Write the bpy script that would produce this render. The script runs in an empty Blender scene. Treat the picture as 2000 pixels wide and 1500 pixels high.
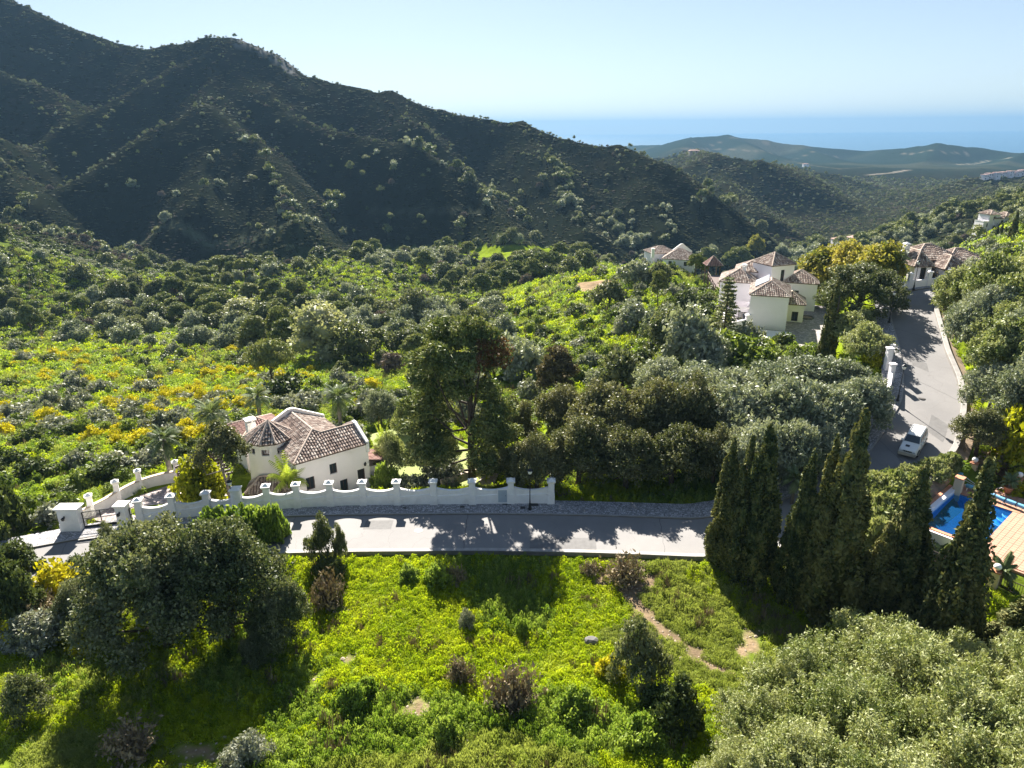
import bpy, math, random
import numpy as np
from mathutils import Vector, Matrix

# ------------------------------------------------------------------ camera, sky, sun, exposure
scene = bpy.context.scene
COL = scene.collection
CAM_H = 32.0
PITCH = math.radians(20.26)
ROLL = math.radians(0.5)
FPX = 1350.0                                   # focal length in pixels of a 2000 px wide frame
_F = np.array([0, math.cos(PITCH), -math.sin(PITCH)])
_R0 = np.array([1.0, 0, 0])
_U0 = np.array([0, math.sin(PITCH), math.cos(PITCH)])
_U = _U0 * math.cos(ROLL) + _R0 * math.sin(ROLL)
_R = _R0 * math.cos(ROLL) - _U0 * math.sin(ROLL)

cam_data = bpy.data.cameras.new('camera')
cam = bpy.data.objects.new('camera', cam_data)
COL.objects.link(cam)
cam_data.sensor_width = 36.0
cam_data.lens = FPX / 2000 * 36
cam_data.clip_start = 0.5
cam_data.clip_end = 200000
cam.matrix_world = Matrix(((_R[0], _U[0], -_F[0], 0), (_R[1], _U[1], -_F[1], 0), (_R[2], _U[2], -_F[2], CAM_H), (0, 0, 0, 1)))
scene.camera = cam

SUN_EL = math.radians(35.5)
SUN_AZ = math.radians(-13)                     # from +Y, negative is to the left
world = bpy.data.worlds.new('World')
scene.world = world
world.use_nodes = True
wn = world.node_tree
wn.nodes.clear()
w_out = wn.nodes.new('ShaderNodeOutputWorld')
w_bg = wn.nodes.new('ShaderNodeBackground')
w_sky = wn.nodes.new('ShaderNodeTexSky')
w_sky.sky_type = 'NISHITA'
w_sky.sun_disc = False
w_sky.sun_elevation = SUN_EL
w_sky.sun_rotation = SUN_AZ
w_sky.altitude = 100
w_sky.air_density = 0.75
w_sky.dust_density = 0.2
w_sky.ozone_density = 2.2
w_bg.inputs['Strength'].default_value = 0.061
w_gam = wn.nodes.new('ShaderNodeGamma')          # evens out the whole dome, as the hazy photograph has it
w_gam.inputs['Gamma'].default_value = 0.66
wn.links.new(w_sky.outputs[0], w_gam.inputs['Color'])
wn.links.new(w_gam.outputs[0], w_bg.inputs['Color'])
wn.links.new(w_bg.outputs[0], w_out.inputs['Surface'])

sun_data = bpy.data.lights.new('sun', 'SUN')
sun_data.energy = 5.0
sun_data.angle = math.radians(0.53)
sun_data.color = (1.0, 0.94, 0.84)
sun = bpy.data.objects.new('sun', sun_data)
COL.objects.link(sun)
_sd = Vector((math.sin(SUN_AZ) * math.cos(SUN_EL), math.cos(SUN_AZ) * math.cos(SUN_EL), math.sin(SUN_EL)))
sun.rotation_euler = _sd.to_track_quat('Z', 'Y').to_euler()

scene.view_settings.view_transform = 'Standard'
scene.view_settings.look = 'None'
scene.view_settings.exposure = 2.1
scene.view_settings.gamma = 1
scene.view_settings.use_curve_mapping = False
scene.render.engine = 'CYCLES'
cy = scene.cycles
cy.max_bounces = 6
cy.diffuse_bounces = 3
cy.glossy_bounces = 2
cy.transmission_bounces = 4
cy.transparent_max_bounces = 6
cy.volume_bounces = 1
cy.caustics_reflective = False
cy.caustics_refractive = False
cy.use_denoising = True
cy.use_adaptive_sampling = True
cy.sample_clamp_indirect = 4

rng = np.random.default_rng(7)
random.seed(7)

# ------------------------------------------------------------------ where a point seen in the photograph lies
def ray(u, v):
    return _F + _R * ((u - 1000) / FPX) - _U * ((v - 750) / FPX)

def P(u, v, z):
    """the point at height z on the line of sight through (u, v)"""
    d = ray(u, v)
    t = (z - CAM_H) / d[2]
    return np.array([d[0] * t, d[1] * t, z])

def PD(u, v, dist):
    d = ray(u, v)
    return d * (dist / d[1]) + np.array([0, 0, CAM_H])

def proj(x, y, z):
    x, y, z = np.asarray(x, float), np.asarray(y, float), np.asarray(z, float) - CAM_H
    dep = x * _F[0] + y * _F[1] + z * _F[2]
    dep = np.where(dep < 0.1, 0.1, dep)
    return 1000 + FPX * (x * _R[0] + y * _R[1] + z * _R[2]) / dep, 750 - FPX * (x * _U[0] + y * _U[1] + z * _U[2]) / dep

# ------------------------------------------------------------------ noise
_perm = rng.random((256, 256))
def vnoise(x, y):
    xi, yi = np.floor(x).astype(int), np.floor(y).astype(int)
    fx, fy = x - xi, y - yi
    fx, fy = fx * fx * (3 - 2 * fx), fy * fy * (3 - 2 * fy)
    g = lambda a, b: _perm[a & 255, b & 255]
    return (g(xi, yi) * (1 - fx) + g(xi + 1, yi) * fx) * (1 - fy) + (g(xi, yi + 1) * (1 - fx) + g(xi + 1, yi + 1) * fx) * fy

def fbm(x, y, octaves=4, gain=0.5):
    s, a, n = 0, 1, 0
    for k in range(octaves):
        s = s + a * vnoise(x + 17.3 * k, y - 9.1 * k)
        n += a
        a *= gain
        x, y = x * 2.03, y * 2.03
    return s / n

def sstep(a, b, x):
    t = np.clip((x - a) / (b - a), 0, 1)
    return t * t * (3 - 2 * t)

def poly_dist(x, y, pts):
    """distance to a polyline and the height along it (pts: N x 3)"""
    best = np.full(x.shape, 1e9)
    zz = np.zeros(x.shape)
    for a, b in zip(pts[:-1], pts[1:]):
        dx, dy = b[0] - a[0], b[1] - a[1]
        t = np.clip(((x - a[0]) * dx + (y - a[1]) * dy) / (dx * dx + dy * dy + 1e-9), 0, 1)
        d = np.hypot(x - a[0] - t * dx, y - a[1] - t * dy)
        m = d < best
        best = np.where(m, d, best)
        zz = np.where(m, a[2] + t * (b[2] - a[2]), zz)
    return best, zz

def in_poly(x, y, poly):
    r = np.zeros(np.shape(x), bool)
    n = len(poly)
    for i in range(n):
        x0, y0 = poly[i][0], poly[i][1]
        x1, y1 = poly[(i + 1) % n][0], poly[(i + 1) % n][1]
        c = ((y0 > y) != (y1 > y)) & (x < (x1 - x0) * (y - y0) / (y1 - y0 + 1e-12) + x0)
        r ^= c
    return r

# ------------------------------------------------------------------ the lie of the land
CTRL = [(-300,1500,0),(200,1500,0),(600,1500,.5),(1000,1500,1),(1400,1500,1),(1800,1500,1.5),(2300,1500,2),
 (0,1350,-.8),(500,1300,-.8),(1000,1300,-.5),(1500,1300,-.6),(1900,1300,-.3),
 (-200,1180,-1.8),(200,1180,-1.5),(600,1140,-.8),(1000,1135,-.7),(1350,1135,-.6),
 (0,1100,-1.0),(180,1050,-.9),(400,1030,-.4),(600,1030,-.1),(900,1040,-.1),(1380,1050,.1),
 (1490,1150,-.8),(1640,1210,-.9),(1840,1280,-.6),(2100,1250,-.3),
 (300,970,-1.3),(480,960,-1.6),(640,940,-2.3),(850,900,-2.3),(760,850,-2.6),(1000,930,-1.2),(1150,970,-.3),(1300,980,-.2),
 (50,1030,-1.4),(100,950,-3),(0,900,-6),(-200,900,-7),(300,880,-4.2),(200,840,-8),
 (0,800,-11),(-250,780,-12),(300,780,-12),(500,770,-8),(700,790,-6),(600,700,-16),(300,680,-20),(0,680,-22),(-250,650,-22),
 (200,620,-26),(0,600,-26),(450,620,-26),(640,640,-22),(-200,600,-24),
 (800,760,-7),(850,680,-14),(800,600,-25),(900,560,-30),
 (1000,800,-4),(1050,720,-6),(1150,800,-2),(1300,900,-.5),(1400,860,.6),(1300,800,0),(1500,800,1.2),(1600,820,2),
 (1660,740,3.5),(1200,700,-3),(1100,650,-7),(1000,640,-12),(1300,680,0),(1400,700,.8),(1100,560,-10),(1180,555,-7),(1250,530,-7),
 (1300,600,-3),(1400,600,-1),(1420,650,.3),(1500,650,1.5),(1600,650,2.2),(1600,700,2.6),(1300,520,-5),(1500,560,1.4),(1600,590,3),
 (1820,562,10.8),(1760,566,10),(1700,560,7),(1900,640,10.2),(1990,620,11),(1930,760,6.5),(2000,800,6),(1900,860,3.9),(1880,560,12),(2080,540,13.5),(2150,700,9.5),
 (1870,980,.6),(1960,1100,.6),(1980,900,2.4),(2100,1000,1.4),(2150,860,4.8),(2300,640,11),(1780,960,.6),(1700,960,.8),(1800,1150,-.5),(2000,1200,-.4),
 (500,545,-38),(700,520,-37),(850,497,-34),(1000,492,-30),(1120,500,-31),(960,525,-32),(300,560,-36),(100,565,-30),(0,535,-25),
 (1500,470,-60),(1700,465,-55),(1800,475,-34),(1950,455,-9),(1880,495,-14),(2050,400,8),(1850,425,-32),(1750,430,-50),
 (1900,352,-28),(2050,342,-20),(1800,390,-50),(2300,450,10),(2300,340,0),(0,500,-14),(-150,480,-6),(60,532,-21),
 (1640,780,3.0),(1690,830,2.6)]
WCTRL = [(-190,435,-80),(-330,440,-68),(-95,450,-80),(-10,475,-75),(140,440,-66),(-150,600,-70),(-350,600,-60),(250,700,-58),(350,1000,-60),(0,900,-60),(-500,700,-40),(100,280,-38),(60,180,-14),(130,330,-45),
 (60,20,2),(-60,20,0),(0,12,2),(110,30,4),(-110,20,-3)]
_c = np.array([P(*c) for c in CTRL] + [np.array(c, float) for c in WCTRL])

ROAD_EDGE = [(-330,1160,-1.4),(-200,1125,-1.3),(0,1083,-1.0),(110,1063,-.9),(185,1048,-.8),(290,1036,-.6),(400,1020,-.25),(555,1010,0),(700,1007,0),(950,1005,0),(1150,1008,0),(1300,1013,.1),(1380,1016,.2)]

def unp(l):
    return np.array([P(*q) for q in l])
road_left = unp(ROAD_EDGE)
# the stretch that climbs past the parked car: left kerb and right kerb, both seen in the photograph
road_left2 = unp([(1500,990,.9),(1600,950,1.5),(1700,885,2.3),(1735,832,3.3),(1763,784,4.4),(1766,735,5.5),(1758,680,6.9),(1742,627,8.3),(1735,588,9.4),(1745,574,9.9)])
road_right2 = unp([(1500,1075,.6),(1640,1040,1.0),(1790,955,1.7),(1860,880,2.9),(1872,830,3.8),(1877,790,4.7),(1870,745,5.7),(1845,688,7.1),(1829,627,8.6),(1821,600,9.4),(1835,589,9.8)])

def resample(pts, n):
    pts = np.asarray(pts, float)
    d = np.r_[0, np.cumsum(np.linalg.norm(np.diff(pts[:, :2], axis=0), axis=1))]
    s = np.linspace(0, d[-1], n)
    return np.stack([np.interp(s, d, pts[:, k]) for k in range(3)], 1)

def smooth(pts, it=3):
    pts = np.array(pts, float)
    for _ in range(it):
        q = pts.copy()
        q[1:-1] = pts[1:-1] * .5 + (pts[:-2] + pts[2:]) * .25
        pts = q
    return pts

def offset(pts, d):
    """parallel line, d metres to the right of the direction of travel"""
    t = np.gradient(pts[:, :2], axis=0)
    t /= np.linalg.norm(t, axis=1)[:, None] + 1e-9
    o = pts.copy()
    o[:, 0] += t[:, 1] * d
    o[:, 1] -= t[:, 0] * d
    return o

lower_l = smooth(resample(road_left, 90), 6)
lower_r = offset(lower_l, 5.6)
_join_l = np.vstack([lower_l, smooth(resample(road_left2, 90), 4)])
_join_r = np.vstack([lower_r, smooth(resample(road_right2, 90), 4)])
# beyond the bend at the top the road turns right along the white wall of the hill villa
top_l = unp([(1745,574,9.9),(1790,567,10.3),(1850,558,10.8),(1950,540,11.8)])
top_r = unp([(1835,589,9.8),(1850,583,10.0),(1880,575,10.4),(1970,556,11.4)])
ROAD_L = smooth(np.vstack([_join_l, resample(top_l, 24)[1:]]), 2)
ROAD_R = smooth(np.vstack([_join_r, resample(top_r, 24)[1:]]), 2)
ROAD_MID = (ROAD_L + ROAD_R) / 2
ROAD_HW = np.linalg.norm((ROAD_L - ROAD_R)[:, :2], axis=1) / 2
ROAD_POLY = np.vstack([ROAD_L, ROAD_R[::-1]])

def _warp(x, y):
    yy = np.maximum(y + 12, 4.0)
    return np.stack([np.arctan2(x, yy) * 2.0, np.log(np.hypot(x, yy))], -1)

def _tps_k(d2):
    return np.where(d2 > 1e-12, 0.5 * d2 * np.log(np.maximum(d2, 1e-12)), 0)

def _fit():
    road_c = np.vstack([ROAD_MID[90:180:9], ROAD_L[180:]])
    road_c[:, 2] -= .1
    pts = np.vstack([_c, road_c])
    w = _warp(pts[:, 0], pts[:, 1])
    n = len(w)
    K = _tps_k(((w[:, None] - w[None]) ** 2).sum(-1)) + np.eye(n) * 1e-3
    Pm = np.c_[np.ones(n), w]
    A = np.block([[K, Pm], [Pm.T, np.zeros((3, 3))]])
    return w, np.linalg.solve(A, np.r_[pts[:, 2], 0, 0, 0])
_tw, _ts = _fit()

def tps(x, y):
    w = _warp(x.ravel(), y.ravel())
    out = np.empty(len(w))
    for i in range(0, len(w), 20000):
        q = w[i:i + 20000]
        d2 = ((q[:, None] - _tw[None]) ** 2).sum(-1)
        out[i:i + 20000] = _tps_k(d2) @ _ts[:-3] + _ts[-3] + q @ _ts[-2:]
    return out.reshape(x.shape)

def rid(l):
    return np.array([PD(u, v, 400 + (d - 430) * .55 if 430 < d < 1260 and u < 1500 else d) for u, v, d in l])

def tent(x, y, pts, s):
    t = np.full(x.shape, -1e9)
    for a, b in zip(pts[:-1], pts[1:]):
        dx, dy = b[0] - a[0], b[1] - a[1]
        q = np.clip(((x - a[0]) * dx + (y - a[1]) * dy) / (dx * dx + dy * dy + 1e-9), 0, 1)
        d = np.hypot(x - a[0] - q * dx, y - a[1] - q * dy)
        t = np.maximum(t, a[2] + q * (b[2] - a[2]) - s * (np.sqrt(d * d + 64) - 8))
    return t
RIDGES = [  # (crest line, slope of its flanks)
 (rid([(-500,-250,1250),(-200,-120,1180),(0,-8,1100),(60,18,1090),(100,42,1080),(200,78,1050),(280,97,1020),(330,87,1000),(400,76,985),(450,72,980),(520,100,970),(575,140,960),(620,160,950),(760,185,930),(900,225,900),(1020,250,870),(1090,268,840),(1210,290,780),(1300,320,720),(1370,370,660),(1430,420,600),(1445,462,560)]), .62),
 (rid([(430,95,960),(480,180,850),(560,222,800),(650,258,760),(800,282,700),(880,330,640),(950,395,560),(990,440,500),(1000,468,450)]), .70),
 (rid([(440,110,930),(420,160,850),(400,222,740),(480,262,680),(520,320,600),(552,385,520),(580,432,450)]), .70),
 (rid([(400,222,740),(330,240,700),(220,310,620),(130,365,560),(60,420,500),(20,462,440)]), .68),
 (rid([(400,222,740),(392,330,610),(386,390,520)]), .62),
 (rid([(440,100,950),(350,132,900),(270,170,860),(190,220,780),(110,262,720),(40,320,640)]), .62),
 (rid([(-500,40,900),(-200,90,900),(0,140,860),(90,170,840),(130,235,760)]), .6),
 (rid([(-400,150,700),(-100,230,620),(0,330,560),(60,400,500)]), .6),
 (rid([(1020,250,870),(1080,330,700),(1110,400,600),(1150,450,520)]), .6),
 (rid([(1210,290,780),(1260,370,650),(1300,440,560)]), .6),
 (rid([(760,185,930),(800,240,820)]), .6),
 (rid([(-500,330,330),(-200,400,310),(-60,470,280),(0,497,270),(80,540,275),(150,568,285)]), .42),
 (rid([(1180,300,1300),(1290,310,1300),(1350,297,1300),(1400,303,1250),(1480,318,1200),(1560,330,1150),(1630,345,1100),(1700,365,1050),(1800,400,950),(1850,425,880)]), .5),
 (rid([(1350,297,1300),(1420,360,1000),(1480,415,820),(1520,450,700)]), .55),
 (rid([(1480,318,1200),(1560,380,950),(1620,430,800)]), .55),
 (rid([(1630,345,1100),(1690,400,900),(1730,432,780)]), .55),
 (rid([(1050,300,4200),(1180,287,3900),(1240,284,3800),(1290,283,3400)]), .22),
 (rid([(1290,285,3000),(1350,269,3000),(1420,264,3000),(1490,272,2950),(1560,284,2900),(1700,294,2800),(1760,290,2600),(1830,281,2500),(1900,287,2500),(2000,300,2400),(2150,310,2300),(2500,320,2200)]), .30),
 (rid([(1420,264,3000),(1500,300,2400),(1560,320,2100),(1650,350,1750)]), .34),
 (rid([(1560,284,2900),(1640,315,2300),(1700,340,1900)]), .34),
 (rid([(1830,281,2500),(1800,330,2000),(1760,358,1700)]), .34),
 (rid([(2000,300,2400),(1950,325,1900),(1900,340,1500)]), .34),
 (rid([(1350,269,3000),(1330,290,2400)]), .34),
 (rid([(2500,280,1100),(2150,318,1000),(2000,342,900),(1900,352,880),(1862,372,850),(1835,398,820)]), .42),
 (rid([(2400,330,500),(2150,360,480),(2000,395,420),(1900,440,380)]), .4),
]

# flat places cut into the slopes: (outline, height)
YARDS = []
def yard(pts, z, soft=2.5):
    YARDS.append((np.array(pts), z, soft))

def Hbase(x, y):
    r = np.hypot(x, y)
    h = tps(x, y)
    far = -60 - 105 * sstep(1500, 5200, r)
    h = h * (1 - sstep(800, 1300, r)) + far * sstep(800, 1300, r)
    amp = sstep(350, 700, r)
    wx = x + (fbm(x / 90, y / 90, 4) - .5) * 70 * sstep(250, 700, r)
    wy = y + (fbm(x / 90 + 40, y / 90 + 11, 4) - .5) * 70 * sstep(250, 700, r)
    m = np.full(x.shape, -400.0)
    for pts, s in RIDGES:
        s = s * 1.36 if s > .5 else s
        d0, _ = poly_dist(x, y, pts)
        k = np.exp(-d0 / 60)
        t = tent(x, y, pts, s) * k + tent(wx, wy, pts, s) * (1 - k)
        m = np.where(m > t, m + np.log1p(np.exp(-(m - t) / 5)) * 5 * (abs(m - t) < 30), t + np.log1p(np.exp(-(t - m) / 5)) * 5 * (abs(m - t) < 30))
    bump = (fbm(x / 34, y / 34, 5, .55) - .5) * 14 * amp * sstep(-60, -20, m)
    m = m + bump * .55
    k = 7.0
    e = np.clip((h - m) / k, -40, 40)
    h = m + k * np.log1p(np.exp(e))
    h = h + (fbm(x / 14, y / 14, 3) - .5) * 2.2 * sstep(70, 130, r)
    h = h + (fbm(x / 4.5, y / 4.5, 3) - .5) * .5 * sstep(60, 80, r)
    return h

def H(x, y):
    x, y = np.atleast_1d(np.asarray(x, float)), np.atleast_1d(np.asarray(y, float))
    h = Hbase(x, y)
    near = (np.hypot(x, y) < 260)
    if near.any():
        xn, yn, hn = x[near], y[near], h[near]
        for pts, z, soft in YARDS:
            d, _ = poly_dist(xn, yn, np.c_[np.vstack([pts[:, :2], pts[:1, :2]]), np.zeros(len(pts) + 1)])
            d = np.where(in_poly(xn, yn, pts), 0, d)
            zz = z
            if z is None:
                A = np.c_[pts[:, :2], np.ones(len(pts))]
                pl = np.linalg.lstsq(A, pts[:, 2], rcond=None)[0]
                zz = xn * pl[0] + yn * pl[1] + pl[2]
            k = 1 - sstep(0.4, soft, d)
            hn = hn * (1 - k) + zz * k
        for line, hw in ((ROAD_MID, ROAD_HW),):
            seg = line
            d, zr = poly_dist(xn, yn, seg)
            inside = in_poly(xn, yn, ROAD_POLY)
            dl, _ = poly_dist(xn, yn, ROAD_L)
            dr, _ = poly_dist(xn, yn, ROAD_R)
            e = np.where(inside, 0, np.minimum(dl, dr))
            k = 1 - sstep(2.2, 7.0, np.where(dl < dr, e, e * 1.6 + .8))
            hn = hn * (1 - k) + (zr - .34) * k
        h[near] = hn
    return h

def ground(u, v, lo=-120, hi=40):
    """where the line of sight through (u, v) meets the land"""
    d = ray(u, v)
    d = d / d[1]
    ts = np.geomspace(14, 9000, 900)
    p = d[None] * ts[:, None]
    p[:, 2] += CAM_H
    hh = H(p[:, 0], p[:, 1])
    i = np.argmax(p[:, 2] < hh)
    if i == 0:
        return p[-1]
    a, b = ts[i - 1], ts[i]
    q = np.linspace(a, b, 24)
    p = d[None] * q[:, None]
    p[:, 2] += CAM_H
    hh = H(p[:, 0], p[:, 1])
    j = int(np.argmax(p[:, 2] < hh))
    return np.array([p[j, 0], p[j, 1], hh[j]])
# ------------------------------------------------------------------ materials
def nodes(name):
    m = bpy.data.materials.new(name)
    m.use_nodes = True
    t = m.node_tree
    b = t.nodes['Principled BSDF']
    return m, t, b

def N(t, kind, **kw):
    n = t.nodes.new(kind)
    for k, v in kw.items():
        if k.startswith('i_'):
            n.inputs[k[2:].replace('_', ' ')].default_value = v
        else:
            setattr(n, k, v)
    return n

def ramp(t, src, stops):
    r = t.nodes.new('ShaderNodeValToRGB')
    el = r.color_ramp.elements
    while len(el) < len(stops):
        el.new(.5)
    for e, (p, c) in zip(el, stops):
        e.position = p
        e.color = (*c, 1) if len(c) == 3 else c
    t.links.new(src, r.inputs[0])
    return r.outputs[0]

def mixc(t, fac, a, b, mode='MIX'):
    n = t.nodes.new('ShaderNodeMix')
    n.data_type = 'RGBA'
    n.blend_type = mode
    for s, q in ((n.inputs['Factor'], fac), (n.inputs['A'], a), (n.inputs['B'], b)):
        if hasattr(q, 'is_output'):
            t.links.new(q, s)
        elif isinstance(q, (int, float)):
            s.default_value = q
        else:
            s.default_value = (*q, 1)
    return n.outputs['Result']

def noise(t, scale, detail=3, rough=.55, vec=None):
    n = N(t, 'ShaderNodeTexNoise')
    n.inputs['Scale'].default_value = scale
    n.inputs['Detail'].default_value = detail
    n.inputs['Roughness'].default_value = rough
    if vec is None:
        g = N(t, 'ShaderNodeNewGeometry')
        vec = g.outputs['Position']
    t.links.new(vec, n.inputs['Vector'])
    return n.outputs[0]

def bump(t, b, h, strength=.4, dist=.02):
    n = N(t, 'ShaderNodeBump')
    n.inputs['Strength'].default_value = strength
    n.inputs['Distance'].default_value = dist
    t.links.new(h, n.inputs['Height'])
    t.links.new(n.outputs[0], b.inputs['Normal'])

def m_plain(name, col, rough=.7, var=.12, scale=1.5, metal=0, bump_s=0, dirt=None):
    m, t, b = nodes(name)
    b.inputs['Roughness'].default_value = rough
    b.inputs['Metallic'].default_value = metal
    c1 = tuple(max(0, q * (1 - var)) for q in col)
    c2 = tuple(min(1, q * (1 + var)) for q in col)
    n = noise(t, scale, 5, .6)
    c = ramp(t, n, [(.3, c1), (.7, c2)])
    if dirt:
        n2 = noise(t, scale * .35, 6, .7)
        f = ramp(t, n2, [(.52, (0, 0, 0)), (.75, (.7, .7, .7))])
        c = mixc(t, f, c, dirt)
    t.links.new(c, b.inputs['Base Color'])
    if bump_s:
        bump(t, b, noise(t, scale * 12, 4), bump_s, .02)
    return m

def m_leaf(name, cols, trans=.35, rough=.6, spec=.3, clump=.8):
    """leaves: hue varies leaf by leaf and clump by clump, light comes through them"""
    m, t, b = nodes(name)
    g = N(t, 'ShaderNodeNewGeometry')
    oi = N(t, 'ShaderNodeObjectInfo')
    n = noise(t, clump, 2)
    a = N(t, 'ShaderNodeMath', operation='MULTIPLY_ADD')
    t.links.new(g.outputs['Random Per Island'], a.inputs[0])
    a.inputs[1].default_value = .45
    t.links.new(n, a.inputs[2])
    a2 = N(t, 'ShaderNodeMath', operation='MULTIPLY_ADD')
    t.links.new(oi.outputs['Random'], a2.inputs[0])
    a2.inputs[1].default_value = .28
    t.links.new(a.outputs[0], a2.inputs[2])
    k = len(cols)
    st = [(.42 + .62 * i / max(1, k - 1), c) for i, c in enumerate(cols)]
    c = ramp(t, a2.outputs[0], st)
    t.links.new(c, b.inputs['Base Color'])
    b.inputs['Roughness'].default_value = rough
    b.inputs['Specular IOR Level'].default_value = spec * .55
    tr = N(t, 'ShaderNodeBsdfTranslucent')
    tc = mixc(t, 1.0, c, (1.0, 1.0, .55), 'MULTIPLY')
    t.links.new(tc, tr.inputs['Color'])
    mx = N(t, 'ShaderNodeMixShader')
    mx.inputs[0].default_value = trans
    t.links.new(b.outputs[0], mx.inputs[1])
    t.links.new(tr.outputs[0], mx.inputs[2])
    t.links.new(mx.outputs[0], t.nodes['Material Output'].inputs['Surface'])
    return m

M = {}
M['stucco'] = m_plain('white_stucco', (.82, .80, .78), .85, .06, 1.6, bump_s=.3, dirt=(.58, .54, .48))
M['villa_stucco'] = m_plain('villa_stucco', (.82, .765, .735), .85, .05, .5, bump_s=.25, dirt=(.60, .54, .46))
M['coping'] = m_plain('beige_coping', (.52, .42, .32), .8, .15, 2)
M['stone_white'] = m_plain('white_stone', (.78, .76, .73), .6, .05, 2)
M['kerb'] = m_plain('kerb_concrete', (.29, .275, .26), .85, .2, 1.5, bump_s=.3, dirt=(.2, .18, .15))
M['kerb_shade'] = m_plain('shaded_concrete', (.17, .155, .14), .9, .25, 1.2, bump_s=.3)  # darker copy of the kerb concrete, shade painted onto its upright faces
M['black_metal'] = m_plain('black_metal', (.016, .017, .02), .45, .1, 2, metal=.4)
M['dark_wood'] = m_plain('dark_stained_wood', (.075, .036, .026), .6, .3, 3)
M['bark'] = m_plain('bark', (.07, .05, .036), .95, .35, 3, bump_s=.8)
M['pale_bark'] = m_plain('pale_bark', (.16, .14, .12), .95, .3, 3, bump_s=.6)
M['void'] = m_plain('dark_interior', (.02, .02, .022), .5, .1, 2)
M['rock'] = m_plain('grey_rock', (.11, .105, .10), .9, .3, .8, bump_s=.6)
M['soil'] = m_plain('bare_soil', (.26, .19, .13), .95, .3, 1, bump_s=.6)
M['terracotta'] = m_plain('terracotta', (.45, .2, .11), .8, .2, 3)
M['cream'] = m_plain('cream_render', (.62, .5, .33), .85, .1, 1, bump_s=.3)
M['blue_cover'] = m_plain('light_blue_fabric', (.12, .36, .55), .6, .1, 2)
M['aluminium'] = m_plain('aluminium', (.6, .6, .62), .35, .05, 2, metal=.8)
M['globe'] = m_plain('opal_globe', (.85, .83, .8), .25, .02, 2)
M['box_blue'] = m_plain('pale_blue_grey_metal', (.38, .44, .5), .5, .06, 2)

def m_glass(name, col=(.03, .04, .05)):
    m, t, b = nodes(name)
    b.inputs['Base Color'].default_value = (*col, 1)
    b.inputs['Roughness'].default_value = .08
    b.inputs['Specular IOR Level'].default_value = .7
    return m
M['glass'] = m_glass('window_glass')

def m_asphalt():
    m, t, b = nodes('asphalt')
    n1 = noise(t, .25, 5, .65)
    n2 = noise(t, 14, 3, .7)
    c = ramp(t, n1, [(.3, (.165, .158, .156)), (.55, (.195, .187, .184)), (.75, (.22, .212, .207))])
    c = mixc(t, ramp(t, n2, [(.35, (0, 0, 0)), (.7, (.35, .35, .35))]), c, (.17, .16, .155))
    w = N(t, 'ShaderNodeTexVoronoi', feature='DISTANCE_TO_EDGE')
    w.inputs['Scale'].default_value = .16
    g = N(t, 'ShaderNodeNewGeometry')
    mp = N(t, 'ShaderNodeVectorMath', operation='ADD')
    nn = N(t, 'ShaderNodeTexNoise')
    nn.inputs['Scale'].default_value = .5
    t.links.new(g.outputs['Position'], nn.inputs['Vector'])
    t.links.new(g.outputs['Position'], mp.inputs[0])
    sc = N(t, 'ShaderNodeVectorMath', operation='SCALE')
    sc.inputs['Scale'].default_value = 3
    t.links.new(nn.outputs['Color'], sc.inputs[0])
    t.links.new(sc.outputs[0], mp.inputs[1])
    t.links.new(mp.outputs[0], w.inputs['Vector'])
    c = mixc(t, ramp(t, w.outputs['Distance'], [(.0, (.5, .5, .5)), (.006, (0, 0, 0))]), c, (.13, .12, .115))
    n3 = noise(t, .09, 4, .5)
    c = mixc(t, ramp(t, n3, [(.5, (0, 0, 0)), (.62, (.35, .35, .35))]), c, (.26, .24, .225))
    t.links.new(c, b.inputs['Base Color'])
    b.inputs['Roughness'].default_value = .85
    bump(t, b, n2, .3, .01)
    return m
M['asphalt'] = m_asphalt()

def m_pebble(name='pebble_paving', a=(.36, .35, .36), bcol=(.11, .108, .115), scale=5.5):
    m, t, b = nodes(name)
    g = N(t, 'ShaderNodeNewGeometry')
    w = N(t, 'ShaderNodeTexVoronoi', feature='DISTANCE_TO_EDGE')
    w.inputs['Scale'].default_value = scale
    w2 = N(t, 'ShaderNodeTexVoronoi')
    w2.inputs['Scale'].default_value = scale
    for q in (w, w2):
        t.links.new(g.outputs['Position'], q.inputs['Vector'])
    f = ramp(t, w.outputs['Distance'], [(.02, (0, 0, 0)), (.12, (1, 1, 1))])
    hv = N(t, 'ShaderNodeSeparateColor')
    t.links.new(w2.outputs['Color'], hv.inputs[0])
    st = ramp(t, hv.outputs[0], [(0, tuple(q * .55 for q in a)), (1, tuple(q * 1.35 for q in a))])
    c = mixc(t, f, bcol, st)
    t.links.new(c, b.inputs['Base Color'])
    b.inputs['Roughness'].default_value = .8
    bump(t, b, f, .5, .03)
    return m
M['pebble'] = m_pebble()
M['paver'] = m_pebble('driveway_pavers', (.38, .31, .29), (.24, .2, .19), 3.2)
M['court'] = m_pebble('courtyard_cobbles', (.3, .27, .26), (.18, .16, .155), 2.6)

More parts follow.
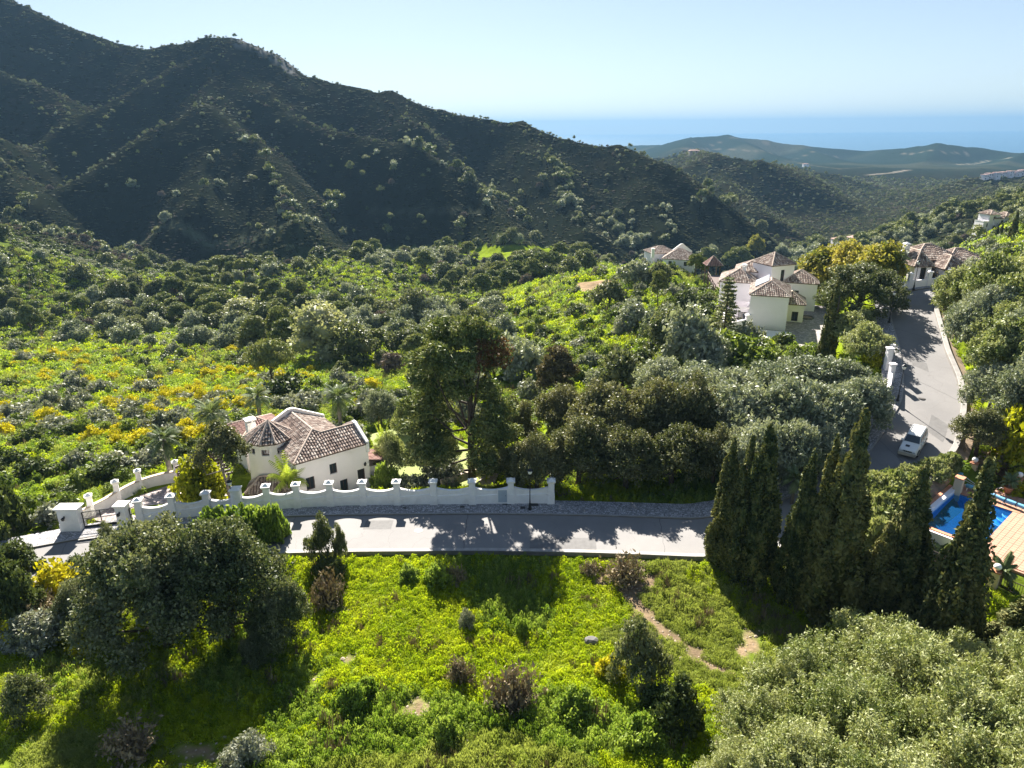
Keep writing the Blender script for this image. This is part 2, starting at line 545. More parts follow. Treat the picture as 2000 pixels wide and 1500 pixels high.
def m_tile(name, cols, streak=(.06, .045, .04)):
    m, t, b = nodes(name)
    g = N(t, 'ShaderNodeNewGeometry')
    n = noise(t, .7, 4)
    a = N(t, 'ShaderNodeMath', operation='MULTIPLY_ADD')
    t.links.new(g.outputs['Random Per Island'], a.inputs[0])
    a.inputs[1].default_value = .8
    s = N(t, 'ShaderNodeMath', operation='MULTIPLY')
    t.links.new(n, s.inputs[0])
    s.inputs[1].default_value = .4
    t.links.new(s.outputs[0], a.inputs[2])
    c = ramp(t, a.outputs[0], [(.12 + .8 * i / (len(cols) - 1), q) for i, q in enumerate(cols)])
    n2 = noise(t, 3, 5, .7)
    c = mixc(t, ramp(t, n2, [(.5, (0, 0, 0)), (.72, (.75, .75, .75))]), c, streak)
    t.links.new(c, b.inputs['Base Color'])
    b.inputs['Roughness'].default_value = .9
    return m
M['rooftile'] = m_tile('barrel_roof_tile', [(.14, .08, .06), (.26, .15, .11), (.38, .24, .17), (.5, .38, .3)])
M['roofbase'] = m_plain('roof_channel', (.09, .06, .05), .95, .3, 2)
M['redroof'] = m_tile('red_roof_tile', [(.2, .09, .07), (.28, .12, .09), (.32, .15, .11)], (.12, .06, .05))

G = {}
G['oak'] = m_leaf('oak_leaf', [(0.039, 0.059, 0.022), (0.072, 0.095, 0.037), (0.121, 0.143, 0.062), (0.217, 0.227, 0.128)], .28, .5, .35, .7)
G['oak_warm'] = m_leaf('cork_oak_leaf', [(0.047, 0.062, 0.022), (0.087, 0.103, 0.038), (0.134, 0.143, 0.06), (0.202, 0.196, 0.101)], .25, .5, .4, .5)
G['olive'] = m_leaf('olive_leaf', [(0.098, 0.127, 0.067), (0.16, 0.191, 0.118), (0.248, 0.275, 0.188), (0.355, 0.373, 0.275)], .22, .5, .35, .7)
G['olive_near'] = m_leaf('green_olive_leaf', [(0.082, 0.116, 0.033), (0.156, 0.196, 0.063), (0.253, 0.283, 0.111), (0.372, 0.387, 0.199)], .28, .5, .35, .6)
G['cypress'] = m_leaf('cypress_spray', [(0.026, 0.042, 0.02), (0.053, 0.07, 0.028), (0.102, 0.117, 0.042), (0.178, 0.172, 0.064)], .15, .7, .15, 1.2)
G['pine'] = m_leaf('pine_needles', [(0.047, 0.074, 0.025), (0.09, 0.124, 0.038), (0.16, 0.189, 0.061), (0.237, 0.246, 0.09)], .2, .6, .3, .5)
G['pine_brown'] = m_leaf('scorched_pine_needles', [(0.07, 0.045, 0.02), (0.13, 0.075, 0.035), (0.19, 0.1, 0.05)], .25, .7, .2, .5)
G['pine_dry'] = m_leaf('dull_pine_needles', [(0.065, 0.058, 0.031), (0.104, 0.088, 0.047), (0.15, 0.124, 0.068)], .2, .7, .2, .5)
G['shrub'] = m_leaf('mastic_leaf', [(0.044, 0.069, 0.015), (0.081, 0.119, 0.025), (0.138, 0.188, 0.037), (0.213, 0.263, 0.056)], .35, .5, .35, .25)
G['scrub_dark'] = m_leaf('dark_scrub_leaf', [(0.036, 0.055, 0.02), (0.065, 0.09, 0.029), (0.107, 0.13, 0.045)], .25, .6, .3, .2)
G['grey'] = m_leaf('grey_scrub_leaf', [(0.103, 0.121, 0.079), (0.156, 0.175, 0.121), (0.229, 0.242, 0.181), (0.314, 0.32, 0.253)], .2, .6, .3, .4)
G['gorse'] = m_leaf('gorse_bloom', [(.08,.11,.015),(.28,.27,.012),(.50,.44,.012),(.60,.52,.02)], .3, .7, .2, .9)
G['yellowbush'] = m_leaf('yellow_green_leaf', [(0.1, 0.13, 0.01), (0.24, 0.26, 0.012), (0.4, 0.4, 0.02)], .4, .5, .3, .8)
G['autumn'] = m_leaf('ochre_leaf', [(.085,.11,.03),(.17,.185,.04),(.29,.265,.05),(.40,.345,.09)], .4, .6, .2, .35)
G['pale'] = m_leaf('pale_blossom_leaf', [(0.204, 0.228, 0.12), (0.312, 0.324, 0.18), (0.408, 0.408, 0.252)], .3, .6, .2, .4)
G['palm'] = m_leaf('palm_frond', [(0.058, 0.085, 0.029), (0.104, 0.143, 0.052), (0.182, 0.221, 0.098)], .25, .4, .45, .8)
G['banana'] = m_leaf('strelitzia_leaf', [(0.1, 0.16, 0.02), (0.22, 0.29, 0.035), (0.36, 0.42, 0.07)], .45, .4, .4, .8)
G['brown'] = m_leaf('dead_twig', [(.11,.08,.05),(.18,.14,.09),(.26,.21,.14)], .1, .9, .1, .8)
G['grass'] = m_leaf('wood_sorrel', [(.12,.19,.008),(.215,.305,.011),(.31,.40,.014),(.40,.455,.022)], .5, .55, .25, .33)
G['weed'] = m_leaf('green_weed', [(0.066, 0.121, 0.015), (0.121, 0.198, 0.024), (0.198, 0.286, 0.044), (0.286, 0.363, 0.077)], .42, .55, .25, .5)
G['palegrass'] = m_leaf('pale_grass', [(0.14, 0.19, 0.04), (0.22, 0.27, 0.06), (0.3, 0.34, 0.1)], .4, .6, .2, .5)
G['purple'] = m_leaf('bare_winter_tree', [(0.078, 0.065, 0.058), (0.13, 0.104, 0.091), (0.195, 0.156, 0.137)], .1, .9, .1, .3)

def m_land():
    m, t, b = nodes('hillside_ground')
    at = N(t, 'ShaderNodeAttribute', attribute_name='tint')
    g = N(t, 'ShaderNodeNewGeometry')
    n = noise(t, .9, 6, .65)
    n2 = noise(t, .11, 5, .6)
    n3 = noise(t, 5, 3, .6)
    v = ramp(t, n, [(.3, (.6, .6, .6)), (.7, (1.2, 1.2, 1.2))])
    c = mixc(t, 1.0, at.outputs['Color'], v, 'MULTIPLY')
    c = mixc(t, ramp(t, n2, [(.55, (0, 0, 0)), (.72, (.55, .55, .55))]), c, mixc(t, 1.0, c, (1.3, 1.15, 1.0), 'MULTIPLY'))
    c = mixc(t, .5, c, ramp(t, n3, [(.3, (.7, .7, .7)), (.7, (1.2, 1.2, 1.2))]), 'MULTIPLY')
    vo = N(t, 'ShaderNodeTexVoronoi'); vo.inputs['Scale'].default_value = .11; t.links.new(g.outputs['Position'], vo.inputs['Vector'])
    c = mixc(t, 1.0, c, ramp(t, vo.outputs['Distance'], [(.15, (.72, .72, .72)), (.6, (1.1, 1.1, 1.1))]), 'MULTIPLY')
    t.links.new(c, b.inputs['Base Color'])
    b.inputs['Roughness'].default_value = .95
    b.inputs['Specular IOR Level'].default_value = 0
    bump(t, b, n, .7, .35)
    return m
M['land'] = m_land()

def m_sea():
    m, t, b = nodes('sea')
    b.inputs['Base Color'].default_value = (.015, .075, .14, 1)
    b.inputs['Roughness'].default_value = .32
    b.inputs['IOR'].default_value = 1.33
    bump(t, b, noise(t, .02, 6, .7), .35, 6)
    return m
M['sea'] = m_sea()
M['lawn'] = m_plain('mown_lawn', (.20, .235, .055), .9, .18, .6, bump_s=.6)
M['lawn_bright'] = m_plain('bright_lawn', (.17, .24, .02), .9, .15, .6, bump_s=.6)

# ------------------------------------------------------------------ mesh helpers
def mesh(name, V, F, mats, mi=None, smooth_=False):
    """V: (n,3); F: list of faces, or an (m,k) integer array"""
    me = bpy.data.meshes.new(name)
    V = np.asarray(V, np.float32).reshape(-1, 3)
    me.vertices.add(len(V))
    me.vertices.foreach_set('co', V.ravel())
    if isinstance(F, np.ndarray):
        k = F.shape[1]
        me.loops.add(F.size)
        me.loops.foreach_set('vertex_index', F.astype(np.int32).ravel())
        me.polygons.add(len(F))
        me.polygons.foreach_set('loop_start', np.arange(0, F.size, k, dtype=np.int32))
        me.polygons.foreach_set('loop_total', np.full(len(F), k, np.int32))
        nf = len(F)
    else:
        tot = np.array([len(f) for f in F], np.int32)
        idx = np.array([i for f in F for i in f], np.int32)
        me.loops.add(len(idx))
        me.loops.foreach_set('vertex_index', idx)
        me.polygons.add(len(F))
        me.polygons.foreach_set('loop_start', np.r_[0, np.cumsum(tot)[:-1]].astype(np.int32))
        me.polygons.foreach_set('loop_total', tot)
        nf = len(F)
    for m in (mats if isinstance(mats, (list, tuple)) else [mats]):
        me.materials.append(m)
    if mi is not None:
        me.polygons.foreach_set('material_index', np.asarray(mi, np.int32))
    me.polygons.foreach_set('use_smooth', np.full(nf, bool(smooth_)))
    me.update(calc_edges=True)
    return me

class MB:
    """collects shapes for one mesh"""
    def __init__(s):
        s.v, s.f, s.m = [], [], []
        s.n = 0
    def add(s, V, F, m=0):
        V = np.asarray(V, float).reshape(-1, 3)
        s.v.append(V)
        for f in F:
            s.f.append([int(i) + s.n for i in f])
            s.m.append(m)
        s.n += len(V)
        return s
    def box(s, c, size, rot=0, m=0, taper=1.0):
        x, y, z = (q / 2 for q in size)
        V = np.array([(-x, -y, -z), (x, -y, -z), (x, y, -z), (-x, y, -z), (-x * taper, -y * taper, z), (x * taper, -y * taper, z), (x * taper, y * taper, z), (-x * taper, y * taper, z)])
        ca, sa = math.cos(rot), math.sin(rot)
        W = V.copy()
        W[:, 0] = V[:, 0] * ca - V[:, 1] * sa
        W[:, 1] = V[:, 0] * sa + V[:, 1] * ca
        return s.add(W + np.asarray(c, float), [(0, 3, 2, 1), (4, 5, 6, 7), (0, 1, 5, 4), (1, 2, 6, 5), (2, 3, 7, 6), (3, 0, 4, 7)], m)
    def bar(s, a, b, w, h=None, m=0):
        """rectangular bar between two points"""
        a, b = np.asarray(a, float), np.asarray(b, float)
        h = h or w
        d = b - a
        L = np.linalg.norm(d)
        d = d / max(L, 1e-9)
        up = np.array([0, 0, 1.0]) if abs(d[2]) < .95 else np.array([1.0, 0, 0])
        r = np.cross(d, up); r /= np.linalg.norm(r)
        q = np.cross(r, d)
        V = [p + r * i * w / 2 + q * j * h / 2 for p in (a, b) for i, j in ((-1, -1), (1, -1), (1, 1), (-1, 1))]
        return s.add(V, [(3, 2, 1, 0), (4, 5, 6, 7), (0, 1, 5, 4), (1, 2, 6, 5), (2, 3, 7, 6), (3, 0, 4, 7)], m)
    def tube(s, pts, rad, n=8, m=0, cap=True):
        pts = np.asarray(pts, float)
        rad = np.broadcast_to(rad, (len(pts),))
        V, F = [], []
        for i, p in enumerate(pts):
            d = pts[min(i + 1, len(pts) - 1)] - pts[max(i - 1, 0)]
            d /= np.linalg.norm(d) + 1e-9
            a = np.cross(d, (0, 0, 1.0)) if abs(d[2]) < .9 else np.cross(d, (0, 1.0, 0))
            a /= np.linalg.norm(a) + 1e-9
            b = np.cross(d, a)
            for k in range(n):
                t = 2 * math.pi * k / n
                V.append(p + rad[i] * (a * math.cos(t) + b * math.sin(t)))
        for i in range(len(pts) - 1):
            for k in range(n):
                k2 = (k + 1) % n
                F.append((i * n + k, i * n + k2, (i + 1) * n + k2, (i + 1) * n + k))
        if cap:
            F.append(tuple(range(n))[::-1])
            F.append(tuple((len(pts) - 1) * n + k for k in range(n)))
        return s.add(V, F, m)
    def prism(s, poly, z0, z1, m=0):
        """vertical prism over an outline; z0, z1 numbers or per-vertex lists"""
        n = len(poly)
        z0 = np.broadcast_to(z0, (n,)); z1 = np.broadcast_to(z1, (n,))
        V = [(p[0], p[1], z0[i]) for i, p in enumerate(poly)] + [(p[0], p[1], z1[i]) for i, p in enumerate(poly)]
        ar = sum(poly[i][0] * poly[(i + 1) % n][1] - poly[(i + 1) % n][0] * poly[i][1] for i in range(n))
        F = [tuple(range(n))[::-1], tuple(range(n, 2 * n))] + [(i, (i + 1) % n, n + (i + 1) % n, n + i) for i in range(n)]
        if ar < 0:
            F = [f[::-1] for f in F]
        return s.add(V, F, m)
    def lathe(s, c, prof, n=12, m=0):
        V, F = [], []
        for r, z in prof:
            for k in range(n):
                t = 2 * math.pi * k / n
                V.append((c[0] + r * math.cos(t), c[1] + r * math.sin(t), c[2] + z))
        for i in range(len(prof) - 1):
            for k in range(n):
                k2 = (k + 1) % n
                F.append((i * n + k, i * n + k2, (i + 1) * n + k2, (i + 1) * n + k))
        F.append(tuple(range(n))[::-1]); F.append(tuple((len(prof) - 1) * n + k for k in range(n)))
        return s.add(V, F, m)
    def build(s, name, mats, parent=None, smooth_=False):
        V = np.vstack(s.v)
        if parent is not None:
            V = V - np.array(base_of(parent))
        return link(name, mesh(name, V, s.f, mats, s.m, smooth_), parent)

def base_of(o):
    p = Vector((0, 0, 0))
    while o is not None:
        p += o.location
        o = o.parent
    return p

def link(name, data, parent=None, loc=None):
    o = bpy.data.objects.new(name, data)
    COL.objects.link(o)
    if parent is not None:
        o.parent = parent
    if loc is not None:
        o.location = loc
    return o

def tag(o, label=None, cat=None, group=None, kind=None):
    for k, v in (('label', label), ('category', cat), ('group', group), ('kind', kind)):
        if v:
            o[k] = v
    return o

def thing(name, label, cat, loc=(0, 0, 0), group=None):
    o = bpy.data.objects.new(name, None)
    COL.objects.link(o)
    o.location = loc
    o.empty_display_size = .3
    return tag(o, label, cat, group)

def grid_faces(nr, nc):
    i = np.arange(nr - 1)[:, None] * nc + np.arange(nc - 1)[None]
    i = i.ravel()
    return np.stack([i, i + 1, i + nc + 1, i + nc], 1)

M['rooftile'] = m_tile('barrel_roof_tile', [(.12, .085, .07), (.22, .155, .125), (.34, .255, .21), (.50, .43, .37)])
M['redroof'] = m_tile('red_roof_tile', [(.22, .12, .10), (.31, .18, .15), (.38, .24, .2)], (.13, .08, .07))

M['clod'] = m_plain('earth_clod', (.30, .24, .18), .95, .4, 4)

M['iron2'] = m_plain('cast_iron', (.07, .065, .06), .6, .2, 4, metal=.5)

G['maquis'] = m_leaf('shaded_maquis_leaf', [(.011,.018,.008),(.024,.032,.014),(.050,.056,.027),(.11,.11,.062)], .2, .8, .1, .05)  # darker scrub leaf, the mountain's shade put into its colour
# ------------------------------------------------------------------ flat ground round the houses (declared before the land is made)
Y_drive = unp([(150,1010,-1.1),(185,1000,-1.2),(330,948,-1.9),(420,930,-2.2),(470,960,-1.8),(400,985,-1.4),(300,1010,-1.0),(250,1030,-.9)])
yard(Y_drive, None, 1.5)
Y_villa = unp([(440,940,-2.3),(640,965,-2.3),(820,958,-2.3),(960,950,-2.2),(960,905,-2.2),(800,880,-2.3),(700,860,-2.3),(560,880,-2.3)])
yard(Y_villa, -2.3, 3)
Y_court = unp([(1420,640,1.2),(1460,655,1.2),(1545,672,1.2),(1600,700,1.2),(1640,690,1.2),(1620,600,1.2),(1540,590,1.2),(1440,600,1.2)])
yard(Y_court, 1.2, 4)
Y_lawn2 = unp([(1385,640,.4),(1425,655,.4),(1430,600,.4),(1400,590,.4)])
yard(Y_lawn2, .4, 3)
POOL_Z = 1.15
def PP(u, v, z=POOL_Z):
    return P(u, v, z)
Y_terr = np.array([PP(1862,955), PP(1905,925), PP(2100,990), PP(2200,1180), PP(1995,1165), PP(1925,1140), PP(1905,1100)])
yard(Y_terr, POOL_Z - .25, 2.0)
Y_pool = np.array([PP(1868, 948), PP(1782, 1022), PP(1915, 1130), PP(1990, 1003)])
yard(Y_pool, POOL_Z - 2.0, .9)
Y_hill = unp([(1745,560,10.4),(1850,552,10.8),(1900,530,11),(1900,515,11),(1760,520,11),(1740,540,10.6)])
yard(Y_hill, 10.7, 5)

# ------------------------------------------------------------------ land
NR, NC = 620, 470
_r = np.r_[np.geomspace(11, 420, 380), np.geomspace(420, 7200, NR - 380 + 1)[1:]]
_a = np.radians(np.linspace(-62, 62, NC))
RR, AA = np.meshgrid(_r, _a, indexing='ij')
LX, LY = RR * np.sin(AA), RR * np.cos(AA)
LZ = H(LX, LY)

LANE = ((1150,1110),(1290,1120),(1265,1190),(1290,1240),(1350,1280),(1395,1370),(1370,1375),(1310,1290),(1240,1235),(1225,1170),(1150,1135))
TRACK = np.array([ground(u, v) for u, v in ((1222,1128),(1232,1165),(1262,1205),(1300,1235),(1345,1262),(1372,1290),(1420,1310))])
def zone_tint(x, y, z):
    """albedo of the ground cover itself: sorrel meadow, scrub, woodland floor, hay-coloured ledges"""
    r = np.hypot(x, y)
    n = fbm(x / 25, y / 25, 4)
    n2 = fbm(x / 7 + 9, y / 7, 3)
    grass = np.array([.16, .215, .014]); green = np.array([.075, .105, .018]); scrub = np.array([.011, .014, .008]); soil = np.array([.17, .125, .08]); hay = np.array([.15, .13, .06])
    c = np.ones(x.shape + (3,)) * grass
    u, v = proj(x, y, z)
    wood = sstep(.47, .6, n) * .6
    c = c * (1 - wood[..., None]) + green * wood[..., None]
    # darker ground in the wood; on the mountain shade is put into its colour
    k = sstep(190, 270, r)[..., None]
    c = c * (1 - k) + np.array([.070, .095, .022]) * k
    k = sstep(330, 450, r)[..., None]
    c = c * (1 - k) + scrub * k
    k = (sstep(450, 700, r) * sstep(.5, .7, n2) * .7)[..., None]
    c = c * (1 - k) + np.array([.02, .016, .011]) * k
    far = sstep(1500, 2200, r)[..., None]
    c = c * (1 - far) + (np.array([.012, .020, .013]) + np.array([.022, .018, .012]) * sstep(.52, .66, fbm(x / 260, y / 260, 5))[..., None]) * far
    # open grassy ledge on the far side of the valley, and the clearing on the spur
    for poly in (((1130,520),(1060,520),(960,515),(880,500),(900,480),(1040,478),(1140,492)), ((740,500),(840,500),(850,488),(740,488)), ((1300,520),(1080,540),(960,600),(980,720),(1100,700),(1290,560)), ((1240,700),(1440,760),(1480,700),(1290,690))):
        ins = in_poly(u, v, poly) & (r < 520)
        c[ins] = c[ins] * .15 + grass * .85
    ins = in_poly(u, v, ((1115,570),(1130,552),(1200,545),(1215,560),(1160,572))) & (r < 300)
    c[ins] = soil * 1.5
    near = (1 - sstep(62, 70, r))
    bare = sstep(.80, .90, fbm(x / 2.6 + 5, y / 2.6 + 3, 3))
    lane = in_poly(u, v, LANE)
    dt, _ = poly_dist(x, y, TRACK)
    bare = np.maximum(bare, (1 - sstep(.25, .8, dt + 1.1 * (fbm(x * 1.2, y * 1.2, 2) - .5))) * near)
    bare = np.maximum(bare, lane * sstep(.40, .5, fbm(x / 2.6 + 5, y / 2.6 + 3, 3))) * near
    under = np.array([.09, .125, .014])
    c = c * (1 - near[..., None] * .75) + under * near[..., None] * .75
    c = c * (1 - bare[..., None]) + soil * 1.25 * bare[..., None]
    ins = in_poly(u, v, ((1880,480),(1950,480),(1940,465),(1800,470))) & (r < 300)
    return c
LINES = []
for pts, w, col in (([(120,478),(250,480),(400,474),(470,468),(540,450),(590,432)], 2.4, (.07,.08,.05)), ([(720,412),(800,414),(870,412),(940,418)], 2.0, (.04,.045,.03)),
                    ([(1330,292),(1400,290),(1480,296),(1580,300),(1640,306)], 4, (.09,.08,.06)), ([(1695,342),(1740,338),(1776,332)], 5, (.22,.19,.16)), ([(1560,318),(1640,330),(1700,326)], 4, (.08,.07,.05)),
                    ([(1870,322),(1930,315),(1995,308)], 5, (.18,.16,.12)), ([(1760,300),(1830,296),(1900,298)], 4, (.1,.09,.07)), ([(1345,275),(1420,272),(1500,280)], 4, (.08,.07,.05))):
    LINES.append((np.array([ground(u, v) for u, v in pts]), w, np.array(col)))
_GREY = ((445,66),(500,72),(560,108),(582,150),(560,142),(520,112),(455,88))
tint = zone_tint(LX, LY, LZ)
for pts, w, col in LINES:
    d, _ = poly_dist(LX, LY, pts)
    k = (1 - sstep(w * .6, w * 1.5, d))[..., None]
    tint = tint * (1 - k) + col * k
_u, _v = proj(LX, LY, LZ)
_k = in_poly(_u, _v, _GREY) & (np.hypot(LX, LY) < 1100)
tint[_k] = np.array([.13, .13, .125]) * (.6 + .8 * fbm(LX[_k] / 7, LY[_k] / 7, 3))[:, None]
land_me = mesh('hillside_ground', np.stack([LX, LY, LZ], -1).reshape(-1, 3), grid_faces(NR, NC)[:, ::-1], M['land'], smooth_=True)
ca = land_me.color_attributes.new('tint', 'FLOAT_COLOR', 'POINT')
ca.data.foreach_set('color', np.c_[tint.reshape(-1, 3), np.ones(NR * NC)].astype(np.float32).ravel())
land = tag(link('hillside_ground', land_me), 'hills and valley floor rolling down to the sea', kind='structure')

s = 38000
sea = tag(link('sea', mesh('sea', [(-s, -14000, -148), (s, -14000, -148), (s, 21000, -148), (-s, 21000, -148)], [(0, 1, 2, 3)], M['sea'])), kind='structure')

m, t, b = nodes('haze')
t.nodes.remove(b)
pv = N(t, 'ShaderNodeVolumePrincipled')
pv.inputs['Color'].default_value = (.135, .245, .375, 1)
HAZE_D = 1.2e-4
pv.inputs['Density'].default_value = HAZE_D
pv.inputs['Anisotropy'].default_value = .2
t.links.new(pv.outputs[0], t.nodes['Material Output'].inputs['Volume'])
M['haze'] = m
hz = MB(); hz.box((0, 3500, 36), (78000, 36000, 380))
haze = tag(hz.build('haze', m), 'thin blue air over the valley and the sea', kind='stuff')
# ------------------------------------------------------------------ roads, pavements and kerbs
def strip(L, R, dz=0, mat='asphalt', name='road', label=None, cross=1):
    n = len(L)
    rows = [L * (1 - k / cross) + R * (k / cross) for k in range(cross + 1)]
    V = np.stack(rows, 1).reshape(-1, 3).copy()
    V[:, 2] += dz
    return tag(link(name, mesh(name, V, grid_faces(n, cross + 1)[:, ::-1], M[mat])), label, kind='structure')

def profile(line, offs, mat, name, kind='structure', mi=None, label=None):
    """sweep a section [(offset to the right, height)] along a line"""
    n = len(line)
    rows = []
    for o, h in offs:
        q = offset(line, o)
        q[:, 2] = line[:, 2] + h
        rows.append(q)
    V = np.stack(rows, 1).reshape(-1, 3)
    F = grid_faces(n, len(offs))[:, ::-1]
    me = mesh(name, V, F, mat, None if mi is None else np.tile(mi, n - 1))
    return tag(link(name, me), label, kind=kind)

strip(ROAD_L, ROAD_R, 0, 'asphalt', 'road', cross=3)
NB = 178
walk_w = np.interp(np.arange(len(ROAD_L)), [0, 85, 100, 150, 180, 202], [2.4, 2.4, 2.5, 2.2, 1.6, 1.4])
wk_in, wk_out = offset(ROAD_L, -.14), np.array([offset(ROAD_L, -w)[i] for i, w in enumerate(walk_w)])
strip(wk_out, wk_in, .135, 'pebble', 'pavement', cross=2)
profile(ROAD_L, [(-.16, .139), (-.02, .139), (0.0, .125), (0.012, -.05)], [M['kerb'], M['kerb_shade']], 'kerb', mi=[0, 0, 1])  # upright faces take the concrete with shade in its colour
profile(ROAD_R[:96], [(-.45, .004), (0.0, .03), (0.02, -.42), (.36, -.43), (.38, -1.4)], [M['kerb'], M['kerb_shade']], 'kerb', mi=[0, 1, 0, 1])
profile(ROAD_R[96:], [(-.03, -.1), (0.0, .36), (.03, .40), (.50, .40), (.52, -.6)], [M['kerb'], M['kerb_shade']], 'kerb', mi=[1, 0, 0, 0])
# wild verge of trodden earth behind the upper kerb
g_ = offset(ROAD_R[100:178], .5); g2_ = offset(ROAD_R[100:178], 1.5)
g_[:, 2] += .2; g2_[:, 2] = H(g2_[:, 0], g2_[:, 1]) + .05
strip(g_, g2_, 0, 'soil', 'path', cross=2)

def plane_z(poly):
    A = np.c_[poly[:, :2], np.ones(len(poly))]
    return np.linalg.lstsq(A, poly[:, 2], rcond=None)[0]
def sheet(poly, z, mat, name, dz=.05):
    pl = plane_z(poly) if z is None else (0, 0, z)
    V = [(p[0], p[1], p[0] * pl[0] + p[1] * pl[1] + pl[2] + dz) for p in poly]
    ar = sum(poly[i][0] * poly[(i + 1) % len(poly)][1] - poly[(i + 1) % len(poly)][0] * poly[i][1] for i in range(len(poly)))
    f = list(range(len(poly)))
    return tag(link(name, mesh(name, V, [f if ar > 0 else f[::-1]], M[mat])), kind='structure')
sheet(Y_drive, None, 'paver', 'driveway')
# concrete apron between the gate and the road
ap = unp([(165,1046,-.86),(240,1034,-.74),(290,1026,-.62),(300,1034,-.5),(190,1050,-.64),(150,1056,-.74)])
sheet(ap, None, 'kerb', 'driveway', .03)
sheet(Y_court, 1.2, 'court', 'courtyard')
sheet(unp([(1545,672,1.24),(1598,700,1.5),(1700,730,3.6),(1738,735,4.8),(1742,752,4.6),(1690,760,3.5),(1600,722,1.5)]), None, 'kerb', 'driveway', .25)

# dark covers let into the pavement
for i, (u, v, w, d) in enumerate([(990,983.5,.8,.45),(1043,985,.75,.6),(1021,991.5,.42,.42),(903,990,.4,.3),(790,992,.3,.25)]):
    p = P(u, v, .14)
    mb = MB(); mb.box((p[0], p[1], .148), (w, d, .012))
    mb.box((p[0], p[1], .158), (w * .8, .03, .006)); mb.box((p[0], p[1] + d * .25, .158), (w * .8, .03, .006))
    tag(mb.build('utility_cover', M['void']), ['large dark cover in the pavement below the pale blue wall panel','dark square cover in the pavement right of the lamp post foot','small dark cover between the wall panel and the lamp post','small dark cover in pebbled pavement, second from the left','smallest dark cover in pebbled pavement, leftmost'][i], 'cover', 'covers in the pebbled pavement')

# repairs, seams and a manhole in the asphalt
M['patch'] = m_plain('old_asphalt_patch', (.135, .13, .128), .9, .15, 2, bump_s=.3)
M['tar'] = m_plain('tar_seam', (.06, .058, .058), .6, .2, 3)
def road_pt(i, t, dz):
    q = ROAD_L[i] * (1 - t) + ROAD_R[i] * t
    return q + [0, 0, dz]
for i0, i1, t0, t1 in ((28, 33, .55, .8), (52, 55, .15, .4), (70, 77, .62, .92), (104, 108, .3, .6), (128, 133, .55, .85), (146, 149, .2, .5)):
    V = []
    for k in range(i0, i1 + 1): V += [road_pt(k, t0, .005), road_pt(k, t1, .005)]
    tag(link('road_patch', mesh('road_patch', V, [(2 * k, 2 * k + 1, 2 * k + 3, 2 * k + 2) for k in range(i1 - i0)], M['patch'])), kind='structure')
for i in (20, 44, 63, 84, 118, 141, 160):
    V = []
    for k in range(13):
        t = k / 12; j = .05 * math.sin(k * 1.9 + i)
        a_ = road_pt(i, t, .009); b_ = road_pt(i + 1, t, .009); e_ = (b_ - a_) / max(np.linalg.norm(b_ - a_), .01)
        V += [a_ + e_ * j, a_ + e_ * (j + .045)]
    tag(link('road_seam', mesh('road_seam', V, [(2 * k, 2 * k + 1, 2 * k + 3, 2 * k + 2) for k in range(12)], M['tar'])), kind='structure')
for i, t, lab in ((58, .45, 'round iron manhole in the road below the villa'), (136, .35, 'round iron manhole in the climbing road above the car')):
    q = road_pt(i, t, 0); mb = MB(); mb.lathe(q, [(.36, .004), (.36, .012), (.02, .014)], 20); mb.lathe(q, [(.27, .014), (.27, .019), (.02, .02)], 16)
    tag(mb.build('manhole', M['iron2']), lab, 'manhole')

# ------------------------------------------------------------------ white perimeter wall with pillars
def wp(u, v, z):
    return P(u, v, z)
PIL = [(278,1021,-.62),(342,1012,-.42),(409,1006,-.22),(467,1001,0),(525,993,.12),(583,989.5,.13),(647,986.5,.13),(711,984.5,.13),(777,984,.13),(848,983,.13),(923,982.5,.13),(998,981.5,.13),(1076,981.5,.13)]
pil_w = [P(*q) for q in PIL]
wall = thing('perimeter_wall', 'long white roadside garden wall with scalloped top and thirteen pillars', 'wall', tuple(pil_w[6]))

def pillar(parent, p, w=.62, h=2.2, rot=0, round_=False, name='pillar', d=None):
    d = d or w
    mb = MB()
    x, y, z = p
    if round_:
        mb.lathe((x, y, z - .3), [(w * .98, 0), (w * .9, .9), (w * .72, 1.6), (w * .66, h + .3)], 18)
    else:
        mb.box((x, y, z + .35), (w * 1.12, d * 1.12, 1.3), rot, taper=.93)
        mb.box((x, y, z + 1 + (h - 1) / 2), (w * .96, d * .96, h - 1), rot, taper=.9)
    o = mb.build(name, M['stucco'], parent)
    cp = MB()
    cp.box((x, y, z + h + .05), (w * 1.12, d * 1.12, .1), rot, taper=1.1)
    cp.box((x, y, z + h + .15), (w * 1.3, d * 1.3, .1), rot)
    cp.box((x, y, z + h + .20 + .11), (w * 1.12, d * 1.12, .22), rot, taper=.12)
    cp.build('cap', M['stone_white'], o)
    return o

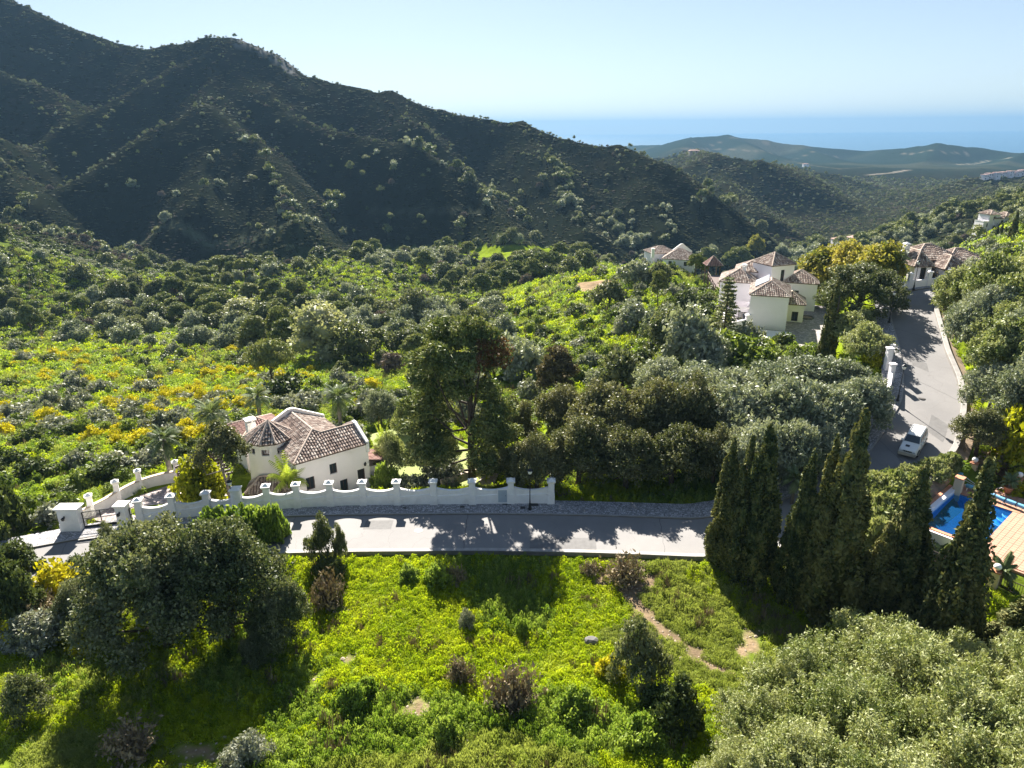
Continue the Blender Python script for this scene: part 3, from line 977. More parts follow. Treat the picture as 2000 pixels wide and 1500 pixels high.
def panel(parent, a, b, h_end=1.72, h_mid=1.36, t=.24, name='wall_panel'):
    a, b = np.asarray(a), np.asarray(b)
    dd = b[:2] - a[:2]; L = np.hypot(*dd); dd /= L; nn = np.array([-dd[1], dd[0]])
    S = 12
    V, F = [], []
    for i in range(S + 1):
        k = i / S
        c = a[:2] + dd * L * k
        zb = a[2] * (1 - k) + b[2] * k
        top = zb + h_mid + (h_end - h_mid) * (2 * k - 1) ** 2
        led = zb + .78 + .25 * k
        # section: plinth proud of the wall, ledge, wall, rounded coping
        for o, z in ((t / 2 + .07, zb - .5), (t / 2 + .07, led), (t / 2, led + .05), (t / 2, top - .08), (t / 2 + .035, top - .07), (t / 2 + .03, top - .01), (0, top + .03), (-t / 2 - .03, top - .01), (-t / 2 - .035, top - .07), (-t / 2, top - .08), (-t / 2, zb - 2.6)):
            q = c - nn * o
            V.append((q[0], q[1], z))
    K = 11
    for i in range(S):
        for j in range(K - 1):
            F.append((i * K + j, (i + 1) * K + j, (i + 1) * K + j + 1, i * K + j + 1))
    F.append(tuple(range(K))); F.append(tuple((S * K + j) for j in range(K))[::-1])
    mb = MB(); mb.add(V, F)
    return mb.build(name, M['stucco'], parent)

for i, p in enumerate(pil_w):
    q = pil_w[min(i + 1, len(pil_w) - 1)] - pil_w[max(i - 1, 0)]
    rot = math.atan2(q[1], q[0])
    if i == 3:
        pillar(wall, p, .72, 2.25, rot, True)
    else:
        pillar(wall, p, .60, 2.12, rot)
for a, b in zip(pil_w[:-1], pil_w[1:]):
    panel(wall, a, b)
# the return of the wall away from the road at its right end
e0 = pil_w[-1]; e1 = e0 + np.array([.55, 5.2, -.1])
pillar(wall, e1, .6, 2.2, 0)
panel(wall, e0, e1)
# pale metal door let into the wall
c = (pil_w[10] * .18 + pil_w[11] * .82)
mb = MB(); mb.box((c[0] - .12, c[1] - .16, .13 + .78), (1.0, .16, 1.5))
dcab = mb.build('utility_cabinet', [M['stucco']])
tag(dcab, 'white niche with pale blue meter door in the roadside wall', 'cabinet')
mb = MB(); mb.box((c[0] - .12, c[1] - .25, .13 + .8), (.78, .03, 1.22)); mb.build('door', M['box_blue'], dcab)
mb = MB(); mb.tube([(c[0] + .15, c[1] - .275, 1.0), (c[0] + .15, c[1] - .30, 1.0)], .03, 8); mb.build('lock', M['black_metal'], dcab)

def wall_lamp(p, label, s=1):
    r = thing('wall_lamp', label, 'lamp', tuple(p), 'black lanterns on white masonry')
    mb = MB(); mb.bar((p[0], p[1], p[2] + .12), (p[0], p[1] - .22 * s, p[2] + .16), .04); mb.box((p[0], p[1] - .01, p[2] + .1), (.1, .03, .2))
    mb.build('bracket', M['black_metal'], r)
    mb = MB(); mb.box((p[0], p[1] - .22 * s, p[2]), (.16 * s, .16 * s, .22 * s), taper=1.3); mb.box((p[0], p[1] - .22 * s, p[2] + .15 * s), (.24 * s, .24 * s, .1 * s), taper=.2)
    mb.build('lantern', M['black_metal'], r)
    return r

# gate piers and gates
g1 = P(141, 1041, -.95) + np.array([0, .35, 0]); g2 = P(243, 1030, -.75) + np.array([0, .3, 0])
for p, w, d, h, lab in ((g1, 1.85, .95, 2.25, 'broad white gate pier with twin capping left of the drive gate'), (g2, .98, .9, 2.0, 'square white gate pier between the drive gate and foot gate')):
    r = thing('gate_pier', lab, 'pillar', tuple(p), 'white gate piers')
    mb = MB(); mb.box((p[0], p[1], p[2] + .2), (w, d, 1.4), taper=.96); mb.box((p[0], p[1], p[2] + .88 + (h - .9) / 2), (w * .92, d * .92, h - .9), taper=1.0)
    mb.build('shaft', M['stucco'], r)
    mb = MB(); mb.box((p[0], p[1], p[2] + h + .06), (w * .98, d * 1.0, .12), taper=1.1); mb.box((p[0], p[1], p[2] + h + .17), (w * 1.14, d * 1.18, .1))
    k = 2 if w > 1.5 else 1
    for j in range(k):
        mb.box((p[0] + (j - (k - 1) / 2) * w * .52, p[1], p[2] + h + .22 + .1), (w / k * .9, d * .95, .2), taper=.1)
    mb.build('cap', M['stone_white'], r)
wall_lamp(g1 + np.array([-.25, -.48, 1.55]), 'black lantern on the broad left gate pier')
wall_lamp(g2 + np.array([-.05, -.46, 1.45]), 'black lantern on the pier beside the foot gate')

def metal_gate(a, b, h, label, mid=True):
    a, b = np.asarray(a), np.asarray(b)
    r = thing('metal_gate', label, 'gate', tuple(a))
    mb = MB()
    for z in (.38, h * .62, h):
        mb.bar(a + [0, 0, z], b + [0, 0, z], .05, .06)
    for k in ((0, .5, 1) if mid else (0, 1)):
        q = a * (1 - k) + b * k
        mb.bar(q + [0, 0, .05], q + [0, 0, h], .07)
    mb.build('frame', M['black_metal'], r)
    mb = MB()
    L = np.linalg.norm(b - a); n = int(L / .11)
    for i in range(1, n):
        q = a + (b - a) * i / n
        mb.bar(q + [0, 0, .3], q + [0, 0, h + .07], .018)
    o = mb.build('bars', M['black_metal'], r); o['kind'] = 'stuff'
    mb = MB(); mb.bar(a + [0, 0, .2], b + [0, 0, .2], .04, .34); mb.build('kick_panel', M['black_metal'], r)
metal_gate(g1 + [.95, .1, .03], g2 + [-.52, .1, .0], 1.75, 'black barred sliding gate across the drive with solid lower panel')
metal_gate(g2 + [.52, .1, .0], pil_w[0] + [-.36, .1, 0], 1.65, 'narrow black barred foot gate beside the square pier', False)

# curved wall along the drive
DW = [(166,1019,-1.15),(186,1008,-1.22),(208,997,-1.32),(232,982,-1.45),(256,968,-1.55),(280,957,-1.68),(305,949,-1.78),(328,943,-1.86),(349,940,-1.9)]
dw = smooth(resample(unp(DW), 24), 1)
r = thing('drive_wall', 'curved white wall with beige coping along the villa drive', 'wall', tuple(dw[10]))
n = len(dw)
def sweep(line, sec, mat, name, parent):
    rows = []
    for o, h in sec:
        q = offset(line, o); q[:, 2] = line[:, 2] + h
        rows.append(q)
    V = np.stack(rows, 1).reshape(-1, 3)
    K = len(sec)
    F = [tuple(f) for f in grid_faces(len(line), K)[:, ::-1]]
    F += [tuple(range(K)), tuple((len(line) - 1) * K + j for j in range(K))[::-1]]
    mb = MB(); mb.add(V, F)
    return mb.build(name, mat, parent)
sweep(dw, [(-.3, -2.5), (-.3, 1.08), (0, 1.08), (0, -.4)], M['stucco'], 'wall', r)
sweep(dw, [(-.34, 1.08), (-.34, 1.16), (.04, 1.16), (.04, 1.08)], M['coping'], 'coping', r)
for k, i in enumerate((2, 9, 15, 23)):
    p = dw[i] + np.array([-.12, .18, .25])
    pillar(r, p, .5, 1.75, .5)

# ------------------------------------------------------------------ street lamps
def street_lamp(p, h=3.9, label='', arm=False):
    r = thing('street_lamp', label, 'street lamp', tuple(p), 'black post street lamps')
    mb = MB()
    mb.lathe(p, [(.17, 0), (.17, .12), (.12, .2), (.1, .6), (.06, .7), (.045, 1.2), (.035, h - .5), (.05, h - .45), (.03, h - .35)], 10)
    mb.build('post', M['black_metal'], r, True)
    mb = MB()
    mb.lathe((p[0], p[1], p[2] + h - .38), [(.04, 0), (.15, .06), (.21, .32), (.2, .36)], 10)
    mb.build('lantern_glass', M['globe'], r, True)
    mb = MB()
    mb.lathe((p[0], p[1], p[2] + h - .02), [(.26, 0), (.22, .07), (.09, .16), (.02, .24)], 10)
    mb.build('lantern_cap', M['black_metal'], r, True)
    return r
street_lamp(P(1035, 995, .13), 3.9, 'black street lamp in front of the right end of the white wall')
street_lamp(P(458, 1003, .0), 3.2, 'black street lamp against the round pillar of the white wall')
street_lamp(P(1753, 783, 4.6), 3.9, 'black street lamp on the kerb uphill of the white car')
street_lamp(P(1784, 566, 10.4), 3.9, 'black street lamp before the white wall at the top bend')
street_lamp(P(1736, 630, 8.5), 3.9, 'black street lamp half hidden by the big tree on the upper road')
# ------------------------------------------------------------------ building kit
TILE_W = .27
def tile_roof(parent, polys, mat='rooftile', name='roof', ridges=(), tile=True, w=TILE_W, eave=.12):
    """polys: planar sloping outlines in 3-D. A channel sheet under rows of real barrel tiles."""
    mb = MB()
    for poly in polys:
        V = np.array(poly, float)
        nrm = np.zeros(3)
        for i in range(len(V)):
            a, b = V[i], V[(i + 1) % len(V)]
            nrm += np.cross(a, b)
        f = list(range(len(V)))
        if nrm[2] < 0:
            f = f[::-1]
        W = np.vstack([V, V - [0, 0, eave]])
        n = len(V)
        F = [tuple(f)] + [tuple(n + i for i in f[::-1])] + [(f[i], n + f[i], n + f[(i + 1) % n], f[(i + 1) % n]) for i in range(n)]
        mb.add(W, F)
    roof = mb.build(name, M['roofbase'] if tile else M[mat], parent)
    if ridges:
        mb = MB()
        for a, b in ridges:
            a, b = np.array(a, float), np.array(b, float)
            mb.tube([a + [0, 0, .05], b + [0, 0, .05]], .11, 7)
        mb.build('ridge_cap', M['ridge'], roof)
    if not tile:
        return roof
    VV, FF = [], []
    base = 0
    for poly in polys:
        V = np.array(poly, float)
        nrm = np.zeros(3)
        for i in range(len(V)):
            nrm += np.cross(V[i] - V[0], V[(i + 1) % len(V)] - V[0])
        nrm /= np.linalg.norm(nrm)
        if nrm[2] < 0:
            nrm = -nrm
        up = np.array([0, 0, 1.0]) - nrm * nrm[2]
        up /= np.linalg.norm(up) + 1e-9
        lat = np.cross(up, nrm)
        o = V[0]
        q = np.c_[(V - o) @ lat, (V - o) @ up]
        lo, hi = q[:, 0].min(), q[:, 0].max()
        for l in np.arange(lo + w * .5, hi - w * .3, w):
            xs = []
            for i in range(len(q)):
                a, b = q[i], q[(i + 1) % len(q)]
                if (a[0] - l) * (b[0] - l) < 0:
                    xs.append(a[1] + (b[1] - a[1]) * (l - a[0]) / (b[0] - a[0]))
            if len(xs) < 2:
                continue
            s0, s1 = min(xs) - .06, max(xs)
            k = max(1, int(round((s1 - s0) / .42)))
            ln = (s1 - s0) / k
            for j in range(k):
                a = s0 + j * ln
                r0, r1 = w * .43, w * .36
                jit = random.uniform(-.012, .012)
                for (s, rr, lift) in ((a, r0, .035), (a + ln * 1.08, r1, .0)):
                    for t in (0, .25, .5, .75, 1):
                        an = math.pi * t
                        VV.append(o + lat * (l + jit - rr * math.cos(an)) + up * s + nrm * (lift + rr * .85 * math.sin(an) + .004))
                for t in range(4):
                    FF.append((base + t + 1, base + t, base + 5 + t, base + 6 + t))
                FF.append((base, base + 1, base + 2, base + 3, base + 4))
                base += 10
    mb = MB(); mb.add(VV, FF)
    t = mb.build('roof_tiles', M[mat], roof)
    t['kind'] = 'stuff'
    return roof

M['ridge'] = m_plain('mortared_ridge', (.42, .33, .27), .9, .2, 2)

def wall_face(mb, mapf, s0, s1, z0, z1, holes, ns=1, depth=.25):
    """a wall surface with real openings: holes (s0, s1, z0, z1)"""
    ss = sorted({s0, s1, *[h[0] for h in holes], *[h[1] for h in holes], *np.linspace(s0, s1, ns + 1)})
    zs = sorted({z0, z1, *[h[2] for h in holes], *[h[3] for h in holes]})
    for a, b in zip(ss[:-1], ss[1:]):
        for c, d in zip(zs[:-1], zs[1:]):
            m = ((a + b) / 2, (c + d) / 2)
            if any(h[0] < m[0] < h[1] and h[2] < m[1] < h[3] for h in holes):
                continue
            mb.add([mapf(a, c, 0), mapf(b, c, 0), mapf(b, d, 0), mapf(a, d, 0)], [(0, 1, 2, 3)])
    for a, b, c, d in holes:
        for (p, q) in (((a, c), (b, c)), ((b, c), (b, d)), ((b, d), (a, d)), ((a, d), (a, c))):
            mb.add([mapf(p[0], p[1], 0), mapf(q[0], q[1], 0), mapf(q[0], q[1], depth), mapf(p[0], p[1], depth)], [(3, 2, 1, 0)])

def opening(parent, mapf, h, depth=.2, kind='window', bars=1, mat='glass', frame='dark_wood'):
    a, b, c, d = h
    fr = MB()
    t = .07
    for (x0, x1, y0, y1) in ((a, a + t, c, d), (b - t, b, c, d), (a + t, b - t, c, c + t), (a + t, b - t, d - t, d)):
        fr.add([mapf(x0, y0, depth), mapf(x1, y0, depth), mapf(x1, y1, depth), mapf(x0, y1, depth)] + [mapf(x0, y0, depth - .06), mapf(x1, y0, depth - .06), mapf(x1, y1, depth - .06), mapf(x0, y1, depth - .06)], [(4, 5, 6, 7), (0, 1, 5, 4), (1, 2, 6, 5), (2, 3, 7, 6), (3, 0, 4, 7)])
    for i in range(1, bars + 1):
        x = a + (b - a) * i / (bars + 1)
        fr.add([mapf(x - .025, c, depth - .05), mapf(x + .025, c, depth - .05), mapf(x + .025, d, depth - .05), mapf(x - .025, d, depth - .05)], [(0, 1, 2, 3)])
    o = fr.build(kind, M[frame], parent)
    mb = MB(); mb.add([mapf(a, c, depth - .02), mapf(b, c, depth - .02), mapf(b, d, depth - .02), mapf(a, d, depth - .02)], [(0, 1, 2, 3)])
    mb.build('pane' if kind == 'window' else 'leaf_panel', M[mat], o)
    return o

def straight(a, b):
    a, b = np.asarray(a[:2], float), np.asarray(b[:2], float)
    L = np.hypot(*(b - a)); d = (b - a) / L; n = np.array([-d[1], d[0]])   # n points indoors for walls run left to right
    return (lambda s, z, dep: (a[0] + d[0] * s + n[0] * dep, a[1] + d[1] * s + n[1] * dep, z)), L

def block(parent, c, w, dp, rot, z0, z1, holes=None, mat='villa_stucco', name='wall', cornice=True):
    """four walls round a rectangle, holes = {side: [(s0, s1, z0, z1, kind)]}; side 0 faces the viewer's side (-y before rotation)"""
    holes = holes or {}
    ca, sa = math.cos(rot), math.sin(rot)
    cs = [np.array([c[0] + x * ca - y * sa, c[1] + x * sa + y * ca]) for x, y in ((-w / 2, -dp / 2), (w / 2, -dp / 2), (w / 2, dp / 2), (-w / 2, dp / 2))]
    mb = MB()
    todo = []
    for i in range(4):
        mf, L = straight(cs[i], cs[(i + 1) % 4])
        hs = holes.get(i, [])
        wall_face(mb, mf, 0, L, z0, z1, [h[:4] for h in hs])
        todo += [(mf, h) for h in hs]
    o = mb.build(name, M[mat], parent)
    if cornice:
        mb = MB()
        for i in range(4):
            mf, L = straight(cs[i], cs[(i + 1) % 4])
            mb.add([mf(-.06, z1 - .2, -.06), mf(L + .06, z1 - .2, -.06), mf(L + .06, z1 - .004, -.06), mf(-.06, z1 - .004, -.06), mf(-.06, z1 - .2, .0), mf(L + .06, z1 - .2, .0)], [(0, 1, 2, 3), (0, 4, 5, 1)])
        mb.build('cornice', M['stone_white'], parent)
    for mf, h in todo:
        opening(parent, mf, h[:4], kind=h[4] if len(h) > 4 else 'window', mat=h[5] if len(h) > 5 else 'glass', bars=h[6] if len(h) > 6 else 1)
    return cs

def hip(cs, z, h, ov=.35, ridge=None, gable=()):
    """roof planes over a rectangle: returns (polygons, ridge lines). gable: ends without a hip ('0' front, '2' back)"""
    cs = [np.asarray(q, float) for q in cs]
    c = sum(cs) / 4
    ax, ay = cs[1] - cs[0], cs[3] - cs[0]
    w, d = np.linalg.norm(ax), np.linalg.norm(ay)
    ax, ay = ax / w, ay / d
    W, D = w / 2 + ov, d / 2 + ov
    X = lambda i, j, zz: np.array([*(c + ax * i + ay * j), zz])
    zz = z - ov * h / (min(w, d) / 2) * .8
    e = [X(-W, -D, zz), X(W, -D, zz), X(W, D, zz), X(-W, D, zz)]
    top = z + h
    if w >= d:
        r = W - D
        l = -W if 3 in gable else -r; rr = W if 1 in gable else r
        a, b = X(l, 0, top), X(rr, 0, top)
        if w - d < .05:
            a = b = X(0, 0, top)
        polys = [[e[0], e[1], b, a], [e[2], e[3], a, b]]
        if 1 not in gable: polys.append([e[1], e[2], b])
        if 3 not in gable: polys.append([e[3], e[0], a])
        lines = [(a, b), (e[0], a), (e[1], b), (e[2], b), (e[3], a)]
    else:
        r = D - W
        l = -D if 0 in gable else -r; rr = D if 2 in gable else r
        a, b = X(0, l, top), X(0, rr, top)
        polys = [[e[1], e[2], b, a], [e[3], e[0], a, b]]
        if 0 not in gable: polys.append([e[0], e[1], a])
        if 2 not in gable: polys.append([e[2], e[3], b])
        lines = [(a, b), (e[0], a), (e[1], a), (e[2], b), (e[3], b)]
    clean = []
    for p in polys:
        q = [p[0]]
        for k in p[1:]:
            if np.linalg.norm(k - q[-1]) > .02:
                q.append(k)
        clean.append(q)
    return clean, [l for l in lines if np.linalg.norm(l[0] - l[1]) > .1]

def gable_end(parent, a, b, z, h, ov=0, mat='stone_white', t=.28, rise=.3):
    """white parapet over a gable wall between two eave corners"""
    a, b = np.asarray(a[:2], float), np.asarray(b[:2], float)
    L = np.hypot(*(b - a)); d = (b - a) / L; n = np.array([-d[1], d[0]])
    out = [(-.25, z - 1.0), (L + .25, z - 1.0), (L + .25, z + rise * .55), (L / 2 + .3, z + h + rise), (L / 2 - .3, z + h + rise), (-.25, z + rise * .55)]
    V = [(*(a + d * s + n * o), zz) for o in (-.02, t) for s, zz in out]
    k = len(out)
    F = [tuple(range(k)), tuple(range(k, 2 * k))[::-1]] + [(i + 0, k + i, k + (i + 1) % k, (i + 1) % k) for i in range(k)]
    mb = MB(); mb.add(V, F)
    return mb.build('gable_parapet', M[mat], parent)

def chimney(parent, p, w=.8, h=1.6, cap=True, rot=0):
    mb = MB(); mb.box((p[0], p[1], p[2] + h / 2), (w, w, h), rot)
    o = mb.build('chimney', M['stone_white'], parent)
    if cap:
        mb = MB()
        for i, j in ((-1, -1), (1, -1), (1, 1), (-1, 1)):
            mb.box((p[0] + i * w * .4, p[1] + j * w * .4, p[2] + h + .1), (w * .18, w * .18, .2), rot)
        mb.box((p[0], p[1], p[2] + h + .26), (w * 1.25, w * 1.25, .12), rot); mb.box((p[0], p[1], p[2] + h + .42), (w * 1.15, w * 1.15, .2), rot, taper=.2)
        mb.build('chimney_cap', M['stone_white'], o)
    return o

# ------------------------------------------------------------------ the villa behind the white wall
A3, B3 = P(577, 901, 3.0), P(717, 861, 3.0)
dv = (B3 - A3)[:2]; LW = np.hypot(*dv); dv /= LW; nv = np.array([-dv[1], dv[0]])
rv = math.atan2(dv[1], dv[0])
def VP(s, t):
    return A3[:2] + dv * s + nv * t
villa = thing('white_villa', 'white villa with conical round tower and brown barrel-tiled roofs behind the roadside wall', 'house', (*VP(3, 3), -2.3))
GZ = -2.6
# wing along the front
cs = block(villa, VP(LW / 2, 2.4), LW, 4.8, rv, GZ, 3.0, {0: [(3.2, 3.95, .55, 1.65), (.75, 1.6, -.4, .95), (3.0, 3.5, -2.2, -1.0), (4.1, 4.9, -1.9, -.4), (6.0, 6.8, -2.3, .15, 'door', 'void', 0)]})
def at3(s, t, z):
    return np.array([*VP(s, t), z])
ov = .3
zr = 4.05
# main body behind and to the left, its ridge runs away from the road
block(villa, VP(3.0, 6.0), 6.0, 6.0, rv, GZ, 3.0, cornice=False, name='rear_wall')
zr = 4.075
tile_roof(villa, [
    [at3(-ov, -ov, 2.86), at3(LW, -ov, 2.86), at3(LW, 2.4, zr), at3(3.61, 2.4, zr), at3(3.0, 3.0, 4.345)],
    [at3(LW, 5.1, 2.86), at3(6.3, 5.1, 2.86), at3(3.61, 2.4, zr), at3(LW, 2.4, zr)],
], ridges=[(at3(-ov, -ov, 2.86), at3(3.0, 3.0, 4.345)), (at3(3.61, 2.4, zr), at3(LW - .2, 2.4, zr))])
tile_roof(villa, [
    [at3(-ov, -ov, 2.86), at3(3.0, 3.0, 4.345), at3(3.0, 9.0, 4.345), at3(-ov, 9.0, 2.86)],
    [at3(3.0, 3.0, 4.345), at3(3.61, 2.4, zr), at3(6.3, 5.1, 2.86), at3(6.3, 9.0, 2.86), at3(3.0, 9.0, 4.345)],
], ridges=[(at3(3.0, 3.0, 4.345), at3(3.0, 8.9, 4.345)), (at3(3.0, 3.0, 4.345), at3(3.61, 2.4, zr))])
gable_end(villa, VP(LW, -.1), VP(LW, 4.9), 2.95, 1.12, rise=.28)
gable_end(villa, VP(6.3, 9.0), VP(-.3, 9.0), 2.9, 1.45, rise=.4)
# low lean-to at the right end
bl = VP(LW + 1.1, 1.9)
block(villa, bl, 2.2, 3.0, rv, GZ, -.1, cornice=False, name='lean_to_wall')
tile_roof(villa, [[at3(LW, .3, .75), at3(LW + 2.5, .3, -.05), at3(LW + 2.5, 3.6, -.05), at3(LW, 3.6, .75)]], 'redroof', name='lean_to_roof')
# tower
TC = P(508, 868, 3.6)[:2] + np.array([.25, 2.1]); TR = 2.15
tower = villa
def tmap(s, z, dep):
    an = -math.pi / 2 + s / TR
    rr = TR + (3.6 - z) * .035 - dep
    return (TC[0] + rr * math.cos(an), TC[1] + rr * math.sin(an), z)
mb = MB()
per = 2 * math.pi * TR
th = [(-1.25 - .32, -1.25 + .32, 2.45, 3.05), (.15 - .36, .15 + .36, 2.4, 3.02), (1.6 - .32, 1.6 + .32, 2.45, 3.05)]
wall_face(mb, tmap, -per / 2, per / 2, GZ, 3.72, th, 36)
mb.build('tower_wall', M['villa_stucco'], villa)
for h in th:
    opening(villa, tmap, h, depth=.22)
NR_ = 10
RE = TR + .3
pts = [np.array([TC[0] + RE * math.cos(2 * math.pi * (k + .35) / NR_), TC[1] + RE * math.sin(2 * math.pi * (k + .35) / NR_), 3.62]) for k in range(NR_)]
ap_ = np.array([*TC, 5.15])
tile_roof(villa, [[pts[k], pts[(k + 1) % NR_], ap_] for k in range(NR_)], name='tower_roof', ridges=[(pts[k], ap_) for k in range(NR_)])
# porch at the foot of the tower
PCt = TC + np.array([.15, -2.6])
cs = block(villa, PCt, 3.3, 2.0, .12, GZ, -.55, {0: [(.5, 2.6, -2.3, -.95, 'door', 'void', 1)]}, name='porch_wall')
po, rl = hip(cs, -.5, .9, .3)
tile_roof(villa, po, name='porch_roof', ridges=rl)
# low wing behind the tower, its chimney
LC = P(480, 842, 2.4)[:2] + np.array([.3, 2.4])
cs = block(villa, LC, 4.2, 4.2, rv, GZ, 2.0, name='back_wing_wall', cornice=False)
po, rl = hip(cs, 2.0, .9, .3)
tile_roof(villa, po, 'redroof', name='back_wing_roof', ridges=rl)
pc = P(491, 842, 2.6)
chimney(villa, (pc[0], pc[1], 2.2), .85, 1.5, rot=rv)
w_ = VP(6.95, 0)
wall_lamp((w_[0], w_[1] - .03, .6), 'small black lantern on the white villa wall beside the door')

# pergola
r = thing('pergola', 'dark brown timber pergola with parallel slats beside the villa drive', 'pergola', tuple(P(380, 950, -2)))
pa, pb = P(345, 912, .35), P(408, 884, .35)
pd_, pe = P(362, 945, .35), P(445, 925, .35)
for k in range(9):
    q = k / 8
    a = pa * (1 - q) + pd_ * q; b = pb * (1 - q) + pe * q
    mb = MB(); mb.bar(a - (b - a) * .04, b + (b - a) * .12, .1, .2)
    mb.build('slat', M['dark_wood'], r)
for a, b in ((pa, pd_), (pb, pe)):
    mb = MB(); mb.bar(a + (a - b) * .06 - [0, 0, .19], b + (b - a) * .06 - [0, 0, .19], .12, .18); mb.build('beam', M['dark_wood'], r)
for p in (pa, pd_, pb, pe):
    mb = MB(); mb.bar(p - [0, 0, .28], [p[0], p[1], -2.6], .16); mb.build('post', M['dark_wood'], r)

# low pink wall in the garden behind the pine, and the terrace it shelters
a, b = P(862, 950, -1.5), P(958, 918, -1.5)
mb = MB(); mb.bar(a + [0, 0, .25], b + [0, 0, .25], .35, .9)
tag(mb.build('garden_wall', M['coping']), 'low sloping beige garden wall by the foot of the tall pine', 'wall')
sheet(unp([(925,950,-2.2),(965,948,-2.2),(975,925,-2.2),(955,922,-2.2)]), None, 'paver', 'patio', .12)
# lawn of the villa
lw = unp([(720,850,-2.3),(770,838,-2.4),(860,850,-2.4),(960,905,-2.25),(930,950,-2.25),(770,960,-2.25),(745,900,-2.3)])
sheet(lw, None, 'lawn', 'lawn', .1) if 'lawn' in M else None
# ------------------------------------------------------------------ the stepped white house by the courtyard
EXTRA = []
M['wall_white'] = m_plain('whitewash', (.82, .78, .80), .85, .04, .4, bump_s=.2)
def hbox(parent, c, w, d, rot, z0, z1, rh=1.6, holes=None, mat='wall_white', tiles='rooftile', tile=True, ridge=True, gable=(), nm='wall', ov=.22, w_tile=TILE_W):
    cs = block(parent, c, w, d, rot, z0, z1, holes, mat, nm)
    EXTRA.append(np.array([q for q in cs]))
    if rh:
        po, rl = hip(cs, z1, rh, ov, gable=gable)
        tile_roof(parent, po, tiles, name='roof', ridges=rl if ridge else (), tile=tile, w=w_tile)
    return cs
a, b = P(1459, 641, 1.2), P(1533, 647, 1.2)
rt = math.atan2(b[1] - a[1], b[0] - a[0]); wd = math.hypot(*(b - a)[:2])
F2 = (a + b)[:2] / 2
dx, dy = np.array([math.cos(rt), math.sin(rt)]), np.array([-math.sin(rt), math.cos(rt)])
H2 = thing('stepped_house', 'white house of stepped blocks with solar panels and a tower beside the cobbled courtyard', 'house', (*F2, 1.2))
hbox(H2, F2 + dy * 4.2, wd, 8.4, rt, -1.5, 6.9, 1.7, {3: [(5.2, 7.2, 4.2, 6.1), (5.0, 7.0, 1.3, 3.2)], 1: [(1.5, 2.3, 4.2, 5.6)]})
tc = P(1531, 520, 9.3)[:2] + np.array([-.2, 4.2])
def_t = rt + .72
hbox(H2, tc, 5.0, 5.0, def_t, 0, 9.3, 1.7, {0: [(2.1, 2.95, 5.6, 8.3)]}, nm='tower_wall')
rc = P(1572, 549, 6.4)[:2] + np.array([0, 2.0])
hbox(H2, rc, 5.6, 5.4, rt, -1, 6.3, 1.7, {0: [(2.0, 2.7, 3.6, 4.8)]}, nm='right_wing_wall')
lc = P(1452, 550, 6.4)[:2] + np.array([.3, 3.4])
hbox(H2, lc, 6.0, 7.0, rt, -1, 6.4, 1.7, {0: [(1.0, 2.6, 1.8, 4.0), (.8, 1.7, 4.8, 5.8)]}, nm='left_wing_wall')
mc = P(1484, 535, 7.2)[:2] + np.array([0, 3.2])
hbox(H2, mc, 6.0, 5.5, rt, -1, 7.6, 1.5, nm='rear_wall')
qc = P(1556, 590, 4.6)[:2] + np.array([0, 2.4])
hbox(H2, qc, 4.2, 5.0, rt, -1, 4.4, 1.5, {0: [(.6, 1.5, 1.4, 3.4, 'door', 'void', 0), (2.4, 3.4, 1.4, 3.0, 'window')]}, nm='link_wall')
sc_ = P(1458, 598, 4.4)[:2] + np.array([.2, 2.0])
hbox(H2, sc_, 2.6, 4.0, rt, -1, 4.2, 0, {0: [(.6, 1.9, 1.5, 3.4)]}, nm='balcony_wall')
cp_ = P(1461, 528, 8.2); chimney(H2, (cp_[0], cp_[1] + 2, 6.6), .7, 1.9, rot=rt)
# solar panels on the left slope of the front block
M['solar'] = m_plain('pale_solar_glass', (.42, .45, .5), .15, .05, 2, metal=.3)
po, rl = hip([F2 + dx * i * wd / 2 + dy * (4.2 + j * 4.2) for i, j in ((-1, -1), (1, -1), (1, 1), (-1, 1))], 6.9, 1.7)
for k in range(3):
    s0 = 3.2 + k * 1.75
    e_ = lambda t, s: np.array([*(F2 + dx * (-wd / 2 - .2) * (1 - t) + dx * 0 * t + dy * s), 6.95 + (1.7 * t) * 1.0 + .2])
    q = [e_(.22, s0), e_(.22, s0 + 1.6), e_(.88, s0 + 1.6), e_(.88, s0)]
    mb = MB(); mb.add([*q, *[p - [0, 0, .07] for p in q]], [(3, 2, 1, 0), (4, 5, 6, 7), (0, 1, 5, 4), (1, 2, 6, 5), (2, 3, 7, 6), (3, 0, 4, 7)])
    mb.build('solar_panel', M['solar'], H2)
# terrace in front with its dry-stone edge
sheet(unp([(1438,652,1.3),(1546,668,1.3),(1546,650,1.3),(1450,641,1.3)]), None, 'stone_white', 'terrace', .08)
ed = [P(1427, 654, 1.0), P(1470, 663, 1.0), P(1540, 674, 1.0)]
mb = MB()
for p, q in zip(ed[:-1], ed[1:]):
    mb.bar(p - [0, 0, .3], q - [0, 0, .3], .35, 1.5)
tag(mb.build('terrace_wall', M['rock']), 'dry-stone retaining wall below the terrace of the stepped house', 'wall')
gw = thing('garden_wall', 'white garden wall with a pier left of the stepped white house', 'wall', tuple(P(1425, 640, 1)))
for p, q in ((P(1410, 655, .8), P(1413, 612, .8)), (P(1413, 650, .9), P(1458, 640, 1.2))):
    mb = MB(); mb.bar(p + [0, 0, .4], q + [0, 0, .4], .3, 2.2); mb.build('wall_panel', M['wall_white'], gw)
for q in (P(1410, 655, .8), P(1458, 641, 1.2)):
    mb = MB(); mb.box((q[0], q[1], q[2] + .8), (.6, .6, 2.6)); mb.box((q[0], q[1], q[2] + 2.2), (.8, .8, .2)); mb.build('pier', M['wall_white'], gw)
sheet(Y_lawn2, None, 'lawn_bright', 'lawn', .2)
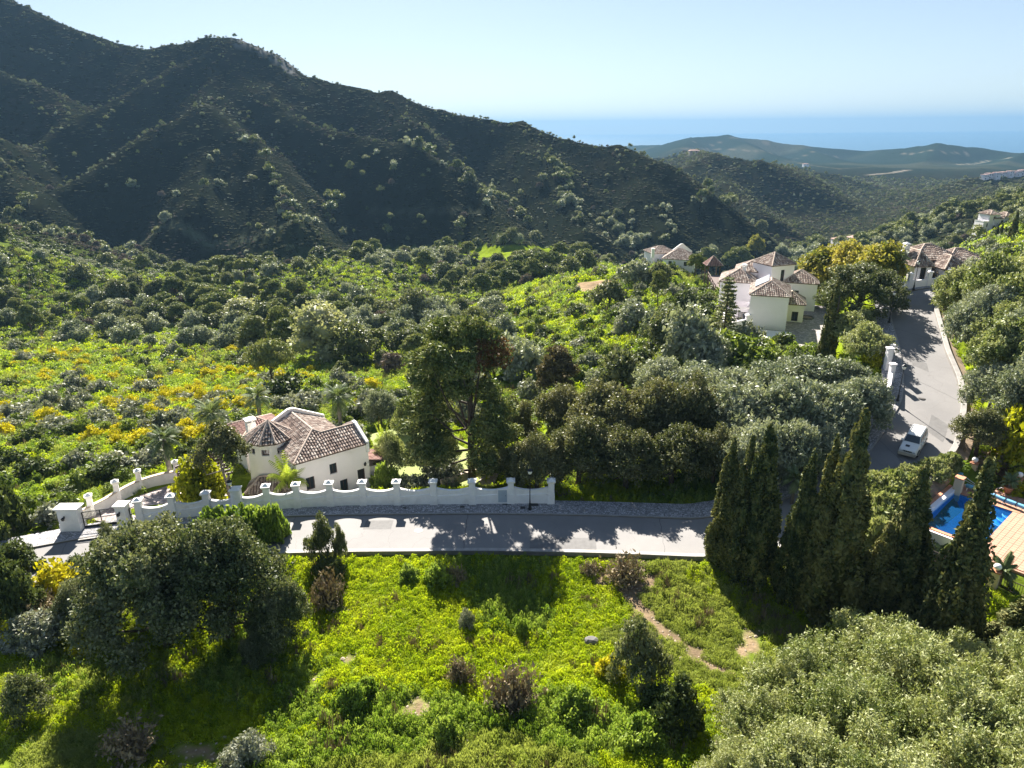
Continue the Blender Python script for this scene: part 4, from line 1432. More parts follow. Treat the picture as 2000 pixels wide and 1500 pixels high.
mb = MB(); q = P(1396, 621, .5); mb.box((q[0], q[1], .75), (2.2, .9, .3)); mb.box((q[0] + .5, q[1], .93), (1.0, .8, .06))
tag(mb.build('garden_bench', M['stone_white']), 'white stone bench on the bright lawn left of the stepped house', 'bench')
# round flower bed in the courtyard
q = P(1575, 621, 1.25)
r = thing('flower_bed', 'round kerbed flower bed in the shaded courtyard', 'flower bed', tuple(q))
mb = MB()
for k in range(16):
    an = k * math.pi / 8; mb.box((q[0] + 1.1 * math.cos(an), q[1] + 1.1 * math.sin(an), 1.36), (.4, .16, .24), an + math.pi / 2)
mb.build('kerb_ring', M['rock'], r)
mb = MB(); mb.lathe((q[0], q[1], 1.27), [(1.05, 0), (.7, .12), (.1, .18)], 14); mb.build('soil', M['soil'], r)

# white gate walls on the upper pavement, beside the driveway
gp = thing('gate_walls', 'white gate walls with tall piers where the house driveway meets the upper pavement', 'wall', tuple(P(1732, 720, 6)))
for (u, v, z, w, h) in ((1731, 720, 5.9, .55, 2.4), (1738, 745, 5.2, .5, 2.0), (1737, 700, 6.4, .5, 1.6)):
    q = P(u, v, z); mb = MB(); mb.box((q[0], q[1], z + h / 2 - .5), (w, w, h + 1)); mb.box((q[0], q[1], z + h + .06), (w * 1.3, w * 1.3, .16)); mb.build('pier', M['wall_white'], gp)
for p, q, h in ((P(1731, 720, 5.9), P(1738, 700, 6.4), 1.6), (P(1738, 745, 5.2), P(1733, 775, 4.6), 1.2)):
    mb = MB(); mb.bar(p + [0, 0, h / 2 - .6], q + [0, 0, h / 2 - .6], .28, h + 1.2); mb.build('wall_panel', M['wall_white'], gp)

# ------------------------------------------------------------------ hill villa at the top of the road
HV = thing('hill_villa', 'low white villa with arched grille window at the top bend of the road', 'house', tuple(P(1820, 548, 10.8)))
a, b = P(1779, 552, 10.7), P(1815, 552, 10.8)
c0 = (a + b)[:2] / 2; wA = math.hypot(*(b - a)[:2]) + .1
r3 = .05
hbox(HV, c0 + [0, 2.6], wA, 5.0, r3, 9.5, 13.35, 1.7, {0: [(.9, 1.75, 10.9, 12.9, 'window', 'glass', 2)]})
c1 = P(1822, 530, 12)[:2] + np.array([.6, 3.5])
hbox(HV, c1, 7.0, 6.0, r3, 9.5, 13.7, 1.7, {0: [(3.4, 4.9, 10.9, 12.8, 'window', 'glass', 3)]}, nm='main_wall')
c2 = P(1858, 552, 10.9)[:2] + np.array([.3, 2.2])
hbox(HV, c2, 3.9, 5.0, r3, 9.5, 13.0, 1.4, {}, nm='right_wall')
c3 = c1 + [6.0, 2.0]
hbox(HV, c3, 6.0, 5.0, r3, 9.5, 13.0, 1.4, {}, nm='far_wall')
q = c0 + np.array([-1.0, 3.4]); chimney(HV, (q[0], q[1], 13.5), .7, 2.0)
hw_ = thing('boundary_wall', 'low white boundary wall with tall piers before the hill villa', 'wall', tuple(P(1780, 562, 10.5)))
pts_ = [P(1735, 567, 10.2), P(1776, 562, 10.5), P(1813, 558, 10.7), P(1849, 554, 10.9)]
for p, q in zip(pts_[:-1], pts_[1:]):
    mb = MB(); mb.bar(p + [0, .15, .2], q + [0, .15, .2], .25, 1.5); mb.build('wall_panel', M['wall_white'], hw_)
for q in pts_[1:]:
    mb = MB(); mb.box((q[0], q[1] + .15, q[2] + .7), (.5, .5, 2.4)); mb.box((q[0], q[1] + .15, q[2] + 1.95), (.66, .66, .16)); mb.box((q[0], q[1] + .15, q[2] + 2.12), (.5, .5, .2), taper=.1); mb.build('pier', M['wall_white'], hw_)
rl_ = thing('railing', 'dark railing on the white boundary wall left of the hill villa', 'railing', tuple(pts_[0]))
mb = MB(); p, q = pts_[0] + [0, .15, .95], pts_[1] + [0, .15, .95]
mb.bar(p + [0, 0, .8], q + [0, 0, .8], .04)
for k in range(16): mb.bar(p + (q - p) * k / 15, p + (q - p) * k / 15 + [0, 0, .8], .03)
mb.build('bars', M['black_metal'], rl_)['kind'] = 'stuff'

# ------------------------------------------------------------------ houses farther off
def far_house(label, parts, tile=True, nm='distant_house', w_tile=.34):
    p0 = parts[0][0]
    t = thing(nm, label, 'house', tuple(p0))
    for (p, w, d, rot, h, rh, win) in parts:
        hl = {}
        if win:
            n = max(1, int(w / 3.2)); s = w / n
            hl = {0: [(s * (k + .5) - .45, s * (k + .5) + .45, p[2] + h - 1.9, p[2] + h - .7) for k in range(n)] + ([(s * (k + .5) - .5, s * (k + .5) + .5, p[2] + h - 4.9, p[2] + h - 3.2) for k in range(n)] if h > 5.5 else [])}
        hbox(t, p[:2] + np.array([0, d / 2]), w, d, rot, p[2] - 2.2, p[2] + h, rh, hl, tile=tile and bool(rh), w_tile=w_tile, ridge=tile)
    return t
h4 = far_house('white house with brown gabled roof behind the crest pines', [(P(1332, 524, -5.5), 8.5, 7.5, -.35, 2.6, 2.4, True), (P(1292, 515, -5.5), 7.5, 6, .2, 3.2, 1.5, False)], tile=True)
q = P(1280, 505, -2.2); chimney(h4, (q[0], q[1] + 4, -2.6), .8, 2.6, False)
a_, b_ = P(1322, 492, -1.4), P(1347, 492, -1.4)
gable_end(h4, (a_[0], a_[1] + 6), (b_[0] + 2, b_[1] + 6), -2.4, 1.9, rise=.5)
gz = thing('gazebo', 'brown pyramid-roofed gazebo on posts left of the stepped house', 'gazebo', tuple(P(1391, 533, -1)))
g0 = P(1391, 533, -1)
for i, j in ((-1, -1), (1, -1), (1, 1), (-1, 1)):
    mb = MB(); mb.bar((g0[0] + i * 1.35, g0[1] + j * 1.35, -4), (g0[0] + i * 1.35, g0[1] + j * 1.35, 1.4), .22); mb.build('post', M['dark_wood'], gz)
po, rl = hip(rect_ := [np.array([g0[0] + i * 1.5, g0[1] + j * 1.5]) for i, j in ((-1, -1), (1, -1), (1, 1), (-1, 1))], 1.4, 1.7, .4)
tile_roof(gz, po, 'redroof', ridges=rl, w=.4)
dk = thing('wooden_deck', 'long dark timber deck with handrail running from the gazebo', 'deck', tuple(P(1396, 545, -1)))
q0, q1 = P(1392, 540, -1.2), P(1408, 566, -.2)
for k in range(14):
    c = q0 + (q1 - q0) * k / 13
    mb = MB(); mb.box((c[0] + .6, c[1], c[2] + .1), (3.4, (q0[1] - q1[1]) / 14.2 * -1 if q1[1] > q0[1] else (q0[1] - q1[1]) / 14.2, .1)); mb.build('plank', M['dark_wood'], dk)
mb = MB(); mb.bar(q0 + [-1.2, 0, 1.1], q1 + [-1.2, 0, 1.1], .12)
for k in range(6):
    c = q0 + (q1 - q0) * k / 5; mb.bar(c + [-1.2, 0, -3], c + [-1.2, 0, 1.1], .14)
mb.build('handrail', M['dark_wood'], dk)
g = ground(1945, 452)
sc2 = g[1] * .94 / 1350
def fp(u, v, g=g):
    """point above the ground plane of the far house, same distance"""
    d = ray(u, v); t = g[1] / d[1]
    return d * t + [0, 0, CAM_H]
far_house('large white house with porch roofs and cypresses on the right hillside', [((fp(1937, 447)), 3.6, 5, .1, 4.6, 1.0, True), (fp(1953, 447) , 5.4, 5, .1, 3.4, 1.1, True), (fp(1926, 448), 3.2, 4, .1, 2.6, 0, True), (fp(1967, 447), 3.4, 5, .1, 4.0, 1.0, True), (fp(1956, 452) - [0, 3, 0], 9, 2.6, .1, 1.2, 0, False)])
mb = MB(); p, q = fp(1972, 452) - [0, 1, 1], fp(2030, 462) - [0, 1, 1]; mb.bar(p, q, .4, 2.2)
tag(mb.build('retaining_wall', M['wall_white']), 'white retaining wall stepping down right of the hillside house', 'wall')
for (u, v, n, lab) in ((1934, 347, 3, 'left cluster of tiny white houses on the far right hill'), (1966, 344, 4, 'middle cluster of tiny white houses on the far right hill'), (1998, 340, 3, 'right cluster of tiny white houses on the far right hill')):
    g_ = ground(u, v + 3)
    t = thing('terraced_houses', lab, 'houses', tuple(g_), 'white houses on the far right hill')
    for k in range(n):
        c = g_[:2] + np.array([(k - n / 2) * 7.0 + 3, (k % 2) * 3]); z = g_[2] + (k % 3) * 1.2
        block(t, c, 6.2, 7, .2, z - 5, z + 5.4, {0: [(1, 2, z + 3, z + 4.4), (4, 5, z + 3, z + 4.4), (1, 2.2, z, z + 1.8)]}, 'wall_white', 'wall', False)
        mb = MB(); mb.box((c[0], c[1], z + 5.55), (6.6, 7.4, .3), .2); mb.build('roof', M['redroof'], t)
for (u, v, w, h, lab, mt) in ((1356, 300, 16, 4, 'reddish house on the crest of the second hill', 'coping'), (1574, 325, 14, 6, 'small white house on the far ridge', 'wall_white'), (1682, 476, 13, 3, 'long low white building in the valley wood', 'wall_white'), (1640, 478, 7, 3, 'short white building left of the long low one', 'wall_white')):
    g_ = ground(u, v + 1)
    t = thing('distant_house', lab, 'house', tuple(g_))
    z = g_[2] + 1
    cs = block(t, g_[:2] + [0, 3], w, 7, .1, z - 6, z + h, {0: [(w * .15, w * .3, z + h - 2.4, z + h - 1), (w * .6, w * .75, z + h - 2.4, z + h - 1)]}, mt, 'wall', False)
    po, rl = hip(cs, z + h, 1.6, .4)
    tile_roof(t, po, 'redroof', name='roof', tile=False)
    EXTRA.append(np.array(cs))

# ------------------------------------------------------------------ pool terrace
wt = POOL_Z - .16
c_tl, c_l, c_tr = PP(1866, 962), PP(1797, 1022), PP(1981, 1003)
ex = c_l - c_tl; Lx = np.linalg.norm(ex); ex = ex / Lx
ey = (c_tr - c_tl) - ex * np.dot(c_tr - c_tl, ex); Ly = np.linalg.norm(ey); ey = ey / Ly
ang = math.atan2(ex[1], ex[0])
def PL(s, t, z=0):
    q = c_tl + ex * s + ey * t
    return np.array([q[0], q[1], POOL_Z + z])
def m_water():
    m, t, b = nodes('pool_water')
    b.inputs['Base Color'].default_value = (.015, .13, .38, 1)
    b.inputs['Roughness'].default_value = .04
    b.inputs['IOR'].default_value = 1.33
    bump(t, b, noise(t, 2.2, 3), .15, .05)
    tr = N(t, 'ShaderNodeBsdfTransparent')
    tr.inputs['Color'].default_value = (.45, .78, 1, 1)
    mx = N(t, 'ShaderNodeMixShader'); mx.inputs[0].default_value = .28
    t.links.new(tr.outputs[0], mx.inputs[1]); t.links.new(b.outputs[0], mx.inputs[2])
    t.links.new(mx.outputs[0], t.nodes['Material Output'].inputs['Surface'])
    return m
M['water'] = m_water()
M['mosaic'] = m_plain('blue_mosaic', (.06, .30, .62), .4, .4, 7)
EXTRA.append(np.array([PL(-.9, -1.2)[:2], PL(Lx + 1.5, -1.2)[:2], PL(Lx + 1.5, Ly + 6)[:2], PL(-.9, Ly + 6)[:2]]))
M['step_edge'] = m_plain('white_step_edge', (.7, .75, .8), .4, .05, 2)
pl = thing('swimming_pool', 'rectangular blue swimming pool with curved white-edged steps beyond the cypresses', 'pool', tuple(PL(Lx / 2, Ly / 2)))
D_ = -1.5
mb = MB()
fl = [PL(0, 0, D_), PL(Lx, 0, D_), PL(Lx, Ly, D_), PL(0, Ly, D_)]
tp = [PL(0, 0, 0), PL(Lx, 0, 0), PL(Lx, Ly, 0), PL(0, Ly, 0)]
mb.add(fl + tp, [(0, 1, 2, 3), (3, 2, 6, 7), (2, 1, 5, 6), (1, 0, 4, 5), (0, 3, 7, 4)])
mb.build('basin', M['mosaic'], pl)
mb = MB(); mb.add([PL(.01, .01, -.14), PL(Lx - .01, .01, -.14), PL(Lx - .01, Ly - .01, -.14), PL(.01, Ly - .01, -.14)], [(3, 2, 1, 0)]); mb.build('water', M['water'], pl)
for k, rr in enumerate((1.7, 1.25, .8)):
    V = [PL(.02, Ly - .02, -.95 + k * .27)]
    for i in range(9):
        an = math.pi / 2 * i / 8; V.append(PL(.02 + rr * math.sin(an), Ly - .02 - rr * math.cos(an), -.95 + k * .27))
    W = V + [q - [0, 0, .3] for q in V]
    n = len(V); mb = MB(); mb.add(W, [tuple(range(n))[::-1]] + [(i, i + 1, n + i + 1, n + i) for i in range(1, n - 1)])
    o = mb.build('step', M['mosaic'], pl)
    mb = MB(); mb.tube([q + [0, 0, .02] for q in V[1:]], .045, 5); mb.build('edge', M['step_edge'], o)
# coping
def slab(parent, s0, s1, t0, t1, z0, z1, mat, name):
    q = [PL(s0, t0), PL(s1, t0), PL(s1, t1), PL(s0, t1)]
    mb = MB(); mb.prism([(p[0], p[1]) for p in q], POOL_Z + z0, POOL_Z + z1); return mb.build(name, M[mat], parent)
slab(pl, -.35, -.0, -.3, Ly + .3, -.1, .05, 'terracotta', 'coping')
slab(pl, Lx, Lx + .35, -.3, Ly + .0, -.1, .05, 'terracotta', 'coping')
rw = thing('pool_wall', 'white wall with terracotta coping along the far long side of the pool', 'wall', tuple(PL(Lx / 2, -.4)))
slab(rw, -.3, Lx + .5, -.62, -.02, -2.2, .35, 'wall_white', 'wall')
slab(rw, -.3, Lx + .5, -.68, -.40, .352, .44, 'terracotta', 'coping')
ow = thing('outer_wall', 'white outer wall under the near end of the pool behind the cypresses', 'wall', tuple(PL(Lx + .5, 2)))
slab(ow, Lx + .36, Lx + .6, -.6, Ly + 3, -2.6, -.02, 'wall_white', 'wall')
# terrace tiles, each its own piece
M['terr'] = m_tile('terrace_tile', [(.34, .17, .11), (.40, .21, .14), (.46, .26, .18)], (.34, .2, .14))
M['mortar'] = m_plain('terrace_mortar', (.36, .20, .135), .9, .1, 3)
te = link('terrace', None); te['kind'] = 'structure'; te.location = tuple(PL(3, Ly + 2))
mb = MB(); q = [PL(-3.2, Ly + .0), PL(Lx + 1.6, Ly + .0), PL(Lx + 1.6, Ly + 8), PL(-3.2, Ly + 8)]
mb.prism([(p[0], p[1]) for p in q], POOL_Z - 2, POOL_Z - .03); mb.build('bedding', M['mortar'], te)
mb = MB(); q = [PL(-3.2, -.6), PL(-.36, -.6), PL(-.36, Ly + .0), PL(-3.2, Ly + 0)]
mb.prism([(p[0], p[1]) for p in q], POOL_Z - 2, POOL_Z - .03); mb.build('bedding', M['mortar'], te)
tw, tl = .40, .40
mb = MB(); mb.box((0, 0, 0), (tl - .015, tw - .015, .06), 0, taper=.98)
tm = mesh('tile', np.vstack(mb.v), mb.f, M['terr'])
cells = []
for i in range(-8, int((Lx + 1.6) / tl)):
    for j in range(-2, 26):
        s, t = (i + .5) * tl, (j + .5) * tw
        if s < -3.15 or (0 - .36 < s and t < Ly) or (s < 0 and t < -.5):
            continue
        if s < 0 or t > Ly:
            p = PL(s, t, -.0)
            u, v = proj(*p)
            if u < 2040: cells.append((v, s, t))
cells.sort(key=lambda c: abs(c[0] - 1060))
for k, (_, s, t) in enumerate(cells[:300]):
    p = PL(s, t, random.uniform(-.004, .004)) - np.array(te.location)
    o = bpy.data.objects.new('tile', tm); COL.objects.link(o); o.parent = te; o.location = p; o.rotation_euler = (0, 0, ang + random.uniform(-.006, .006))
rest = cells[300:]
if rest:
    mb = MB()
    for _, s, t in rest:
        p = PL(s, t); mb.box(p, (tl - .015, tw - .015, .06), ang)
    mb.build('tiles', M['terr'], te)['kind'] = 'stuff'
print('tiles', len(cells))

def pool_pillar(u, v, z, h, globe, label, w=.55):
    p = P(u, v, z)
    r = thing('pool_pillar', label, 'pillar', tuple(p), 'cream pillars round the pool')
    mb = MB(); mb.box((p[0], p[1], z + h / 2 - .4), (w, w, h + .8), ang); mb.build('shaft', M['cream'], r)
    mb = MB(); mb.box((p[0], p[1], z + h + .05), (w * 1.2, w * 1.2, .1), ang); mb.build('cap', M['terracotta'], r)
    if globe:
        mb = MB(); mb.lathe((p[0], p[1], z + h + .1), [(.08, 0), (.1, .04), (.2, .12), (.26, .25), (.25, .36), (.17, .48), (.02, .53)], 14); mb.build('globe_lamp', M['globe'], r, True)
    return p
k1 = pool_pillar(1869, 960, POOL_Z + .1, 1.35, False, 'plain cream pillar with terracotta cap at the far pool corner', .62)
k2 = pool_pillar(1899, 922, 1.5, .9, True, 'globe-topped pillar behind the blue pole at the far end of the pool')
k3 = pool_pillar(1984, 958, 1.35, 1.2, True, 'globe-topped pillar at the right edge beside the potted cycad')
k4 = pool_pillar(1938, 1146, .9, 1.3, True, 'globe-topped pillar on the near edge of the terrace')
def rail(a, b, h, label, n):
    r = thing('railing', label, 'railing', tuple(a), 'wrought iron railings of the pool terrace')
    mb = MB(); mb.bar(a + [0, 0, h], b + [0, 0, h], .045); mb.bar(a + [0, 0, .12], b + [0, 0, .12], .035); mb.build('rail', M['iron'], r)
    mb = MB()
    for k in range(n + 1):
        q = a + (b - a) * k / n; mb.bar(q + [0, 0, .1], q + [0, 0, h], .022)
    mb.build('bars', M['iron'], r)['kind'] = 'stuff'
M['iron'] = m_plain('brown_iron', (.06, .04, .035), .6, .2, 3, metal=.3)
rail(P(1932, 938, 1.4), k3 - [.3, 0, 0], .95, 'wrought iron railing behind the pool cover roller', 14)
rail(k3 + [.3, 0, 0], P(2060, 975, 1.4), .95, 'wrought iron railing right of the potted cycad', 14)
rail(k4 + [.3, -.1, 0], P(2060, 1195, .9), .95, 'wrought iron railing on the near edge of the terrace', 22)
rail(P(1915, 1140, .9), k4 - [.3, 0, 0], .95, 'short iron railing left of the near globe pillar', 5)
rail(P(1797, 1085, .4), P(1850, 1110, .4), .9, 'iron railing below the white outer wall of the pool', 12)
mb = MB(); q = [k4 + [-1.2, .2, 0], P(2080, 1200, .9), P(2080, 1215, .9), k4 + [-1.2, -.35, 0]]
mb.prism([(p[0], p[1]) for p in q], -2.2, .88); tag(mb.build('plinth_wall', M['cream']), 'cream plinth under the near railing of the terrace', 'wall')
r = thing('pool_cover_roller', 'long light blue rolled pool cover on an aluminium shaft', 'pool cover', tuple(P(1890, 947, 1.5)))
a, b = P(1888, 948, 1.55), P(2040, 1006, 1.55)
mb = MB(); mb.tube([a + (b - a) * k / 12 + [0, 0, .02 * math.sin(k * 1.7)] for k in range(13)], [.19 + .02 * math.sin(k * 2.1) for k in range(13)], 12); mb.build('rolled_cover', M['blue_cover'], r, True)
mb = MB(); mb.tube([a - (b - a) * .03, a], .06, 8); mb.build('shaft', M['aluminium'], r)
for k in (.02, .5, .98):
    q = a + (b - a) * k; mb = MB(); mb.bar(q - [.2, .2, .4], q, .05); mb.bar(q - [-.2, -.2, .4], q, .05); mb.build('stand', M['aluminium'], r)
for k in (.1, .24, .38, .52, .66, .8):
    q = a + (b - a) * k; e = (b - a) / np.linalg.norm(b - a); mb = MB(); mb.tube([q - e * .03, q + e * .03], .222, 12); mb.build('strap', M['void'], r)
p0, p1 = P(1876, 925, 2.1), P(1908, 948, 1.35)
r = thing('pool_net', 'long-handled pool net with light blue head leaning at the far end', 'pool net', tuple(p0))
mb = MB(); mb.tube([p0, p1], .025, 6); mb.tube([p0 + [-.1, -.15, -.3], p1 + [-.1, -.3, 0]], .02, 6); mb.build('handle', M['aluminium'], r)
mb = MB(); mb.box(p0, (.4, .25, .12), .4); mb.build('head', M['blue_cover'], r)
pp = P(1968, 962, 1.3)
r = thing('plant_pot', 'terracotta pot holding a cycad by the pool railing', 'pot', tuple(pp))
mb = MB(); mb.lathe(pp, [(.24, 0), (.34, .45), (.4, .5), (.4, .58), (.34, .58)], 14); mb.build('pot', M['terracotta'], r, True)
mb = MB(); mb.lathe(pp + [0, 0, .5], [(.33, 0), (.2, .05)], 12); mb.build('soil', M['soil'], r)
POT = pp + np.array([0, 0, .5])
# clutter on the terrace by the railing
mb = MB(); q = P(1946, 955, 1.35)
mb.tube([q, q + [.5, .1, .1], q + [.9, -.2, .1], q + [1.3, .05, .05]], .05, 6); mb.box(q + [.6, -.1, .12], (.3, .2, .18), .5)
tag(mb.build('pool_cleaner', M['aluminium']), 'grey pool cleaning gear lying beyond the blue cover roller', 'tool')

# ------------------------------------------------------------------ the white car
M['paint'] = m_plain('white_car_paint', (.72, .71, .68), .22, .02, 1)
M['paint2'] = m_plain('champagne_bumper', (.42, .38, .31), .35, .04, 1)
M['tyre'] = m_plain('tyre_rubber', (.02, .02, .02), .85, .1, 3)
M['lamp'] = m_plain('headlamp_lens', (.6, .62, .64), .1, .05, 3, metal=.3)
cf, cr = P(1769, 888, 2.95), P(1797, 846, 3.55)
hd = (cf - cr); hd[2] = 0; hd /= np.linalg.norm(hd)
cc = (cf + cr) / 2
_rc, _k = poly_dist(np.array([cc[0]]), np.array([cc[1]]), ROAD_MID)
cz = float(_k[0]) + .0
car = thing('parked_car', 'white off-road estate car on the climbing road beside the tree shadows', 'car', (cc[0], cc[1], cz))
lv = np.array([-hd[1], hd[0], 0])
slope_c = math.atan2(float(poly_dist(np.array([cc[0] - hd[0] * 2]), np.array([cc[1] - hd[1] * 2]), ROAD_MID)[1][0] - poly_dist(np.array([cc[0] + hd[0] * 2]), np.array([cc[1] + hd[1] * 2]), ROAD_MID)[1][0]), 4.0)
def CP(x, y, z):
    """x forward, y left, z up"""
    x, y, z = x * .87, y * .9, z * .9
    q = np.array([cc[0], cc[1], cz]) + hd * x + lv * y
    q[2] += z - x * math.sin(slope_c)
    return q
def loft(secs, name, mat, parent, smooth_=True):
    K = len(secs[0][1]); V, F = [], []
    for x, pr in secs:
        for y, z in pr: V.append(CP(x, y, z))
    for i in range(len(secs) - 1):
        for j in range(K):
            j2 = (j + 1) % K
            F.append((i * K + j, i * K + j2, (i + 1) * K + j2, (i + 1) * K + j))
    F.append(tuple(range(K))[::-1]); F.append(tuple((len(secs) - 1) * K + j for j in range(K)))
    mb = MB(); mb.add(V, F); return mb.build(name, M[mat], parent, smooth_)
def sec(w, z0, z1, t=.06, tw=None):
    tw = tw or w * .93
    return [(-w, z0 + .1), (-w * .96, z0), (w * .96, z0), (w, z0 + .1), (w, z1 - .28), (tw, z1 - t), (tw - .08, z1), (-tw + .08, z1), (-tw, z1 - t), (-w, z1 - .28)]
loft([(2.28, sec(.74, .42, .82)), (2.24, sec(.80, .36, .92)), (2.05, sec(.87, .34, 1.0)), (1.3, sec(.89, .32, 1.08)), (.95, sec(.89, .32, 1.12)), (0, sec(.9, .32, 1.12)), (-1.6, sec(.9, .32, 1.12)), (-2.15, sec(.88, .34, 1.1)), (-2.3, sec(.82, .42, 1.04))], 'body', 'paint', car, False)
def csec(w, z0, z1, tw): return [(-w, z0), (w, z0), (tw, z1 - .07), (tw - .1, z1), (-tw + .1, z1), (-tw, z1 - .07)]
loft([(.98, csec(.82, 1.08, 1.13, .80)), (.32, csec(.82, 1.08, 1.72, .68)), (.0, csec(.82, 1.08, 1.77, .69)), (-1.7, csec(.82, 1.08, 1.78, .69)), (-2.0, csec(.80, 1.08, 1.72, .67)), (-2.2, csec(.78, 1.05, 1.12, .76))], 'cabin', 'paint', car, False)
def cq(pts, name, mat, th=.02, parent=car):
    V = [CP(*p) for p in pts]; n = np.cross(V[1] - V[0], V[2] - V[0]); n /= np.linalg.norm(n)
    if np.dot(n, V[0] - CP(0, 0, 1)) < 0: n = -n
    k = len(V); W = [v + n * th for v in V] + [v - n * .01 for v in V]
    mb = MB(); mb.add(W, [tuple(range(k)), tuple(range(k, 2 * k))[::-1]] + [(i, k + i, k + (i + 1) % k, (i + 1) % k) for i in range(k)]); return mb.build(name, M[mat], parent)
cq([(.92, -.74, 1.17), (.92, .74, 1.17), (.37, .62, 1.68), (.37, -.62, 1.68)], 'windscreen', 'glass', .03)
cq([(-2.17, -.7, 1.2), (-2.17, .7, 1.2), (-2.02, .6, 1.64), (-2.02, -.6, 1.64)], 'rear_window', 'glass', .03)
for s in (1, -1):
    for a, b, c, d, nm in ((.62, -.2, .24, -.2, 'side_window'), (-.28, -1.05, -.28, -1.05, 'side_window'), (-1.13, -1.9, -1.13, -1.85, 'side_window')):
        cq([(a, s * .815, 1.18), (b, s * .815, 1.18), (d, s * .715, 1.62), (c, s * .715, 1.62)], nm, 'glass', .02)
    cq([(2.27, s * .76, .84), (2.27, s * .48, .84), (2.22, s * .5, .68), (2.22, s * .76, .68)], 'headlight', 'lamp', .05)
    mb = MB(); mb.bar(CP(.75, s * .86, 1.2), CP(.75, s * 1.04, 1.2), .1, .14); mb.build('mirror', M['paint'], car)
    mb = MB(); mb.bar(CP(-.0, s * .62, 1.83), CP(-1.7, s * .62, 1.83), .04); mb.build('roof_rail', M['aluminium'], car)
    for x in (1.38, -1.42):
        mb = MB(); mb.tube([CP(x, s * .70, .36), CP(x, s * .93, .36)], .37, 18); wh = mb.build('wheel', M['tyre'], car)
        mb = MB(); mb.tube([CP(x, s * .92, .36), CP(x, s * .945, .36)], .22, 14); mb.build('rim', M['aluminium'], wh)
    for a, b in ((.78, .05), (.02, -.95)):
        cq([(a, s * .9, .5), (b, s * .9, .5), (b, s * .9, .98), (a, s * .9, .98)], 'door', 'paint', .012)
    cq([(1.9, s * .9, .36), (-2.0, s * .9, .36), (-2.0, s * .9, .46), (1.9, s * .9, .46)], 'sill_trim', 'paint2', .03)
mb = MB(); mb.bar(CP(2.3, -.82, .5), CP(2.3, .82, .5), .2, .26); mb.build('front_bumper', M['paint2'], car)
mb = MB(); mb.bar(CP(-2.32, -.8, .5), CP(-2.32, .8, .5), .16, .24); mb.build('rear_bumper', M['paint2'], car)
cq([(2.27, -.44, .86), (2.27, .44, .86), (2.25, .44, .70), (2.25, -.44, .70)], 'grille', 'void', .03)
for k in range(5):
    mb = MB(); mb.bar(CP(2.31, -.36 + k * .18, .71), CP(2.31, -.36 + k * .18, .85), .03); mb.build('grille_bar', M['aluminium'], car)
cq([(2.4, -.26, .56), (2.4, .26, .56), (2.4, .26, .45), (2.4, -.26, .45)], 'number_plate', 'stone_white', .01)
cq([(1.75, -.36, 1.055), (1.75, .02, 1.055), (1.5, .02, 1.1), (1.5, -.36, 1.1)], 'bonnet_scoop', 'void', .04)
for k in range(4):
    mb = MB(); mb.bar(CP(-.2 - k * .42, -.55, 1.80), CP(-.2 - k * .42, .55, 1.80), .05, .03); mb.build('roof_rib', M['paint'], car)
# ------------------------------------------------------------------ plants: leaf by leaf crowns on real limbs
def unit(v):
    return v / (np.linalg.norm(v, axis=-1, keepdims=True) + 1e-9)

def quads(C, Nn, size, aspect, r, up=0.0):
    """one rhombic leaf (or spray) per centre"""
    n = len(C)
    t = unit(np.cross(Nn, r.normal(size=(n, 3)) + 1e-6))
    if up:
        t = unit(t * (1 - up) + np.array([0, 0, 1.0]) * up + r.normal(size=(n, 3)) * .1)
    b = unit(np.cross(Nn, t))
    s = (size * r.uniform(.6, 1.35, n))[:, None]
    l = t * s * aspect * .5
    w = b * s * .5
    q = r.uniform(-.25, .25, n)[:, None]
    V = np.stack([C - l, C + w + l * q, C + l, C - w + l * q], 1).reshape(-1, 3)
    F = np.arange(4 * n).reshape(n, 4)
    return V, F

_ico = None
def ico(sub=1):
    import bmesh
    bm = bmesh.new()
    bmesh.ops.create_icosphere(bm, subdivisions=sub, radius=1)
    V = np.array([v.co[:] for v in bm.verts]); F = np.array([[v.index for v in f.verts] for f in bm.faces])
    bm.free()
    return V, F
ICO1 = ico(1); ICO2 = ico(2)

